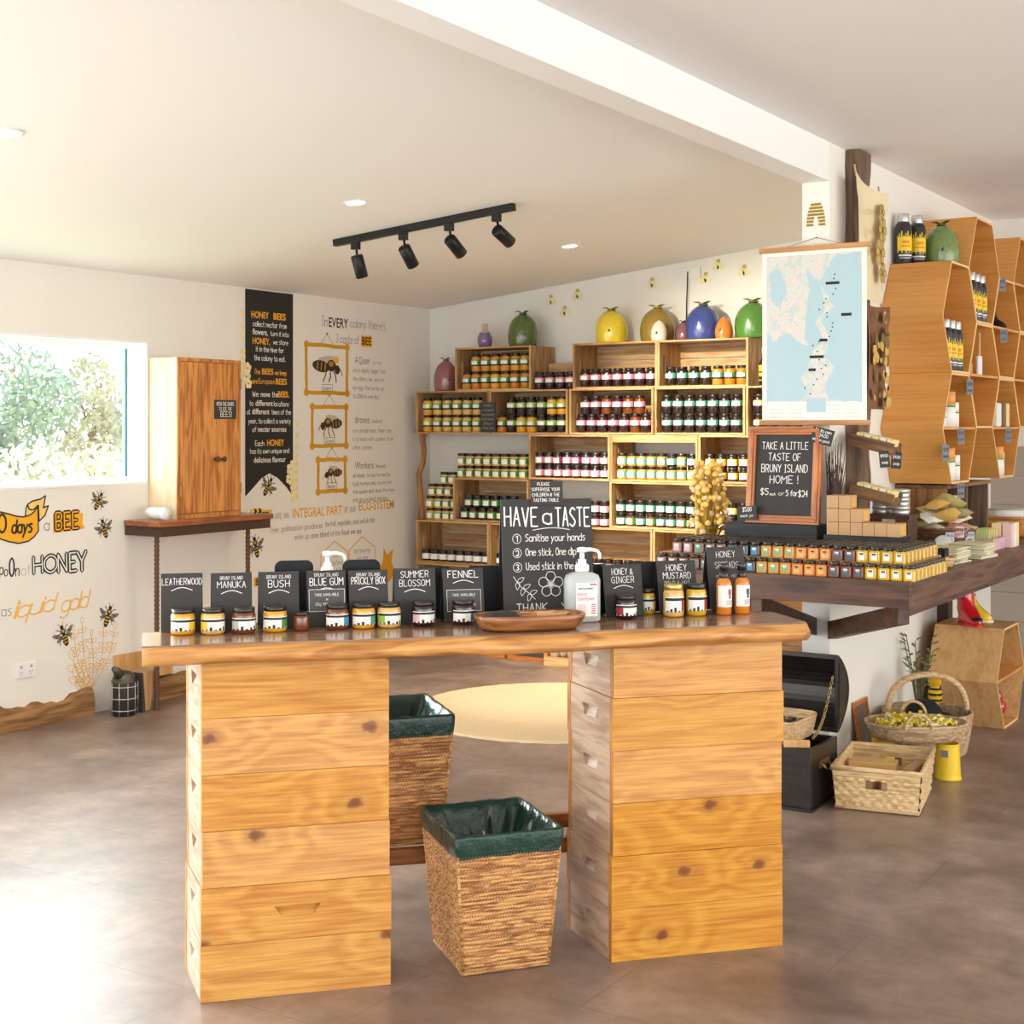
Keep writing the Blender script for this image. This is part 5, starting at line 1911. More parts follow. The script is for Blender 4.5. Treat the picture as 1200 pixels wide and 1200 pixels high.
def picture_frame(label, y0, y1, z0, z1, cap, queen, head):
    t = thing('painted_picture', label, 'wall decal', (0, 0, 0), 0, 'painted bee frames on the left wall')
    w = .024
    rnd = random.Random(int(z0 * 100))
    mb = MB()
    for (a, b) in (((y0, z0), (y1, z0)), ((y1, z0), (y1, z1)), ((y1, z1), (y0, z1)), ((y0, z1), (y0, z0))):
        q = [(a[0] + (b[0] - a[0]) * k / 6 + rnd.uniform(-.003, .003), a[1] + (b[1] - a[1]) * k / 6 + rnd.uniform(-.003, .003)) for k in range(7)]
        ribbon(mb, [q], w, LW, 0, .0008)
    for (y, z) in ((y0, z0), (y1, z0), (y1, z1), (y0, z1)):
        mb.poly([(y + .024 * math.cos(2 * PI * i / 14), z + .024 * math.sin(2 * PI * i / 14), .0012) for i in range(14)], [tuple(range(14))], LW, 0)
    mb.build('gold_border', mat('frame_mustard', (216, 158, 36), .7), t, fixn=False)
    mb = MB()
    ym = (y0 + y1) / 2
    ribbon(mb, [[(ym - .06, z1 + .01), (ym, z1 + .075), (ym + .06, z1 + .01)]], .003, LW, 0, .0004)
    mb.poly([(ym + .008 * math.cos(2 * PI * i / 8), z1 + .075 + .008 * math.sin(2 * PI * i / 8), .0006) for i in range(8)], [tuple(range(8))], LW)
    mb.build('hanging_string', MATS['wall_ink_soft'], t, fixn=False)
    mb = MB()
    bee_side(mb, LW, ym + .01, (z0 + z1) / 2 + .01, (y1 - y0) * .62, 0, 1, 2, queen, head)
    mb.build('bee_picture', [mat('bee_brown', (66, 46, 34), .7), mat('bee_ochre', (176, 130, 66), .7), mat('bee_wing_pale', (200, 190, 172), .7), AMBER], t, fixn=False)
    mb = MB()
    ribbon(mb, [[(ym - .05, z0 + .012), (ym + .05, z0 + .012), (ym + .05, z0 + .052), (ym - .05, z0 + .052), (ym - .05, z0 + .012)]], .003, LW, 0, .0015)
    write(mb, cap, .022, LW, ym, z0 + .02, .1, z=.0015, fit=.07)
    mb.build('caption', MATS['wall_ink_soft'], t, fixn=False)


picture_frame('top painted gold frame holding the crowned queen bee', 6.70, 7.095, 1.69, 1.985, 'Queen', True, 1)
picture_frame('middle painted gold frame holding the drone bee', 6.755, 7.085, 1.358, 1.602, 'Drone', False, -1)
picture_frame('lowest and smallest painted gold frame holding the worker bee', 6.81, 7.075, 1.072, 1.270, 'Worker', False, -1)

# pale bees on the back wall
BW = frame_at((0, 7.9985, 0), (1, 0, 0), (0, 0, 1))
for k, (x, z, lab) in enumerate(((-4.799, 2.316, 'the yellow pot, highest of the left trio'), (-4.695, 2.239, 'the yellow pot, lowest of the left trio'), (-4.599, 2.345, 'the yellow pot, rightmost of the left trio'), (-4.06, 2.388, 'the ceiling above the olive pot'),
                                 (-3.694, 2.40, 'the hanging cord, right of it'), (-3.609, 2.475, 'the ceiling, left above the green pot'), (-3.44, 2.43, 'the map, above the green pot'))):
    def f_(mb, x=x, z=z, k=k):
        a = k * 1.1
        for (dx, dz, r1, mi) in ((0, 0, .022, 0), (.022, -.02, .026, 1), (-.012, -.026, .024, 1), (.008, .016, .014, 2)):
            mb.poly([(x + dx + r1 * math.cos(2 * PI * i / 10), z + dz + r1 * .8 * math.sin(2 * PI * i / 10), .0004 * mi) for i in range(10)], [tuple(range(10))], BW, mi)
    decal('bee_sticker', 'pale yellow bee sticker by ' + lab, [PALEY, mat('sticker_cream', (238, 228, 184), .7), mat('sticker_olive', (196, 176, 90), .7)], f_, 'wall decal', 'bee stickers on the back wall')

# ================================================================== CABINET ON ITS SHELF
t = thing('wall_shelf', 'red timber shelf on dark angle iron with twisted bar legs, under the cabinet', 'shelf', (-5.768, 4.98, 0))
mb = MB()
pts = [(0, .255), (.285, .235), (.29, .45), (.283, .7), (.29, 1.10), (0, 1.115)]
mb.prism(pts, .957, .984)
mb.build('shelf_board', SHELFW, t, .003)
ANG = mat('angle_iron', (82, 64, 52), .5, .5, vary=.15, scale=20)
mb = MB()
mb.box(.24, .275, .262, 1.09, .95, .9565); mb.box(.268, .275, .262, 1.09, .905, .95)
mb.box(.002, .268, .262, .269, .905, .9565); mb.box(.002, .268, 1.083, 1.09, .905, .9565)
mb.prism([(.10, .28), (.24, .28), (.24, .37)], .948, .954); mb.prism([(.10, 1.07), (.24, 1.07), (.24, .98)], .948, .954)
mb.build('bracket', ANG, t)
for y in (.285, .97):
    mb = MB()
    zs = [0.0 + .949 * i / 120 for i in range(121)]
    mb.tube([(.215, y, z) for z in zs], [.012 + (.003 if i % 3 == 0 else 0) for i in range(121)], 9)
    mb.build('leg', mat('rebar', (104, 72, 52), .6, .4), t)

t = thing('cabinet', 'tall narrow timber cabinet with two plank doors on the red wall shelf', 'cabinet', (-5.766, 5.412, .9850))
mb = MB()
mb.box(0, .205, 0, .018, 0, .862); mb.box(0, .205, .46, .478, 0, .862); mb.box(0, .205, .0182, .4598, 0, .018); mb.box(0, .205, .0182, .4598, .844, .862); mb.box(0, .012, .0182, .4598, .0182, .8438)
mb.build('carcass', CABSIDE_LIT, t)
mb = MB()
mb.box(.2055, .216, 0, .478, .842, .862); mb.box(.2055, .216, 0, .478, 0, .026); mb.box(.2055, .216, 0, .016, .026, .842); mb.box(.2055, .216, .462, .478, .026, .842)
mb.build('face_frame', CABW, t)
for k, (a, b) in enumerate(((.018, .288), (.2905, .460))):
    mb = MB()
    n = 4 if k == 0 else 3
    for i in range(n):
        mb.box(.2056, .222, a + (b - a) * i / n + .0003, a + (b - a) * (i + 1) / n - .0003, .028, .840)
    d = mb.build('door', CABW, t, .0015)
    mb = MB(); y = b - .02 if k == 0 else a + .03
    mb.lathe([(0, 0), (.007, 0), (.006, .012), (.015, .02), (.016, .026), (.010, .033), (0, .034)], 14, frame_at((.2222, y, .315), (0, 1, 0), (0, 0, 1)))
    mb.build('knob', mat('dark_knob', (96, 62, 34), .35, .2), d)
    for z in (.70, .12):
        mb = MB(); y = .006 if k == 0 else .463
        mb.box(.2222, .2242, y, y + .014, z, z + .06); mb.build('hinge', mat('brass', (200, 160, 90), .35, .9), d)
t = thing('notice_card', 'small black card lettered OPEN THE DOORS TO SEE THE BEES on the cabinet door', 'sign', (-5.766 + .2225, 5.412, .985))
mb = MB(); mb.box(0, .002, .262, .432, .535, .640); mb.build('card', SLATE, t)
mb = MB()
Mt = frame_at((.0026, 0, 0), (0, 1, 0), (0, 0, 1))
write(mb, 'OPEN THE DOORS', .020, Mt, .347, .608, .12, fit=.135); write(mb, 'TO SEE THE', .018, Mt, .347, .582, .12, fit=.10); write(mb, 'BEES!', .028, Mt, .352, .547, .12, fit=.085)
mb.build('chalk_lettering', CHALK, t, fixn=False)
# white pipe elbow on the shelf
t = thing('white_pipe', 'short white plastic pipe elbow lying on the shelf left of the cabinet', 'pipe', (-5.60, 5.325, .9855))
mb = MB(); mb.tube([(.07, -.02, .036), (-.02, -.015, .036), (-.06, .0, .036), (-.065, .045, .036)], .030, 18); mb.build('tube_body', GLOSSW, t)
mb = MB(); mb.tube([(.085, -.0210, .036), (.05, -.0190, .036)], .0345, 18); mb.build('collar', GLOSSW, t)
t = thing('toy_caterpillar', 'small yellow and black striped toy at the right end of the shelf', 'toy', (-5.545, 5.98, .9855))
mb = MB()
for k in range(5):
    mb.ball((0, .018 * k, .0155), (.014, .0105, .015), sub=2, mi=k % 2)
mb.build('toy_body', [BANDS['yellow'], BANDS['black']], t)

# bee smoker and bellows under the shelf, offcut leaning behind
t = thing('bee_smoker', 'old metal bee smoker with wooden bellows on the floor under the shelf', 'smoker', (-5.60, 5.085, 0), R(10))
mb = MB(); mb.lathe([(0, .001), (.062, .001), (.062, .165), (.064, .17), (.064, .178), (.058, .18), (.052, .205), (.03, .225), (0, .23)], 26)
mb.tube([(0, -.03, .205), (0, -.06, .235), (0, -.085, .25)], [.03, .02, .012], 12)
mb.build('can', mat('smoker_tin', (96, 90, 82), .4, .7, vary=.25, scale=14), t)
mb = MB()
for z in (.03, .09, .15):
    mb.tube([(.069 * math.cos(2 * PI * i / 24), .069 * math.sin(2 * PI * i / 24), z) for i in range(24)], .0022, 6, closed=True)
for k in range(10):
    a = 2 * PI * k / 10
    mb.tube([(.0695 * math.cos(a), .0695 * math.sin(a), .005), (.0695 * math.cos(a), .0695 * math.sin(a), .17)], .0018, 5)
mb.build('wire_guard', STEEL, t)
mb = MB()
MbX = frame_at((0, .085, 0), (0, 1, 0), (0, 0, 1))
mb.prism([(.02, .004), (.055, .004), (.115, .205), (.0, .205)], -.055, .055, MbX)
mb.build('bellows', wood('bellows_wood', (206, 164, 116), (168, 124, 80), 'Z', .6), t, .002)
mb = MB()
mb.prism([(-.006, .004), (.019, .004), (-.001, .205), (-.012, .205)], -.056, .056, MbX); 
mb.build('bellows_board', mat('bellows_dark', (70, 62, 56), .6), t)
mb = MB(); mb.prism([(.0555, .004), (.066, .004), (.127, .206), (.1155, .206)], -.056, .056, MbX); mb.build('bellows_board', mat('bellows_rim', (176, 170, 160), .4, .5), t)
mb = MB(); mb.box(-.012, .012, .44, .76, 0, 0.145); 
o = MB(); o.box(-.009, .009, -.2, .2, 0, .15, Matrix.Rotation(R(-6), 4, 'Y'))
mb.bm.free()
o = o.build('timber_offcut', PALEPLY, bevel=.002); o.location = (-5.745, 5.36, .13)
tag(o, 'pale timber offcut resting on the log skirting behind the bee smoker', 'board')

t = thing('power_outlet', 'white double power outlet low on the left wall', 'socket', (XL, 4.605, .283))
mb = MB(); mb.box(.0005, .010, -.058, .058, -.036, .036); mb.build('plate', GLOSSW, t, .003)
mb = MB()
for s in (-1, 1):
    mb.box(.010, .0125, s * .03 - .006, s * .03 + .006, .012, .024)
    for (dy, dz) in ((-.007, -.008), (.007, -.008), (0, -.02)):
        mb.box(.0101, .0108, s * .03 + dy - .0015, s * .03 + dy + .0015, dz - .005, dz + .005)
mb.build('sockets', mat('socket_grey', (170, 168, 164), .5), t)

# ================================================================== CEILING LIGHTS
SL = math.atan(.107)
t = thing('track_light', 'black ceiling track with four spotlight heads', 'light', (-4.589, 5.545, ceil_z(-4.589)), math.atan2(.078, 1.016))
L_ = math.hypot(1.016, .078)
Mx = Matrix.Rotation(-SL, 4, 'Y')
mb = MB(); mb.box(0, L_ / math.cos(SL), -.018, .018, -.034, -.001, Mx); mb.build('track', BLACKM, t)
for k, (s, a) in enumerate(((.125, 12), (.40, 27), (.655, 42), (.91, 54))):
    x = L_ * s
    z = x * .107 * .995 - .034
    mb = MB()
    mb.box(x - .02, x + .02, -.014, .014, z - .036, z + .001)
    mb.tube([(x + .005, 0, z - .036), (x + .01, 0, z - .075)], .006, 8)
    ad = mb.build('spot_adapter', BLACKM, t)
    D = Vector((math.sin(R(a)) * .32, math.sin(R(a)) * 1.25 + .10, -math.cos(R(a)))).normalized()
    c = Vector((x + .012, 0, z - .085))
    mb = MB()
    q = D.to_track_quat('Z', 'Y').to_matrix().to_4x4()
    mb.lathe([(0, -.02), (.026, -.02), (.031, -.014), (.031, .092), (.028, .094), (.026, .085), (0, .08)], 22, Matrix.Translation(c) @ q)
    mb.build('spot_head', BLACKM, t)
    d = bpy.data.lights.new('track_spot', 'SPOT'); d.energy = (38, 240, 280, 250)[k]; d.color = (1, .9, .72); d.spot_size = R(68); d.spot_blend = .8; d.shadow_soft_size = .03
    lo = bpy.data.objects.new('track_spot', d); COL.objects.link(lo); lo.parent = t
    lo.location = c + D * .10; lo.rotation_euler = D.to_track_quat('-Z', 'Y').to_euler()

for k, (x, y, lab) in enumerate(((-4.0, 4.98, 'round downlight left of the black track'), (-3.972, 6.834, 'round downlight right of the black track, near the crates'), (-4.034, 3.146, 'round downlight at the left edge of the ceiling'))):
    t = thing('downlight', lab, 'light', (x, y, ceil_z(x) - .001), 0, 'recessed ceiling downlights')
    Mx = Matrix.Rotation(-SL, 4, 'Y')
    mb = MB(); mb.lathe([(.042, 0), (.044, -.004), (.056, -.004), (.058, 0)], 28, Mx, cap=False); mb.build('trim_ring', GLOSSW, t)
    mb = MB(); mb.lathe([(0, -.0015), (.0415, -.0015)], 28, Mx, cap=False); mb.build('diffuser', mat('downlight_glow', (255, 246, 226), .5, emit=14), t)
    d = bpy.data.lights.new('downlight_lamp', 'SPOT'); d.energy = 60; d.color = (1, .92, .8); d.spot_size = R(120); d.spot_blend = .9; d.shadow_soft_size = .05
    lo = bpy.data.objects.new('downlight_lamp', d); COL.objects.link(lo); lo.parent = t; lo.location = (0, 0, -.012)

# ================================================================== THE DISPLAY COUNTER AROUND THE WALL END
CX0, CX1, CY0 = -2.665, -1.575, 5.245
t = thing('display_counter', 'dark brown timber counter wrapping the wall end, laden with mini honey jars', 'counter', (0, 0, 0))
mb = MB()
mb.prism([(CX0 + .021, CY0 + .021), (CX1 - .021, CY0 + .021), (CX1 - .021, 8.4), (-2.112, 8.4), (-2.112, 5.836), (-2.242, 5.836), (-2.242, 6.25), (CX0 + .021, 6.25)], .868, .8995)
mb.build('worktop', DARKWY, t)
mb = MB(); mb.box(CX0, CX1 - .0205, CY0, CY0 + .02, .80, .9); mb.build('front_apron', DARKW, t, .002)
mb = MB(); mb.box(CX1 - .02, CX1, CY0, 8.4, .80, .9); mb.build('side_apron', DARKWY, t, .002)
mb = MB(); mb.box(CX0, CX0 + .02, CY0 + .0205, 6.25, .80, .9); mb.build('side_apron', DARKWY, t, .002)
mb = MB(); mb.box(-1.66, -1.61, 5.31, 8.3, .765, .867); mb.build('rail', DARKWY, t, .002)


def beam_between(mb, a, b, wid, hgt):
    a, b = Vector(a), Vector(b)
    d = (b - a)
    h = Vector((d.x, d.y, 0)).normalized()
    sd = Vector((-h.y, h.x, 0)) * wid / 2
    up = Vector((0, 0, hgt))
    vs = [a - sd, a + sd, a + sd + up, a - sd + up, b - sd, b + sd, b + sd + up, b - sd + up]
    mb.poly(vs, [(3, 2, 1, 0), (4, 5, 6, 7), (0, 1, 5, 4), (1, 2, 6, 5), (2, 3, 7, 6), (3, 0, 4, 7)])


mb = MB(); beam_between(mb, (-2.10, 5.832, .575), (-1.63, 5.30, .735), .045, .075); mb.build('brace', DARKW, t, .002)
mb = MB(); beam_between(mb, (-2.19, 5.832, .585), (-2.21, 5.27, .735), .045, .075); mb.build('brace', DARKW, t, .002)

# ------------------------------------------------------------------ mini jars, two tiers
MJ = .0455
MP = .049


def make_mini(honey, band):
    t = thing('mini_jar', '', 'jar')
    mb = MB()
    a, c = MJ / 2, .007
    pts = [(-a + c, -a), (a - c, -a), (a, -a + c), (a, a - c), (a - c, a), (-a + c, a), (-a, a - c), (-a, -a + c)]
    mb.prism(pts, .0004, .040)
    k = .72
    n = 8
    v = [(x, y, .040) for x, y in pts] + [(x * k, y * k, .0455) for x, y in pts]
    mb.poly(v, [(i, (i + 1) % n, n + (i + 1) % n, n + i) for i in range(n)])
    mb.build('glass_body', HONEYS[honey], t)
    mb = MB(); mb.lathe([(.0185, .044), (.0195, .045), (.0195, .0575), (.018, .0585), (0, .0585)], 14); mb.build('lid', LIDB, t)
    mb = MB(); mb.box(-.0115, .0115, -a - .0006, -a - .0001, .008, .037); lb = mb.build('label', BANDS[band], t)
    mb = MB(); mb.box(-.008, .008, -a - .0009, -a - .0006, .028, .034); mb.box(-.006, .007, -a - .0009, -a - .0006, .024, .0255)
    mb.build('label_print', INK if band in ('white', 'peach') else PAPER, lb)
    return t


MINI = {b: Proto(make_mini(h, b)) for b, h in (('rose', 'brown'), ('teal', 'brown'), ('blue', 'green-black'), ('sage', 'amber'), ('peach', 'orange'), ('slate', 'brown'), ('white', 'yellow'))}
BCOL = {'rose': 'pink', 'sage': 'green', 'slate': 'dark grey', 'peach': 'peach', 'teal': 'teal', 'blue': 'blue', 'white': 'white'}
ORDER = ['white'] * 4 + ['slate'] * 3 + ['peach'] * 3 + ['sage'] * 3 + ['blue'] * 3 + ['teal'] * 3 + ['rose'] * 3


def mini(band, x, y, z, label):
    MINI[band].place((x + random.uniform(-.0007, .0007), y + random.uniform(-.0007, .0007), z), 0, label, 'mini honey jars on the display counter')


x_r = -1.603
for i in range(22):
    mini(ORDER[i], x_r - MP * i, 5.295, .9, 'mini jar with %s label, %s from right in the counter front line' % (BCOL[ORDER[i]], ORD[i]))
for k in range(1, 9):
    mini('white', x_r, 5.295 + MP * k, .9, 'yellow mini jar with white label, %s from front in the lowest right-hand line' % ORD[k])
# step under the upper tier
mb = MB(); mb.prism([(-2.66, 5.32), (-1.629, 5.32), (-1.629, 5.79), (-1.735, 5.79), (-1.735, 5.635), (-2.66, 5.635)], .9, .9585)
o = mb.build('display_step', wood('card_step', (206, 160, 110), (180, 132, 84), 'X', .7)); tag(o, 'low step board raising the upper tier of mini jars', 'step')
x_u = x_r - MP - .003
for j in range(9):
    for i in range(20 if j < 6 else 2):
        b = ORDER[i] if i < 4 else ORDER[i + 1]
        mini(b, x_u - MP * i, 5.346 + MP * j, .959, '%s-label mini jar, upper tier, %s from right, %s line from front' % (BCOL[b], ORD[i], ORD[j]))

# ------------------------------------------------------------------ black riser with the framed chalkboard
BLK = wood('black_stained_wood', (48, 48, 50), (26, 26, 28), 'X', .6)
mb = MB(); mb.box(-2.515, -2.10, 5.645, 5.825, .9, 1.066); o = mb.build('display_riser', BLK, bevel=.002); tag(o, 'black display block under the framed chalkboard', 'riser')
mb = MB(); mb.box(-2.072, -1.742, 5.645, 5.76, .9, 1.032); o = mb.build('display_riser', BLK, bevel=.002); tag(o, 'lower black block under the stacked brown boxes', 'riser')

t = thing('framed_chalkboard', 'orange timber framed chalkboard lettered TAKE A LITTLE TASTE OF BRUNY ISLAND HOME', 'sign', (-2.272, 5.69, 1.0665))
Mx = Matrix.Rotation(R(-6), 4, 'X')
W2, HH = .165, .415
mb = MB(); mb.box(-W2 + .02, W2 - .02, .006, .012, .02, HH - .02, Mx); pn = mb.build('panel', SLATE, t)
for (x0, x1, a, b) in ((-W2, W2, .0, .036), (-W2, W2, HH - .036, HH), (-W2, -W2 + .036, .036, HH - .036), (W2 - .036, W2, .036, HH - .036)):
    mb = MB()
    mb.box(x0, x1, -.006, .018, a, b, Mx)
    c, d = (x0 + x1) / 2, (a + b) / 2
    if x1 - x0 > b - a:
        mb.box(x0 + .012, x1 - .012, -.012, -.006, a + .010, b - .010, Mx)
    else:
        mb.box(x0 + .010, x1 - .010, -.012, -.006, a - .02, b + .02, Mx)
    mb.build('frame_rail', FRAMEW if x1 - x0 > b - a else wood('frame_orange_timber_upright', (202, 122, 56), (158, 84, 32), 'Z', 0.3, ring=16, coat=0.3), t, .002)
Mt = Mx @ frame_at((0, .0052, 0), (1, 0, 0), (0, 0, 1))
mb = MB()
for s_, h_, z_, f_w in (('TAKE A LITTLE', .030, .318, .205), ('TASTE OF', .030, .270, .145), ('BRUNY ISLAND', .032, .220, .205), ('HOME !', .032, .172, .125)):
    write(mb, s_, h_, Mt, 0, z_, .10, fit=f_w)
write(mb, '$5', .026, Mt, -.085, .122, .13, fit=.035); write(mb, 'each', .012, Mt, -.048, .120, .13, fit=.026); write(mb, 'or', .016, Mt, -.008, .122, .12, fit=.026)
write(mb, '5 for', .024, Mt, .038, .120, .13, fit=.05); write(mb, '$24', .026, Mt, .088, .118, .13, fit=.04)
mb.build('chalk_lettering', CHALK, t, fixn=False)

def price_tag(label, loc, w, h, rot, lines, card=None):
    t = thing('price_tag', label, 'sign', loc)
    Mr = Euler(rot).to_matrix().to_4x4()
    mb = MB(); mb.box(-w / 2, w / 2, 0, .002, 0, h, Mr); mb.build('card', card or SLATE, t)
    mb = MB()
    Mt = Mr @ frame_at((0, -.0006, 0), (1, 0, 0), (0, 0, 1))
    for k, (s_, hh, f) in enumerate(lines):
        write(mb, s_, hh, Mt, 0, h - (k + 1) * h / (len(lines) + .6), .14, fit=f)
    mb.build('tag_lettering', INK if card else CHALK, t, fixn=False)


TAGP = mat('tag_pale', (190, 190, 206), .7)
price_tag('small slate tag tilted on the upper right corner of the framed chalkboard', (-2.112, 5.716, 1.405), .095, .068, (R(-6), R(14), 0), (('On its own', .014, .07), ('$24.00', .014, .05), ('mini six pack', .011, .075)))
price_tag('small slate tag at the lower left corner of the framed chalkboard', (-2.418, 5.664, 1.079), .088, .06, (R(-10), R(-4), 0), (('$5.00', .018, .04), ('each jar', .011, .06)))

# kraft boxes, stacked like steps
mb = MB(); mb.box(-.0245, .0245, 0, .1, .0003, .0535)
bx0 = thing('kraft_box', '', 'box')
mb.build('carton', CARD, bx0, .0015)
mb = MB(); mb.box(.0246, .0252, .02, .08, .008, .046); mb.build('side_label', mat('kraft_box_print', (224, 176, 90), .7, vary=.2, scale=90), bx0)
pbx = Proto(bx0)
for r_, n_, nm in ((0, 6, 'bottom'), (1, 3, 'second'), (2, 1, 'top')):
    for i in range(n_):
        pbx.place((-2.035 + .0505 * i, 5.65, 1.0325 + .0545 * r_), 0, 'kraft box, %s from left in the %s line of the stepped box stack' % (ORD[i], nm), 'kraft boxes behind the mini jars')
t = pbx.place((-1.985, 5.655, 1.0325 + .109), R(4), 'kraft box with yellow end at the right of the top line of the box stack', 'kraft boxes behind the mini jars')
pbx.place((-1.80, 5.97, .9003), R(80), 'kraft box lying alone behind the stepped box stack', 'kraft boxes behind the mini jars')

# ------------------------------------------------------------------ hanging map
t = thing('hanging_map', 'printed sea map on two timber rods hanging before the wall end', 'map', (-2.17, 5.795, 0))
mb = MB(); mb.box(-.232, .232, -.0015, .0005, 1.496, 2.232); mb.build('sheet', PAPER, t)
mb = MB(); mb.box(-.212, .212, -.0022, -.0016, 1.585, 2.212); pr = mb.build('map_print', map_mat(), t)
SEA = mat('map_sea', (180, 206, 216), .7, vary=.03, scale=30)
mb = MB()
MM = frame_at((0, -.0026, 0), (1, 0, 0), (0, 0, 1))
rnd = random.Random(5)


def wob(pts, amp=.006, n=4):
    out = []
    for i in range(len(pts)):
        a, b = pts[i], pts[(i + 1) % len(pts)]
        for k in range(n):
            out.append((a[0] + (b[0] - a[0]) * k / n + rnd.uniform(-amp, amp), a[1] + (b[1] - a[1]) * k / n + rnd.uniform(-amp, amp)))
    return out


def sea(pts, clampx=True):
    q = wob(pts)
    q = [(min(.212, max(-.212, x)), min(2.212, max(1.54, z))) for x, z in q]
    mb.poly([p + (0,) for p in q], [tuple(range(len(q)))], MM)


sea([(.03, 2.10), (.10, 2.205), (.212, 2.212), (.212, 1.585), (.07, 1.585), (.05, 1.66), (.10, 1.73), (.04, 1.78), (.08, 1.86), (.03, 1.93), (.09, 1.98), (.06, 2.04)])
sea([(-.212, 1.90), (-.18, 1.84), (-.12, 1.88), (-.06, 1.84), (.0, 1.80), (-.03, 1.72), (-.06, 1.68), (-.02, 1.62), (-.06, 1.585), (-.212, 1.585)])
sea([(-.03, 2.15), (.03, 2.08), (.05, 1.97), (.01, 1.92), (.05, 1.85), (.0, 1.80), (-.04, 1.86), (-.03, 1.98), (-.02, 2.06)])
sea([(-.20, 2.14), (-.16, 2.16), (-.12, 2.07), (-.15, 1.98), (-.19, 2.02)])
mb.box(-.03, .055, -.0026, -.0022, 1.54, 1.60)
mb.build('sea_print', SEA, pr, fixn=False)
mb = MB()
for (x, z, w_) in ((.085, 2.085, .06), (.145, 1.95, .045), (.045, 1.845, .035), (.015, 1.775, .062), (-.005, 1.72, .032)):
    mb.box(x - w_ / 2, x + w_ / 2, -.0036, -.0028, z - .006, z + .006)
for k in range(26):
    z = 2.12 - .02 * k + rnd.uniform(-.005, .005)
    x = .09 + .03 * math.sin(k * .7) - .0035 * k + rnd.uniform(-.02, .02)
    mb.lathe([(0, 0), (.0035, 0)], 8, frame_at((x, -.003, z), (1, 0, 0), (0, 0, 1)), cap=False)
mb.build('map_markers', INK, pr, fixn=False)
mb = MB()
for k in range(4):
    for c_ in range(5):
        if not (2 <= c_ <= 2):
            write(mb, 'ninioiunmni'[:7 + (k + c_) % 4], .008, MM, -.165 + .083 * c_, 1.565 - .016 * k, .1, fit=.062)
mb.build('legend_lines', mat('map_legend', (176, 176, 176), .8), pr, fixn=False)
for z in (1.484, 2.228):
    mb = MB(); mb.box(-.245, .245, -.010, .010, z, z + .022); mb.build('rod', wood('rod_timber', (206, 152, 96), (170, 112, 62), 'X', .4), t, .003)
mb = MB(); mb.tube([(-.12, 0, 2.25), (.0, 0.036, 2.287), (.12, 0, 2.25)], .0015, 5); mb.tube([(0, .044, 2.287), (0, .03, 2.287)], .003, 6); mb.build('cord', GREY, t)

# beehive emblem on the wall end
def f_(mb):
    M_ = frame_at((-2.176, 5.8388, 2.335), (1, 0, 0), (0, 0, 1))
    for k in range(7):
        z = .003 + .0145 * k
        w_ = .043 * math.sqrt(max(0.02, 1 - ((z + .002) / .112) ** 2))
        if k < 3:
            hole = .012 * (1 if k < 2 else .6)
            for s in (-1, 1):
                mb.poly([(s * hole, z, 0), (s * w_, z, 0), (s * w_ * .985, z + .0105, 0), (s * hole * .9, z + .0105, 0)], [(0, 1, 2, 3) if s > 0 else (3, 2, 1, 0)], M_)
        else:
            mb.poly([(-w_, z, 0), (w_, z, 0), (w_ * .95, z + .0105, 0), (-w_ * .95, z + .0105, 0)], [(0, 1, 2, 3)], M_)
decal('beehive_emblem', 'gold striped beehive emblem at the top of the wall end', mat('emblem_gold', (160, 128, 44), .5, .3), f_, 'emblem')

# dried flower bunch
t = thing('dried_flowers', 'bunch of dried yellow ball flowers standing among the mini jars', 'flowers', (-2.64, 5.74, .9))
rnd = random.Random(11)
mb, ms = MB(), MB()
for k in range(170):
    a = rnd.uniform(0, 2 * PI)
    h = .12 + .30 * (rnd.random() ** .8)
    r = .092 * math.sqrt(rnd.random()) * (1.05 - .35 * (h - .12) / .3)
    p = Vector((r * math.cos(a) + .01, r * math.sin(a), h))
    mb.ball(p, .0125 * rnd.uniform(.8, 1.15), sub=2, mi=0 if rnd.random() < .75 else 1)
    ms.tube([(p.x * .15, p.y * .15, .0), (p.x * .5, p.y * .5, h * .5), p], .0016, 5)
mb.build('flower_heads', [mat('billy_button', (252, 208, 112), .8), mat('billy_button_pink', (248, 212, 164), .8)], t)['kind'] = 'stuff'
ms.build('stems', mat('dry_stem', (196, 160, 66), .8), t)
mb = MB(); mb.lathe([(0, .0004), (.04, .0004), (.045, .02), (.042, .13), (.046, .14), (.043, .14), (.04, .02), (0, .01)], 20); mb.build('vase', mat('vase_ochre', (190, 150, 70), .5), t)

# twig bundle by the wall
t = thing('twig_bundle', 'bundle of dark dry twigs standing behind the kraft boxes', 'twigs', (-2.078, 5.79, .9))
rnd = random.Random(4)
mb = MB()
for k in range(44):
    a, b = rnd.uniform(0, 2 * PI), rnd.uniform(0, 2 * PI)
    r0, r1 = .010, rnd.uniform(.008, .032)
    p1 = (max(-.05, r1 * math.cos(b)), r1 * math.sin(b), .3)
    p2 = (max(-.052, 1.3 * r1 * math.cos(b) + rnd.uniform(-.02, .02)), 1.3 * r1 * math.sin(b) + rnd.uniform(-.008, .008), rnd.uniform(.40, .53))
    mb.tube([(r0 * math.cos(a), r0 * math.sin(a), .0), p1, p2], [.003, .0025, .001], 5)
mb.build('twigs', mat('twig_brown', (92, 74, 66), .8), t)['kind'] = 'stuff'
mb = MB(); mb.tube([(.022 * math.cos(2 * PI * i / 16), .022 * math.sin(2 * PI * i / 16), .12) for i in range(16)], .004, 6, closed=True); mb.build('tie', JUTE, t)

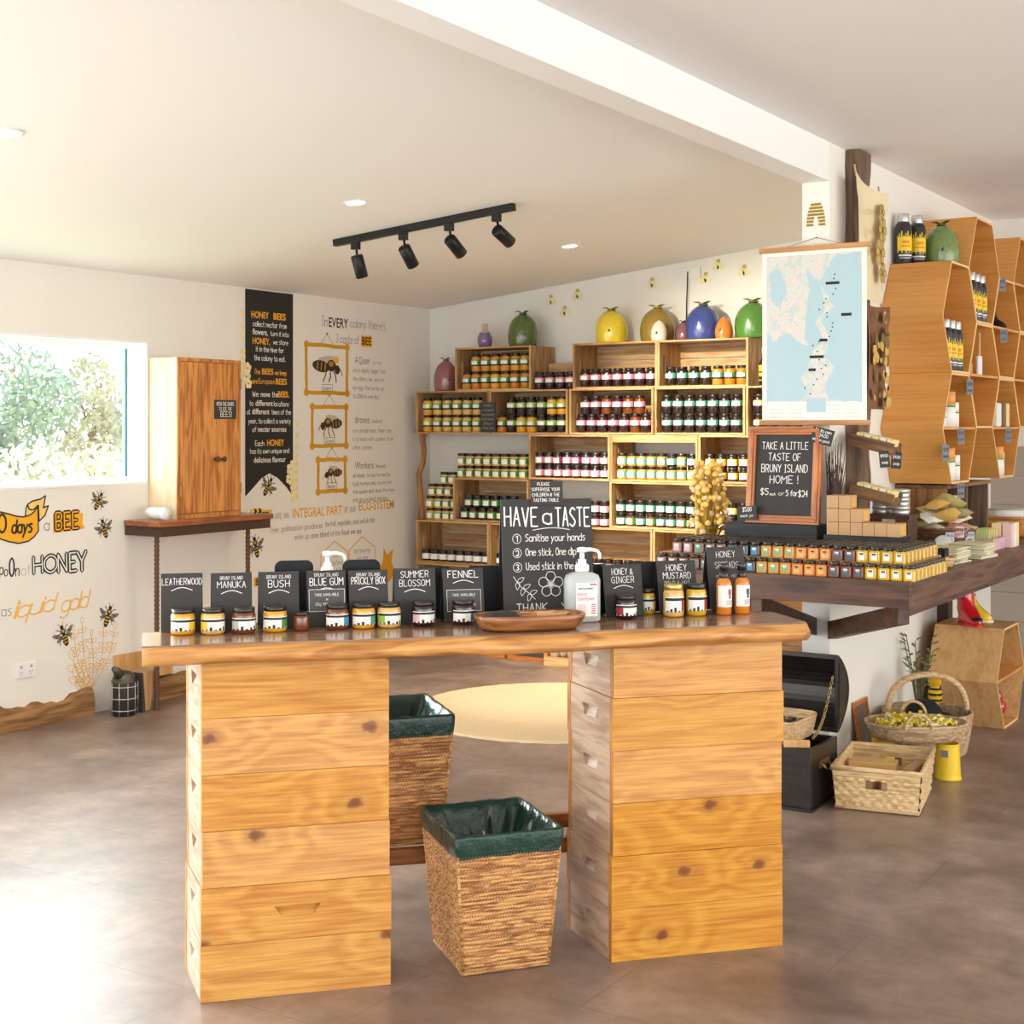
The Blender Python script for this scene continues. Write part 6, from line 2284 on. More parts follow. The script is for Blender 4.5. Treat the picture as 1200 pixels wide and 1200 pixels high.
# ------------------------------------------------------------------ the rustic post, cloth scrolls and trays on it
mb = MB()
vs, fs = [], []
for i in range(25):
    z = .9005 + (2.685 - .9005) * i / 24
    j = [.005 * math.sin(i * 1.3 + k) for k in range(4)]
    vs += [(-2.112, 6.035 + j[0], z), (-2.05 + j[1], 6.04 + j[0], z), (-2.052 + j[2], 6.18 + j[3], z), (-2.112, 6.185 + j[3], z)]
    if i:
        a, b = 4 * (i - 1), 4 * i
        fs += [(a + k, a + (k + 1) % 4, b + (k + 1) % 4, b + k) for k in range(4)]
fs += [(3, 2, 1, 0), (96, 97, 98, 99)]
mb.poly(vs, fs)
o = mb.build('timber_post', RUSTICZ); tag(o, 'rough grey timber post fixed to the wall above the counter', 'post')


def cloth(label, y0, y1, z0, z1, m, sag, deco, name='cloth_scroll', lean=0.0):
    t = thing(name, label, 'scroll', (-2.045, 0, 0))
    mb = MB()
    n = 14
    vs, fs = [], []
    for side in (0, 1):
        for i in range(n + 1):
            for j in range(n + 1):
                s, q = i / n, j / n
                top = z1 - sag * (1 - (2 * s - 1) ** 2) - lean * s
                z = z0 + (top - z0) * q
                x = .012 + .010 * math.sin(s * 5 + q * 3) + (.012 * (s) if q > .8 else .004) + (.0015 if side else 0)
                vs.append((x, y0 + (y1 - y0) * s, z))
    N_ = (n + 1) ** 2
    for i in range(n):
        for j in range(n):
            a = i * (n + 1) + j
            fs.append((a, a + 1, a + n + 2, a + n + 1))
            fs.append((N_ + a + n + 1, N_ + a + n + 2, N_ + a + 1, N_ + a))
    mb.poly(vs, fs, None, 0, True)
    mb.build('cloth', m, t, fixn=False)
    mb = MB()
    deco(mb)
    mb.build('drawing', [mat('scroll_ink', (120, 104, 66), .8), mat('scroll_ochre', (206, 172, 90), .8)], t, fixn=False)
    mb = MB()
    for y in (y0 + .02, y1 - .03):
        mb.tube([(.008, y, z1 - .02 - (lean if y > y0 + .1 else 0)), (.004, y - .01, z1 + .03 - (lean if y > y0 + .1 else 0))], .004, 6)
    mb.build('tie', JUTE, t)


def deco1(mb):
    M_ = frame_at((.041, 0, 0), (0, 1, 0), (0, 0, 1))
    rnd = random.Random(2)
    for (cy, cz, r) in ((6.21, 2.35, .045), (6.18, 2.25, .05), (6.21, 2.16, .04), (6.2, 2.43, .03)):
        for i in range(6):
            a = 2 * PI * i / 6
            q = catmull([(cy, cz), (cy + r * math.cos(a - .4), cz + r * math.sin(a - .4)), (cy + r * 1.2 * math.cos(a), cz + r * 1.2 * math.sin(a)), (cy + r * math.cos(a + .4), cz + r * math.sin(a + .4))], True, 4)
            ribbon(mb, [q], .0035, M_, 0)
            mb.poly([p + (-.0006,) for p in q[:-1]], [tuple(range(len(q) - 1))], M_, 1)
    ribbon(mb, [catmull([(6.20, 2.08), (6.18, 2.2), (6.22, 2.32), (6.19, 2.46)], False)], .004, M_, 0)
    for k in range(3):
        write(mb, 'honey', .03, M_, 6.04, 2.40 - .09 * k, .1, fit=.09, mi=1)


cloth('cream cloth scroll with flower drawings tied high on the timber post', 5.93, 6.30, 2.03, 2.575, mat('scroll_cream', (232, 216, 178), .8, vary=.06, scale=12), .02, deco1, lean=.05)


def deco2(mb):
    M_ = frame_at((.041, 0, 0), (0, 1, 0), (0, 0, 1))
    rnd = random.Random(8)
    for k in range(46):
        cy, cz, r = rnd.uniform(6.08, 6.31), rnd.uniform(1.57, 1.98), rnd.uniform(.012, .03)
        q = [(cy + r * math.cos(2 * PI * i / 7), cz + r * rnd.uniform(.6, 1.2) * math.sin(2 * PI * i / 7), .0004 * (k % 4)) for i in range(7)]
        mb.poly(q, [tuple(range(7))], M_, k % 2)


cloth('brown patterned cloth hanging lower on the timber post', 6.06, 6.33, 1.555, 2.02, mat('cloth_brown', (128, 88, 60), .8, vary=.5, scale=22), .01, deco2)


def log_tray(label, z, wares, tags):
    t = thing('log_tray', label, 'tray', (-2.06, 5.911, z))
    mb = MB()
    L, W = .195, .124
    mb.box(.001, L, 0, W, 0, .010); mb.box(.001, L, 0, .014, .010, .05); mb.box(.001, L, W - .014, W, .010, .05); mb.box(.001, .015, .014, W - .014, .010, .05); mb.box(L - .014, L, .014, W - .014, .010, .034)
    mb.build('trough', RUSTIC, t, .003)
    t.rotation_euler = (0, R(13), 0)
    return t


for z, nm in ((1.40, 'upper'), (1.185, 'lower')):
    log_tray('%s rough timber trough fixed to the timber post, holding soaps' % nm, z, None, None)
    for k in range(5):
        mb = MB(); mb.box(-.015, .015, -.043, .043, 0, .052)
        o = mb.build('soap_bar', mat('soap_yellow', (238, 220, 150), .6, vary=.08, scale=40) if k % 2 == 0 else mat('soap_cream', (240, 230, 205), .6), bevel=.004)
        o.location = Vector((-2.06, 5.973, z)) + Matrix.Rotation(R(13), 3, 'Y') @ Vector((.034 + .0335 * k, 0, .0105)); o.rotation_euler = (0, R(13), 0)
        tag(o, 'pale soap bar, %s from the wall in the %s timber trough' % (ORD[k], nm), 'soap', 'soap bars in the timber troughs')
for k, (x, y, z, lab) in enumerate(((-1.895, 5.909, 1.306, 'dark tag hanging below the end of the upper timber trough'), (-1.868, 5.965, 1.300, 'grey tag hanging at the end of the upper timber trough'))):
    price_tag(lab, (x, y - .004, z), .042, .07, (0, R(-6 + 10 * k), R(25)), (('$9.00', .012, .03), ('soap', .012, .025)))

# ------------------------------------------------------------------ wares along the right arm of the counter
t = thing('tin_stand', 'low dark timber stand carrying stacked tins on the counter', 'stand', (-1.92, 6.22, .9))
mb = MB(); mb.box(-.155, .05, -.06, .10, .172, .190); mb.build('shelf_board', DARKW, t, .002)
for x in (-.14, .02):
    mb = MB(); mb.box(x, x + .02, -.05, .09, .0004, .1715); mb.build('leg', DARKW, t)
tin0 = thing('metal_tin', '', 'tin')
mb = MB(); mb.lathe([(0, .0004), (.038, .0004), (.04, .002), (.04, .022), (.0375, .0225)], 28); mb.build('tin_body', STEEL, tin0)
mb = MB(); mb.lathe([(.0415, .0215), (.0415, .0355), (.039, .037), (0, .037)], 28); mb.build('lid', STEEL, tin0)
ptin = Proto(tin0)
zt = .9 + .1905
for sx, sy, n_, nm in ((-.10, .02, 2, 'left stack'), (-.008, .0, 3, 'right stack')):
    for k in range(n_):
        ptin.place((-1.92 + sx, 6.22 + sy, zt + .0375 * k), 0, 'round metal tin, %s from bottom in the %s on the dark stand' % (ORD[k], nm), 'round tins on the dark stand')
o = ptin.place((-1.76, 6.35, .9 + .045), 0, 'round metal tin tilted on edge right of the tin stacks', 'round tins on the dark stand')
o.rotation_euler = (R(70), 0, R(35)); o.location = (-1.80, 6.40, .943)

# dark wicker basket heaped with seed bags
def round_basket(name, label, loc, rb, rt, h, m, ribs=20, rows=24, n_exp=2, sy=1.0, rz=0.0, amp=.004, cat='basket'):
    t = thing(name, label, cat, loc, rz)
    mb = MB()
    woven(mb, lambda s: (rb + (rt - rb) * s ** .7, (rb + (rt - rb) * s ** .7) * sy, .002 + (h - .002) * s), ribs * 4, rows, amp, n_exp, ribs)
    woven(mb, lambda s: ((rb + (rt - rb) * (1 - s) ** .7) * .94, (rb + (rt - rb) * (1 - s) ** .7) * sy * .94, .006 + (h - .006) * (1 - s)), ribs * 4, max(4, rows // 3), .001, n_exp, ribs)
    n = 40
    e = 2 / n_exp
    f = lambda r, th, z: (r * math.copysign(abs(math.cos(th)) ** e, math.cos(th)), r * sy * math.copysign(abs(math.sin(th)) ** e, math.sin(th)), z)
    mb.poly([f(rb * .95, 2 * PI * i / n, .005) for i in range(n)], [tuple(range(n))])
    mb.build('basket_body', m, t, fixn=False)
    mb = MB(); mb.tube([f(rt * .975, 2 * PI * i / n, h) for i in range(n)], .007, 8, closed=True); mb.build('rim', m, t)
    return t


DWICK = wood('dark_wicker', (128, 92, 62), (76, 50, 32), 'X', .6, ring=50)
round_basket('wicker_basket', 'dark wicker basket heaped with printed bags on the counter', (-1.83, 6.56, .9), .105, .14, .115, DWICK)
rnd = random.Random(21)
cols = [(226, 206, 176), (206, 150, 130), (190, 180, 120), (236, 230, 218), (220, 178, 100), (160, 150, 110)]
for k in range(17):
    lay = 0 if k < 8 else (1 if k < 14 else 2)
    a = 2 * PI * k / (8, 6, 3)[lay] + lay
    r = (.088, .062, .03)[lay]
    c = (-1.83 + r * math.cos(a), 6.56 + r * math.sin(a), .9 + (.10, .165, .215)[lay] + (.010 * (k % 3)))
    mb = MB()
    M_ = Euler((rnd.uniform(-.5, .5), rnd.uniform(-.5, .5), rnd.uniform(0, 3))).to_matrix().to_4x4()
    vs, fs = [], []
    for i in range(7):
        for j in range(6):
            u, v = i / 6 - .5, j / 5 - .5
            e = max(0, (1 - 4 * u * u) * (1 - 4 * v * v)) ** .5
            vs.append((u * .10, v * .12, e * .024))
    m0 = len(vs)
    vs += [(x, y, -z) for x, y, z in vs]
    for i in range(6):
        for j in range(5):
            q = (i * 6 + j, (i + 1) * 6 + j, (i + 1) * 6 + j + 1, i * 6 + j + 1)
            fs += [q, tuple(m0 + v for v in q[::-1])]
    mb.poly(vs, fs, M_, 0, True)
    o = mb.build('seed_bag', mat('bag_%d' % (k % 6), cols[k % 6], .4, vary=.35, scale=55), fixn=False)
    o.location = c
    tag(o, 'small printed bag in the heap filling the dark wicker basket', 'bag', 'printed bags in the dark wicker basket')
for k in range(3):
    price_tag('pale price tag on the front of the dark wicker basket, %s from left' % ORD[k], (-1.765 + .032 * k, 6.415 + .045 * k, .955 + .025 * (k % 2)), .04, .05, (0, 0, R(38)), (('$4.50', .012, .03), ('each', .01, .02)), TAGP)

# small pale basket of tubes at the counter's edge
round_basket('wicker_basket', 'small pale wicker basket of black and yellow tubes on the counter edge', (-1.675, 5.905, .9), .055, .068, .035, WICKERP, 12, 10, 3.5, .9, R(20), .002)
for k in range(8):
    mb = MB(); mb.lathe([(0, .0003), (.0095, .0003), (.0095, .045), (.0085, .047), (.0085, .07), (0, .071)], 12)
    tb = mb.build('balm_tube', BANDS['black'])
    mb = MB(); mb.lathe([(.0097, .012), (.0097, .036)], 12, cap=False); mb.build('label', BANDS['yellow'], tb)
    tb.location = (-1.675 - .034 + .0225 * (k % 4), 5.905 - .018 + .03 * (k // 4), .9065)
    tag(tb, 'black and yellow balm tube standing in the small pale basket', 'tube', 'balm tubes in the small pale basket')

# paper packets in two low stacks
for st, (x, y, n_) in enumerate(((-1.70, 6.12, 9), (-1.665, 6.42, 9))):
    for k in range(n_):
        mb = MB(); a = rnd.uniform(-.12, .12)
        M_ = Matrix.Rotation(a, 4, 'Z')
        mb.box(-.075, .075, -.10, .10, 0, .0055, M_)
        mb.box(-.070, .070, -.06, .06, .0055, .007, M_)
        o = mb.build('paper_packet', mat('packet_%d' % (k % 3), [(238, 232, 214), (226, 216, 176), (214, 208, 168)][k % 3], .6, vary=.05, scale=40), bevel=.001)
        o.location = (x, y, .9003 + .0073 * k)
        tag(o, 'cream paper packet, %s from bottom in the %s packet stack on the counter' % (ORD[k], ('near', 'far')[st]), 'packet', 'paper packets on the counter')

# pink open carton of sachets, striped boxes
t = thing('open_carton', 'pink printed open carton full of sachets on the counter', 'carton', (-1.76, 6.86, .9))
mb = MB()
mb.box(-.1, .1, -.11, -.105, .0004, .055); mb.box(-.1, .1, .105, .11, .0004, .055); mb.box(-.1, -.095, -.105, .105, .0004, .055); mb.box(.095, .1, -.105, .105, .0004, .055); mb.box(-.095, .095, -.105, .105, .0004, .004)
mb.build('carton_body', mat('carton_pink', (218, 176, 190), .6, vary=.35, scale=28), t)
for k in range(8):
    mb = MB(); mb.box(-.036, .036, 0, .018, 0, .095)
    o = mb.build('sachet', mat('sachet_%d' % (k % 4), [(236, 226, 200), (190, 206, 140), (120, 170, 180), (230, 190, 120)][k % 4], .5), bevel=.003)
    o.location = (-1.805 + .085 * (k % 2), 6.772 + .044 * (k // 2), .9045); o.rotation_euler = (R(-8), 0, 0)
    tag(o, 'small coloured sachet standing in the pink open carton', 'sachet', 'sachets in the pink open carton')
for k in range(6):
    mb = MB(); mb.box(-.022, .022, -.022, .022, 0, .115)
    o = mb.build('slim_box', mat('slimbox_%d' % (k % 3), [(240, 206, 200), (246, 226, 170), (244, 240, 236)][k % 3], .5, vary=.06, scale=20), bevel=.001)
    o.location = (-1.655 - .05 * (k % 2), 7.02 + .05 * (k // 2), .9003)
    tag(o, 'slim pastel box in the cluster at the far right of the counter', 'box', 'slim pastel boxes on the counter')

# rustic compartments against the wall
t = thing('rustic_shelf', 'rough brown timber compartment unit on the counter below the hexagon shelves', 'shelf', (-2.112, 6.74, .9))
for y in (0, .36, .76):
    mb = MB(); mb.box(.001, .24, y, y + .02, .0004, .285); mb.build('side_board', RUSTICZ if y else wood('rustic_warm', (168, 118, 66), (110, 70, 38), 'Z', .65), t, .002)
mb = MB(); mb.box(.001, .25, -.01, .79, .2855, .303); mb.build('top_board', wood('rustic_top', (140, 104, 72), (92, 64, 42), 'Y', .7), t, .002)
mb = MB(); mb.box(.001, .012, .0202, .7598, .0004, .285); mb.build('back_board', RUSTICZ, t)
mb = MB(); mb.box(.0122, .235, .0202, .3598, .13, .142); mb.build('mid_shelf', MATS['rustic_top'], t)
for k in range(5):
    mb = MB(); mb.box(-.012, .012, -.03, .03, 0, .10)
    o = mb.build('booklet', mat('booklet_%d' % (k % 2), [(240, 226, 140), (236, 236, 210)][k % 2], .6))
    o.location = (-1.91, 6.795 + .064 * k, .9 + .1425); o.rotation_euler = (0, 0, 0)
    tag(o, 'yellow booklet upright in the rustic compartment unit', 'booklet', 'booklets in the rustic unit')
mb = MB()
mb.box(0, .2, 0, .12, 0, .10)

# towels and orange basket further along
mb.bm.free()
round_basket('wicker_basket', 'orange wicker basket with folded white cloths far along the counter', (-1.86, 7.83, .9), .14, .17, .10, wood('orange_wicker', (214, 150, 74), (168, 104, 44), 'X', .6, ring=50), 16, 16, 4)
for k, (c, nm) in enumerate((((236, 234, 228), 'white'), ((96, 176, 84), 'green'), ((238, 236, 230), 'pale'))):
    mb = MB(); mb.tube([(-.11, 0, .03), (.11, 0, .03)], .032, 14)
    o = mb.build('folded_cloth', mat('cloth_' + nm, c, .9, bump=.3, scale=60))
    o.location = (-1.86, 7.75 + .075 * k, .975)
    tag(o, nm + ' rolled cloth lying in the orange wicker basket', 'cloth')
t = thing('teal_bag', 'teal and white standing bag behind the orange basket', 'bag', (-2.0, 7.595, .9))
mb = MB(); mb.box(-.05, .05, -.025, .025, .0004, .17); mb.build('bag_body', mat('teal_bag', (30, 130, 150), .5), t, .006)
mb = MB(); mb.box(-.04, .04, -.026, -.0252, .10, .16); mb.build('label', PAPER, t)

# ------------------------------------------------------------------ hexagon shelves on the right wall
HS = .3
HF = HS * math.sqrt(3)


def hexpts(s, c=(0, 0)):
    return [(c[0] + s * math.cos(R(60 * k)), c[1] + s * math.sin(R(60 * k))) for k in range(6)]


HM = frame_at((0, 0, 0), (0, 1, 0), (0, 0, 1))   # outline in YZ, depth along +X


def hex_shelf(label, yc, zc, depth=.288, x0=-2.113, s=HS - .0006, mid=True, skin=None, back=True, name='hexagon_shelf', group='hexagon wall shelves'):
    t = thing(name, label, 'shelf', (x0, yc, zc), 0, group)
    skin = skin or HONEYW
    o_, i_ = hexpts(s), hexpts(s - .012)
    mb = MB()
    for k in range(6):
        k2 = (k + 1) % 6
        q = [o_[k], o_[k2], i_[k2], i_[k]]
        v = [(x, y, 0) for x, y in q] + [(x, y, depth - .0005) for x, y in q]
        mb.poly(v, [(0, 1, 5, 4), (1, 2, 6, 5), (2, 3, 7, 6), (3, 0, 4, 7), (3, 2, 1, 0)], HM, 0)
        mb.poly([(x, y, depth) for x, y in q], [(0, 1, 2, 3)], HM, 1)
    mb.build('shell', [skin, HEXEDGE], t)
    if back:
        mb = MB(); mb.prism(i_, .001, .010, HM @ Matrix.Scale(.999, 4)); mb.build('back_panel', HEXBACK, t)
    if mid:
        mb = MB(); mb.box(.0105, depth - .004, -s + .016, s - .016, -.006, .006); mb.build('mid_shelf', HONEYW, t)
    return t


C0, CP = 6.81, .45
zA, zB = 1.99, 1.99 + HF / 2
hex_shelf('hexagon shelf nearest the map at the top, black bottles standing on it', C0, zA, mid=False)
hex_shelf('lower hexagon shelf nearest the map, above the counter wares', C0, zA - HF)
hex_shelf('highest hexagon shelf behind the green pot, with black bottles inside', C0 + CP, zB, mid=False)
hex_shelf('second-column hexagon shelf with a white paddle on its middle board', C0 + CP, zB - HF)
hex_shelf('third-column upper hexagon shelf with a black felt boot inside', C0 + 2 * CP, zA)
hex_shelf('third-column lower hexagon shelf with bags and tubes', C0 + 2 * CP, zA - HF)
hex_shelf('fourth-column upper hexagon shelf at the right edge of the photo', C0 + 3 * CP, zB)
hex_shelf('fourth-column lower hexagon shelf at the right edge of the photo', C0 + 3 * CP, zB - HF)


def black_bottle(label, loc, s=1.0, group=None):
    t = thing('black_bottle', label, 'bottle', loc, R(35), group)
    S_ = Matrix.Scale(s, 4)
    mb = MB(); mb.lathe([(0, .0004), (.038, .0004), (.040, .004), (.040, .165), (.036, .185), (.026, .2)], 26, S_); mb.build('bottle_body', mat('bottle_black', (44, 42, 46), .35, coat=.3), t)
    mb = MB(); mb.lathe([(.0255, .198), (.0265, .2), (.0265, .235), (.024, .238), (0, .238)], 22, S_); mb.build('cap', STEEL, t)
    mb = MB(); arc_patch(mb, .0406 * s, .06 * s, .125 * s, -150, -30)
    for k in range(9):
        a = -150 + 14 * k
        arc_patch(mb, .0406 * s, (.05 + .012 * (k % 2)) * s, .062 * s, a, a + 8, seg=2); arc_patch(mb, .0406 * s, .124 * s, (.132 + .01 * (k % 3)) * s, a, a + 7, seg=2)
    lb = mb.build('label', mat('label_sun_yellow', (240, 204, 40), .5), t)
    mb = MB(); arc_patch(mb, .041 * s, .078 * s, .086 * s, -125, -55, seg=6); arc_patch(mb, .041 * s, .094 * s, .108 * s, -115, -65, seg=6)
    mb.build('label_print', mat('label_orange', (226, 140, 30), .5), lb)
    mb = MB(); arc_patch(mb, .0408 * s, .034 * s, .041 * s, -140, -40, seg=8); arc_patch(mb, .0408 * s, .024 * s, .027 * s, -130, -50, seg=8)
    mb.build('label_lines', PAPER, lb)
    return t


zc1 = zA + HF / 2 + .0008
black_bottle('large black bottle with yellow label on the hexagon shelf, left one', (-2.063, 6.70, zc1))
black_bottle('large black bottle with yellow label on the hexagon shelf, beside the green pot', (-2.022, 6.785, zc1))
hive_pot('mottled green beehive pot on top of the hexagon shelves', (-1.935, 6.885, zc1), .082, .215, (112, 138, 78), leaf=(70, 84, 40))
for c_, z0_, nm in ((C0, zA - HF / 2, 'first'), (C0 + CP, zB - HF / 2, 'second')):
    for k in range(3):
        black_bottle('black bottle with yellow label, %s of three inside the %s-column top hexagon' % (ORD[k], nm), (-1.865, c_ - .105 + .095 * k, z0_ + .0128), 1.0, None).scale = (.75, .75, 1)

def tube_jar(label, loc, r, h, cap, body=PAPER, group='balms and tubes on the hexagon shelves'):
    t = thing('balm_container', label, 'container', loc, 0, group)
    mb = MB(); mb.lathe([(0, .0004), (r, .0004), (r, h * .62)], 18); mb.build('tube_body', body, t)
    mb = MB(); mb.lathe([(r * 1.005, h * .62), (r * 1.005, h), (0, h)], 18); mb.build('cap', cap, t)
    mb = MB(); mb.lathe([(r * 1.012, h * .56), (r * 1.012, h * .61)], 18, cap=False); mb.build('band', BANDS['green'], t)


ORC = mat('cap_orange_wood', (228, 160, 84), .5)
WHT = mat('carton_white', (240, 238, 226), .5)
zm = zA - HF + .0065
zb_ = zA - HF * 1.5 + .0125
for k, (y, x, r, h, zz_, cp, lab) in enumerate((
        (6.72, -1.865, .040, .165, zm, ORC, 'tall orange-capped tube on the middle board, near hexagon'), (6.64, -1.87, .026, .075, zm, WHT, 'small white pot left of the orange-capped tube, near hexagon'),
        (6.80, -1.86, .030, .115, zm, WHT, 'white tube right of the orange-capped tube, near hexagon'), (6.87, -1.87, .022, .07, zm, WHT, 'short white tube at the right, near hexagon middle board'),
        (6.715, -1.862, .027, .155, zb_, ORC, 'orange-capped tube at left, near hexagon bottom board'), (6.785, -1.868, .024, .155, zb_, ORC, 'orange-capped tube second from left, near hexagon bottom board'), (6.85, -1.862, .024, .12, zb_, WHT, 'white tube at right, near hexagon bottom board'),
        (7.62, -1.86, .040, .15, zA - HF * 1.5 + .0125, ORC, 'orange-capped tube in the far lower hexagon'), (7.72, -1.87, .03, .12, zA - HF * 1.5 + .0125, WHT, 'white tube in the far lower hexagon'))):
    tube_jar(lab, (x, y, zz_), r, h, cp)
# white paddle, small carton, felt boot, bags
t = thing('wooden_paddle', 'white paddle brush with pale handle standing in the second hexagon column', 'brush', (-1.85, 7.25, zB - HF + .0065))
mb = MB(); mb.box(-.009, .009, -.03, .03, .0004, .095); mb.build('head', GLOSSW, t, .006)
mb = MB(); mb.box(-.005, .005, -.010, .010, .0955, .21); mb.build('handle', PALEPLY, t, .002)
mb = MB(); mb.box(-.03, .03, -.045, .045, 0, .055); o = mb.build('small_carton', CARD, bevel=.002); o.location = (-1.89, 7.12, zB - HF + .0065); tag(o, 'small brown carton beside the white paddle brush', 'box')


def boot(name, label, loc, rz, s, m, sole, dots=None, stripes=None, group=None):
    t = thing(name, label, 'boot', loc, rz, group)
    mb = MB()
    secs = []
    n = 18
    path = [(-.02, 0, .235, .042, .046), (-.02, 0, .19, .041, .045), (-.018, 0, .14, .040, .043), (-.012, 0, .10, .042, .045), (.0, 0, .075, .048, .055), (.02, 0, .052, .046, .075), (.035, 0, .03, .044, .090), (.035, 0, .012, .045, .095)]
    vs, fs = [], []
    for (cx, cy, z, wy, wx) in path:
        for i in range(n):
            a = 2 * PI * i / n
            vs.append(((cx + wx * math.cos(a)) * s, (cy + wy * math.sin(a)) * s, z * s))
    for k in range(len(path) - 1):
        for i in range(n):
            j = (i + 1) % n
            fs.append((k * n + i, k * n + j, (k + 1) * n + j, (k + 1) * n + i))
    fs.append(tuple(range((len(path) - 1) * n, len(path) * n)))
    mb.poly(vs, fs, None, 0, True)
    # inner lining so the shaft reads as hollow
    vs2 = [((-.02 + .036 * math.cos(2 * PI * i / n)) * s, .034 * math.sin(2 * PI * i / n) * s, z * s) for z in (.236, .15) for i in range(n)]
    mb.poly(vs2 + [vs[i] for i in range(n)], [(i, (i + 1) % n, n + (i + 1) % n, n + i) for i in range(n)] + [(2 * n + i, 2 * n + (i + 1) % n, (i + 1) % n, i) for i in range(n)] + [tuple(range(n, 2 * n))], None, 0, True)
    mb.build('boot_body', m, t)
    mb = MB(); mb.prism([((.035 + .098 * math.cos(2 * PI * i / 24)) * s, .047 * math.sin(2 * PI * i / 24) * s) for i in range(24)], .0004, .014 * s); mb.build('sole', sole, t)
    mb = MB()
    if dots:
        rnd = random.Random(3)
        for k in range(22):
            q = path[k % 7]
            a = rnd.uniform(-PI, PI)
            nrm = Vector((math.cos(a), math.sin(a), .1)).normalized()
            p = Vector(((q[0] + q[4] * math.cos(a)) * s, (q[1] + q[3] * math.sin(a)) * s, (q[2] - .01) * s))
            M_ = Matrix.Translation(p) @ nrm.to_track_quat('Z', 'Y').to_matrix().to_4x4()
            mb.ball((0, 0, 0), (.007 * s, .007 * s, .0025 * s), M_, sub=1)
        mb.ball((.098 * s, 0, .036 * s), (.03 * s, .03 * s, .012 * s))
        mb.build('black_dots', dots, t)
    elif stripes:
        for k in range(6):
            z = .10 + .022 * k
            mb.lathe([(.0455 * s, z * s), (.0475 * s, (z + .005) * s), (.0455 * s, (z + .01) * s)], 18, Matrix.Translation((-.019 * s, 0, 0)), cap=False)
        mb.build('black_stripes', stripes, t)
    else:
        mb.bm.free()
    return t


boot('felt_boot', 'small black felt boot in the third hexagon column', (-1.9, 7.72, zA + .0066), R(-20), .62, BLACKB, BLACKB)
price_tag('grey price tag on the edge of the third-column top hexagon', (-1.818, 7.585, zA + .19), .05, .07, (0, 0, R(60)), (('$12', .015, .03), ('each', .012, .03)), mat('tag_grey_blue', (120, 122, 130), .6))
price_tag('grey price tag below the black felt boot shelf', (-1.818, 7.62, zA - .075), .05, .07, (0, 0, R(60)), (('$15', .015, .03), ('pair', .012, .03)), MATS['tag_grey_blue'])
for k, (y, z, lab) in enumerate(((6.955, zA - HF * .5 - .10, 'white-edged tag on the right rim of the near top hexagon'), (6.54, zA - HF - .15, 'white-edged tag on the left rim of the near lower hexagon'), (6.80, zA - HF - .075, 'grey tag under the middle board, near lower hexagon'), (6.80, zA - HF * 1.5 - .07, 'grey tag hanging under the near lower hexagon'), (7.72, zA - HF - .075, 'grey tag under the middle board, far lower hexagon'))):
    price_tag(lab, (-1.819, y, z), .045, .075, (0, 0, R(62)), (('$18', .014, .03), ('balm', .012, .03)), mat('tag_grey_blue', (120, 122, 130), .6))
for k, (y, r, col, lab) in enumerate(((7.60, .045, (238, 236, 230), 'white paper bag in the third hexagon column'), (7.70, .04, (120, 88, 66), 'dark brown bag in the third hexagon column'), (7.79, .03, (236, 214, 150), 'pale tube bag in the third hexagon column'))):
    mb = MB(); mb.box(-.03, .03, -r, r, 0, .125); o = mb.build('standing_bag', mat('standing_bag_%d' % k, col, .6, vary=.1, scale=40), bevel=.008); o.location = (-1.865, y, zA - HF + .0066); tag(o, lab, 'bag')

# ------------------------------------------------------------------ on the floor at the right
hs = .283
hc = hex_shelf('pale plywood hexagon box on the floor with boots on top', 7.29, hs * math.sqrt(3) / 2 + .0005, .335, -2.04, hs, True, PALEPLY, True, 'hexagon_box', None)
zh = hs * math.sqrt(3) + .0012
boot('rain_boot', 'glossy red rain boot with black ladybird dots on the hexagon box', (-1.90, 7.215, zh), R(-48), 1.0, mat('boot_red', (206, 30, 38), .15, coat=1.0), mat('boot_red_sole', (196, 24, 34), .3, coat=.6), dots=BANDS['black'])
boot('rain_boot', 'yellow rain boot with black bee stripes behind the red boot', (-1.93, 7.37, zh), R(-20), 1.02, mat('boot_yellow', (240, 206, 60), .2, coat=1.0), mat('boot_white_sole', (236, 226, 190), .4), stripes=BANDS['black'])
for k in range(3):
    mb = MB(); mb.ball((0, 0, .045), (.05, .045, .045), sub=2); mb.ball((0, 0, .095), (.03, .03, .035), sub=2)
    o = mb.build('wrapped_toy', mat('cello_%d' % k, [(206, 60, 70), (230, 200, 196), (180, 40, 50)][k], .15, coat=1.0, vary=.4, scale=40))
    o.location = (-1.80, 7.22 + .09 * k, .0145 if k < 2 else .0145); o.location.y = 7.20 + .10 * k
    tag(o, 'red cellophane wrapped toy inside the floor hexagon box, %s from left' % ORD[k], 'toy')

# black wooden chest with open rounded lid
CHK = wood('chest_black', (40, 34, 32), (22, 18, 17), 'X', .35, ring=12, coat=.3)
t = thing('wooden_chest', 'black wooden treasure chest with open domed lid under the counter', 'chest', (-2.50, 5.20, 0))
mb = MB()
W_, D_, Hc = .54, .30, .24
mb.box(0, W_, 0, .016, .012, Hc); mb.box(0, W_, D_ - .016, D_, .012, Hc); mb.box(0, .016, .016, D_ - .016, .012, Hc); mb.box(W_ - .016, W_, .016, D_ - .016, .012, Hc); mb.box(.016, W_ - .016, .016, D_ - .016, .012, .024)
mb.box(-.006, W_ + .006, -.006, D_ + .006, .0004, .0118)
for x in (.0, W_ - .03):
    mb.box(x, x + .03, -.005, -.0003, .012, Hc)
mb.build('chest_body', CHK, t, .002)
mb = MB()
ny = 16
arc = [(D_ + .012 + .13 * math.sin(PI * i / ny) ** .8, Hc + .012 + .31 * i / ny) for i in range(ny + 1)]
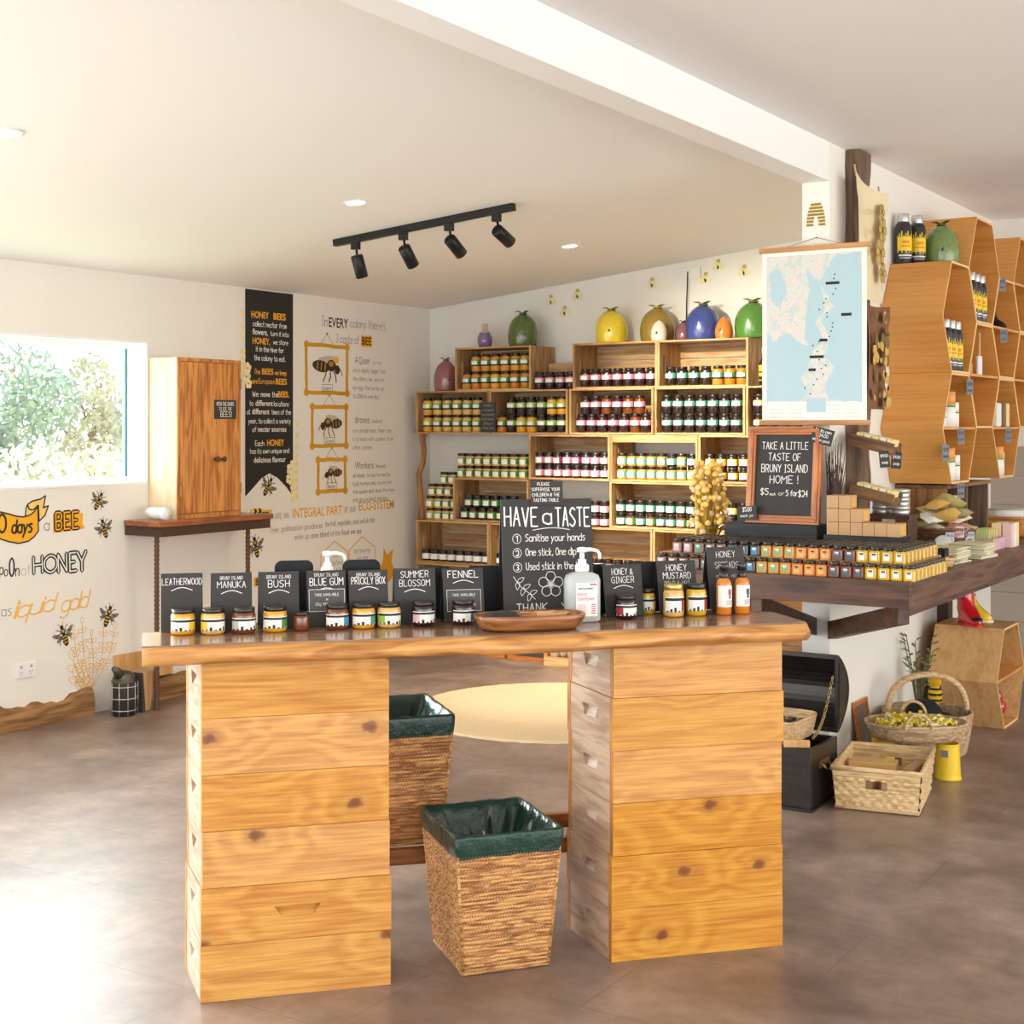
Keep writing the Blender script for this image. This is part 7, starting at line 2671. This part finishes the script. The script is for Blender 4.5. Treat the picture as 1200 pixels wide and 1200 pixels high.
# curved shell
vs, fs = [], []
for x in (0, W_):
    for sc in (0, 1):
        for (y, z) in arc:
            cy = D_ + .012
            vs.append((x, cy + max(0, (y - cy)) - (.013 if sc and y > cy + .014 else 0), z))
m1 = ny + 1
for i in range(ny):
    fs += [(i, i + 1, 2 * m1 + i + 1, 2 * m1 + i), (m1 + i, 3 * m1 + i, 3 * m1 + i + 1, m1 + i + 1), (i, m1 + i, m1 + i + 1, i + 1), (2 * m1 + i, 2 * m1 + i + 1, 3 * m1 + i + 1, 3 * m1 + i)]
mb.poly(vs, fs, None, 0, False)
for x in (.001, W_ - .015):
    pts = [(y, z) for y, z in arc]
    mb.prism(pts, x, x + .014, frame_at((0, 0, 0), (0, 1, 0), (0, 0, 1)))
    mb.prism([(D_ + .012 + (y - D_ - .012) * .72 + .008, Hc + .012 + .155 + (z - Hc - .012 - .155) * .78) for y, z in arc], x - .003 if x < .1 else x + .0141, x - .0001 if x < .1 else x + .017, frame_at((0, 0, 0), (0, 1, 0), (0, 0, 1)))
mb.box(0, W_, D_ + .0, D_ + .014, Hc + .0125, Hc + .03); mb.box(0, W_, D_ + .0, D_ + .014, Hc + .305, Hc + .322)
mb.build('lid', CHK, t)
mb = MB()
BR = mat('chain_brass', (176, 150, 100), .35, .9)
a_, b_ = Vector((W_ - .02, D_ + .006, Hc + .24)), Vector((W_ - .05, .16, Hc + .012))
for k in range(20):
    s_ = (k + .5) / 20
    p = a_.lerp(b_, s_) + Vector((0, 0, -.05 * math.sin(PI * s_)))
    d = (b_ - a_).normalized()
    q = d.to_track_quat('X', 'Z' if k % 2 else 'Y').to_matrix().to_4x4()
    mb.tube([(.010 * math.cos(2 * PI * i / 10), .0055 * math.sin(2 * PI * i / 10), 0) for i in range(10)], .0018, 5, Matrix.Translation(p) @ q, closed=True)
mb.build('chain', BR, t)
mb = MB(); mb.box(W_ + .0005, W_ + .004, .10, .20, .15, .18)
mb.tube([(W_ + .006, .115, .165), (W_ + .02, .12, .15), (W_ + .024, .15, .14), (W_ + .02, .18, .15), (W_ + .006, .185, .165)], .005, 8); mb.build('handle', BR, t)
# basket of small jars sitting across the chest
round_basket('wicker_basket', 'pale woven tray of small jars resting across the open chest', (-2.20, 5.355, .2405), .15, .17, .085, WICKERP, 22, 18, 7, .86, 0, .002)
pm = Proto(make_mini('yellow', 'white'))
for i in range(6):
    for j in range(4):
        pm.place((-2.32 + .049 * i, 5.28 + .049 * j, .2515), 0, 'golden small jar in the chest tray, %s from left, %s from front' % (ORD[i], ORD[j]), 'small jars in the chest tray')
mb = MB(); mb.box(-.05, .05, -.012, .012, 0, .03, Matrix.Rotation(.4, 4, 'Z')); o = mb.build('driftwood', PALEPLY, bevel=.006); o.location = (-2.02, 5.214 + .0, .2410); tag(o, 'small pale piece of driftwood on the front rim of the chest', 'driftwood')

# rectangular rush basket with brown boxes
t = thing('rush_basket', 'rectangular open woven rush basket of brown boxes in front of the chest', 'basket', (-1.785, 5.55, 0), R(10))
a0, a1, b0, b1, h = .152, .166, .205, .225, .162
mb = MB()
c0 = [(-a0, -b0, .004), (a0, -b0, .004), (a0, b0, .004), (-a0, b0, .004)]
c1 = [(-a1, -b1, h), (a1, -b1, h), (a1, b1, h), (-a1, b1, h)]
for i in range(4):
    j = (i + 1) % 4
    p00, p10, p01, p11 = map(Vector, (c0[i], c0[j], c1[i], c1[j]))
    nx, nz = 48, 40
    nrm = (p10 - p00).cross(p01 - p00).normalized()
    vs, fs = [], []
    for side in (0, 1):
        for k in range(nz + 1):
            for q in range(nx + 1):
                s_, u_ = q / nx, k / nz
                p = p00.lerp(p10, s_).lerp(p01.lerp(p11, s_), u_)
                o_ = .007 * abs(math.sin(s_ * 24 + u_ * 13)) * abs(math.sin(s_ * 24 - u_ * 13)) if side == 0 else -.008
                if side == 0 and (u_ < .1 or u_ > .8):
                    o_ = .005 * abs(math.sin(u_ * 60)) + .002 * abs(math.sin(s_ * 70 + u_ * 40))
                vs.append(p + nrm * o_)
    m1 = (nx + 1) * (nz + 1)
    for k in range(nz):
        for q in range(nx):
            s_, u_ = (q + .5) / nx, (k + .5) / nz
            if i in (0, 2) and abs(s_ - .5) < .13 and .52 < u_ < .74:
                continue
            a = k * (nx + 1) + q
            fs += [(a, a + 1, a + nx + 2, a + nx + 1), (m1 + a + nx + 1, m1 + a + nx + 2, m1 + a + 1, m1 + a)]
    mb.poly(vs, fs, None, 0, True)
mb.poly([(x * .98, y * .98, .008) for x, y, z in c0], [(0, 1, 2, 3)])
mb.build('basket_body', RUSHY, t, fixn=False)
mb = MB(); mb.tube([c1[0], c1[1], c1[2], c1[3]], .011, 8, closed=True); mb.tube([(x, y, .011) for x, y, z in c0], .010, 8, closed=True); mb.build('rim', RUSHY, t)
for k, (dx, dy, dz, sx, sy, sz, rz_, lab) in enumerate(((-.08, -.12, .10, .065, .05, .085, .05, 'brown box at the left in the rush basket'), (.07, -.13, .10, .05, .07, .085, .1, 'brown box at the right in the rush basket'), (-.045, .03, .10, .09, .045, .10, .2, 'tilted brown and yellow box in the middle of the rush basket'),
                                                         (.112, .03, .10, .022, .08, .095, .0, 'slim brown box along the right side of the rush basket'))):
    mb = MB(); mb.box(-sx, sx, -sy, sy, 0, sz + .035); o = mb.build('brown_box', CARDL if k == 2 else CARD, bevel=.002)
    o.location = Vector((-1.785, 5.55, .0105)) + Matrix.Rotation(R(10), 3, 'Z') @ Vector((dx, dy, 0)); o.rotation_euler = (0, 0, rz_)
    tag(o, lab, 'box')

# yellow tins that carry the shallow oval basket of yellow sweets
for k, (x, y, lab) in enumerate(((-1.665, 6.02, 'yellow ribbed bucket under the right end of the oval basket'), (-1.93, 5.98, 'yellow ribbed bucket hidden under the left end of the oval basket'))):
    t = thing('yellow_bucket', lab, 'bucket', (x, y, 0))
    mb = MB()
    mb.lathe([(0, .0005), (.055, .0005), (.056, .01)] + [(.052 - .006 * i / 12 + (.0012 if i % 2 else 0), .012 + .136 * i / 12) for i in range(13)] + [(.048, .151), (.044, .151), (.044, .01), (0, .008)], 26)
    mb.build('bucket_body', mat('bucket_yellow', (238, 200, 44), .4, coat=.3), t)
    mb = MB(); mb.box(-.015, .015, -.0515, -.0490, .10, .128); mb.build('tag', mat('tag_grey', (120, 124, 130), .6), t)
OA = math.atan2(.537, .843)
t = round_basket('oval_basket', 'shallow oval wicker basket full of yellow wrapped sweets, two small hoop handles', (-1.80, 6.02, .1525), .165, .215, .072, wood('grey_wicker', (206, 176, 138), (150, 118, 84), 'X', .65, ring=50), 22, 18, 2.3, .68, OA, .004)
for s in (-1, 1):
    mb = MB(); mb.tube([(.055 * math.cos(PI * i / 14) + s * .03, s * .148, .068 + .062 * math.sin(PI * i / 14)) for i in range(15)], .007, 8); mb.build('handle', WICKERP, t)
rnd = random.Random(31)
sw = None
SWM = [mat('sweet_yellow', (240, 212, 40), .3, coat=.6), mat('sweet_pale', (240, 232, 170), .3, coat=.6)]
cand = []
for k in range(2):
    mb = MB(); mb.ball((0, 0, 0), (.0145, .011, .010), sub=1)
    for s in (-1, 1):
        mb.lathe([(.003, .012), (.009, .024)], 6, frame_at((0, 0, 0), (0, 1, 0), (0, 0, 1)) @ Matrix.Rotation(0 if s > 0 else PI, 4, 'X'), cap=False)
    cand.append(mb.build('wrapped_sweet', SWM[k]))
cnt = 0
for k in range(110):
    a, r = rnd.uniform(0, 2 * PI), math.sqrt(rnd.random())
    x, y = .17 * r * math.cos(a), .115 * r * math.sin(a)
    z = .1525 + .062 + .026 * (1 - r * r) + rnd.uniform(-.004, .008)
    if k < 2:
        o = cand[k]
    else:
        o = cand[0 if rnd.random() < .72 else 1].copy(); COL.objects.link(o)
    p = Matrix.Rotation(OA, 3, 'Z') @ Vector((x, y, 0))
    o.location = (-1.80 + p.x, 6.02 + p.y, z)
    o.rotation_euler = (rnd.uniform(-.6, .6), rnd.uniform(-.6, .6), rnd.uniform(0, 6.28))
    tag(o, 'small yellow wrapped sweet heaped in the shallow oval basket', 'sweet', 'yellow sweets in the oval basket')

# hoop-handled basket with hat, photo frame, plant
t = round_basket('hoop_basket', 'round wicker basket with a tall hoop handle, behind the oval basket', (-1.885, 6.475, 0), .165, .20, .185, MATS['grey_wicker'], 26, 26, 2.2, .95, .4, .004)
mb = MB(); mb.tube([(.185 * math.cos(PI * i / 20) if i not in (0, 20) else (.19 if i == 0 else -.19), 0, .14 + .21 * math.sin(PI * i / 20) ** .6) for i in range(21)], .015, 10, Matrix.Rotation(.25, 4, 'Z')); mb.build('hoop_handle', WICKERP, t)
mb = MB(); mb.lathe([(0, .0), (.13, .0), (.135, .006), (.085, .012), (.08, .05), (.05, .085), (0, .092)], 26); o = mb.build('dark_hat', mat('hat_black', (26, 26, 30), .8)); o.location = (-1.885, 6.43, .172); tag(o, 'black round hat lying in the hoop-handled basket', 'hat')
o.location.z = .15; o.rotation_euler = (R(8), 0, 0)
t = thing('bee_toy', 'yellow and black striped soft toy sitting in the hoop-handled basket', 'toy', (-1.88, 6.585, .20))
mb = MB(); mb.ball((0, 0, .04), (.034, .034, .05)); mb.ball((0, 0, .105), .03); mb.build('toy_body', mat('toy_yellow', (240, 190, 40), .9), t)
mb = MB()
for z in (.02, .045, .07):
    mb.lathe([(.0345 - abs(z - .04) * .2, z - .006), (.0358 - abs(z - .04) * .2, z), (.0345 - abs(z - .04) * .2, z + .006)], 16, cap=False)
mb.build('stripes', BANDS['black'], t)
t = thing('photo_frame', 'small copper framed photograph leaning on the wall behind the baskets', 'picture', (-2.07, 6.20, 0), R(90))
Mx = Matrix.Rotation(R(-8), 4, 'X')
mb = MB()
for q in ((-.09, .09, .0, .02), (-.09, .09, .24, .26)):
    mb.box(q[0], q[1], -.006, .006, .0005 + q[2], q[3], Mx)
mb.box(-.09, -.072, -.006, .006, .02, .24, Mx); mb.box(.072, .09, -.006, .006, .02, .24, Mx); mb.build('frame', FRAMEW, t)
mb = MB(); mb.box(-.072, .072, -.002, .003, .02, .24, Mx); mb.build('photo', mat('photo_print', (110, 96, 84), .3, vary=.7, scale=26), t)
t = thing('leafy_plant', 'small leafy green plant standing by the wall beside the hexagon box', 'plant', (-2.02, 6.80, 0))
mb = MB(); mb.lathe([(0, .0005), (.05, .0005), (.062, .12), (.06, .125), (.052, .12), (.05, .1), (0, .1)], 20); mb.build('pot', mat('pot_grey', (110, 104, 98), .7), t)
mb = MB(); ms = MB()
rnd = random.Random(17)
for k in range(9):
    a = 2 * PI * k / 9
    tip = Vector((.07 * math.cos(a), .07 * math.sin(a), rnd.uniform(.34, .47)))
    ms.tube([(0, 0, .09), (tip.x * .4, tip.y * .4, .25), tip], [.004, .003, .002], 5)
    for q in range(7):
        p = Vector((0, 0, .12)).lerp(tip, .4 + .6 * q / 6)
        b = a + rnd.uniform(-1.6, 1.6)
        L = rnd.uniform(.035, .055)
        d = Vector((math.cos(b), math.sin(b), .5)).normalized()
        s_ = d.cross(Vector((0, 0, 1))).normalized() * L * .26
        mb.poly([p, p + d * L * .5 + s_, p + d * L, p + d * L * .5 - s_], [(0, 1, 2, 3)])
mb.build('leaves', mat('plant_leaf', (120, 134, 84), .6), t, fixn=False)
ms.build('stems', mat('plant_stem', (110, 110, 70), .7), t)
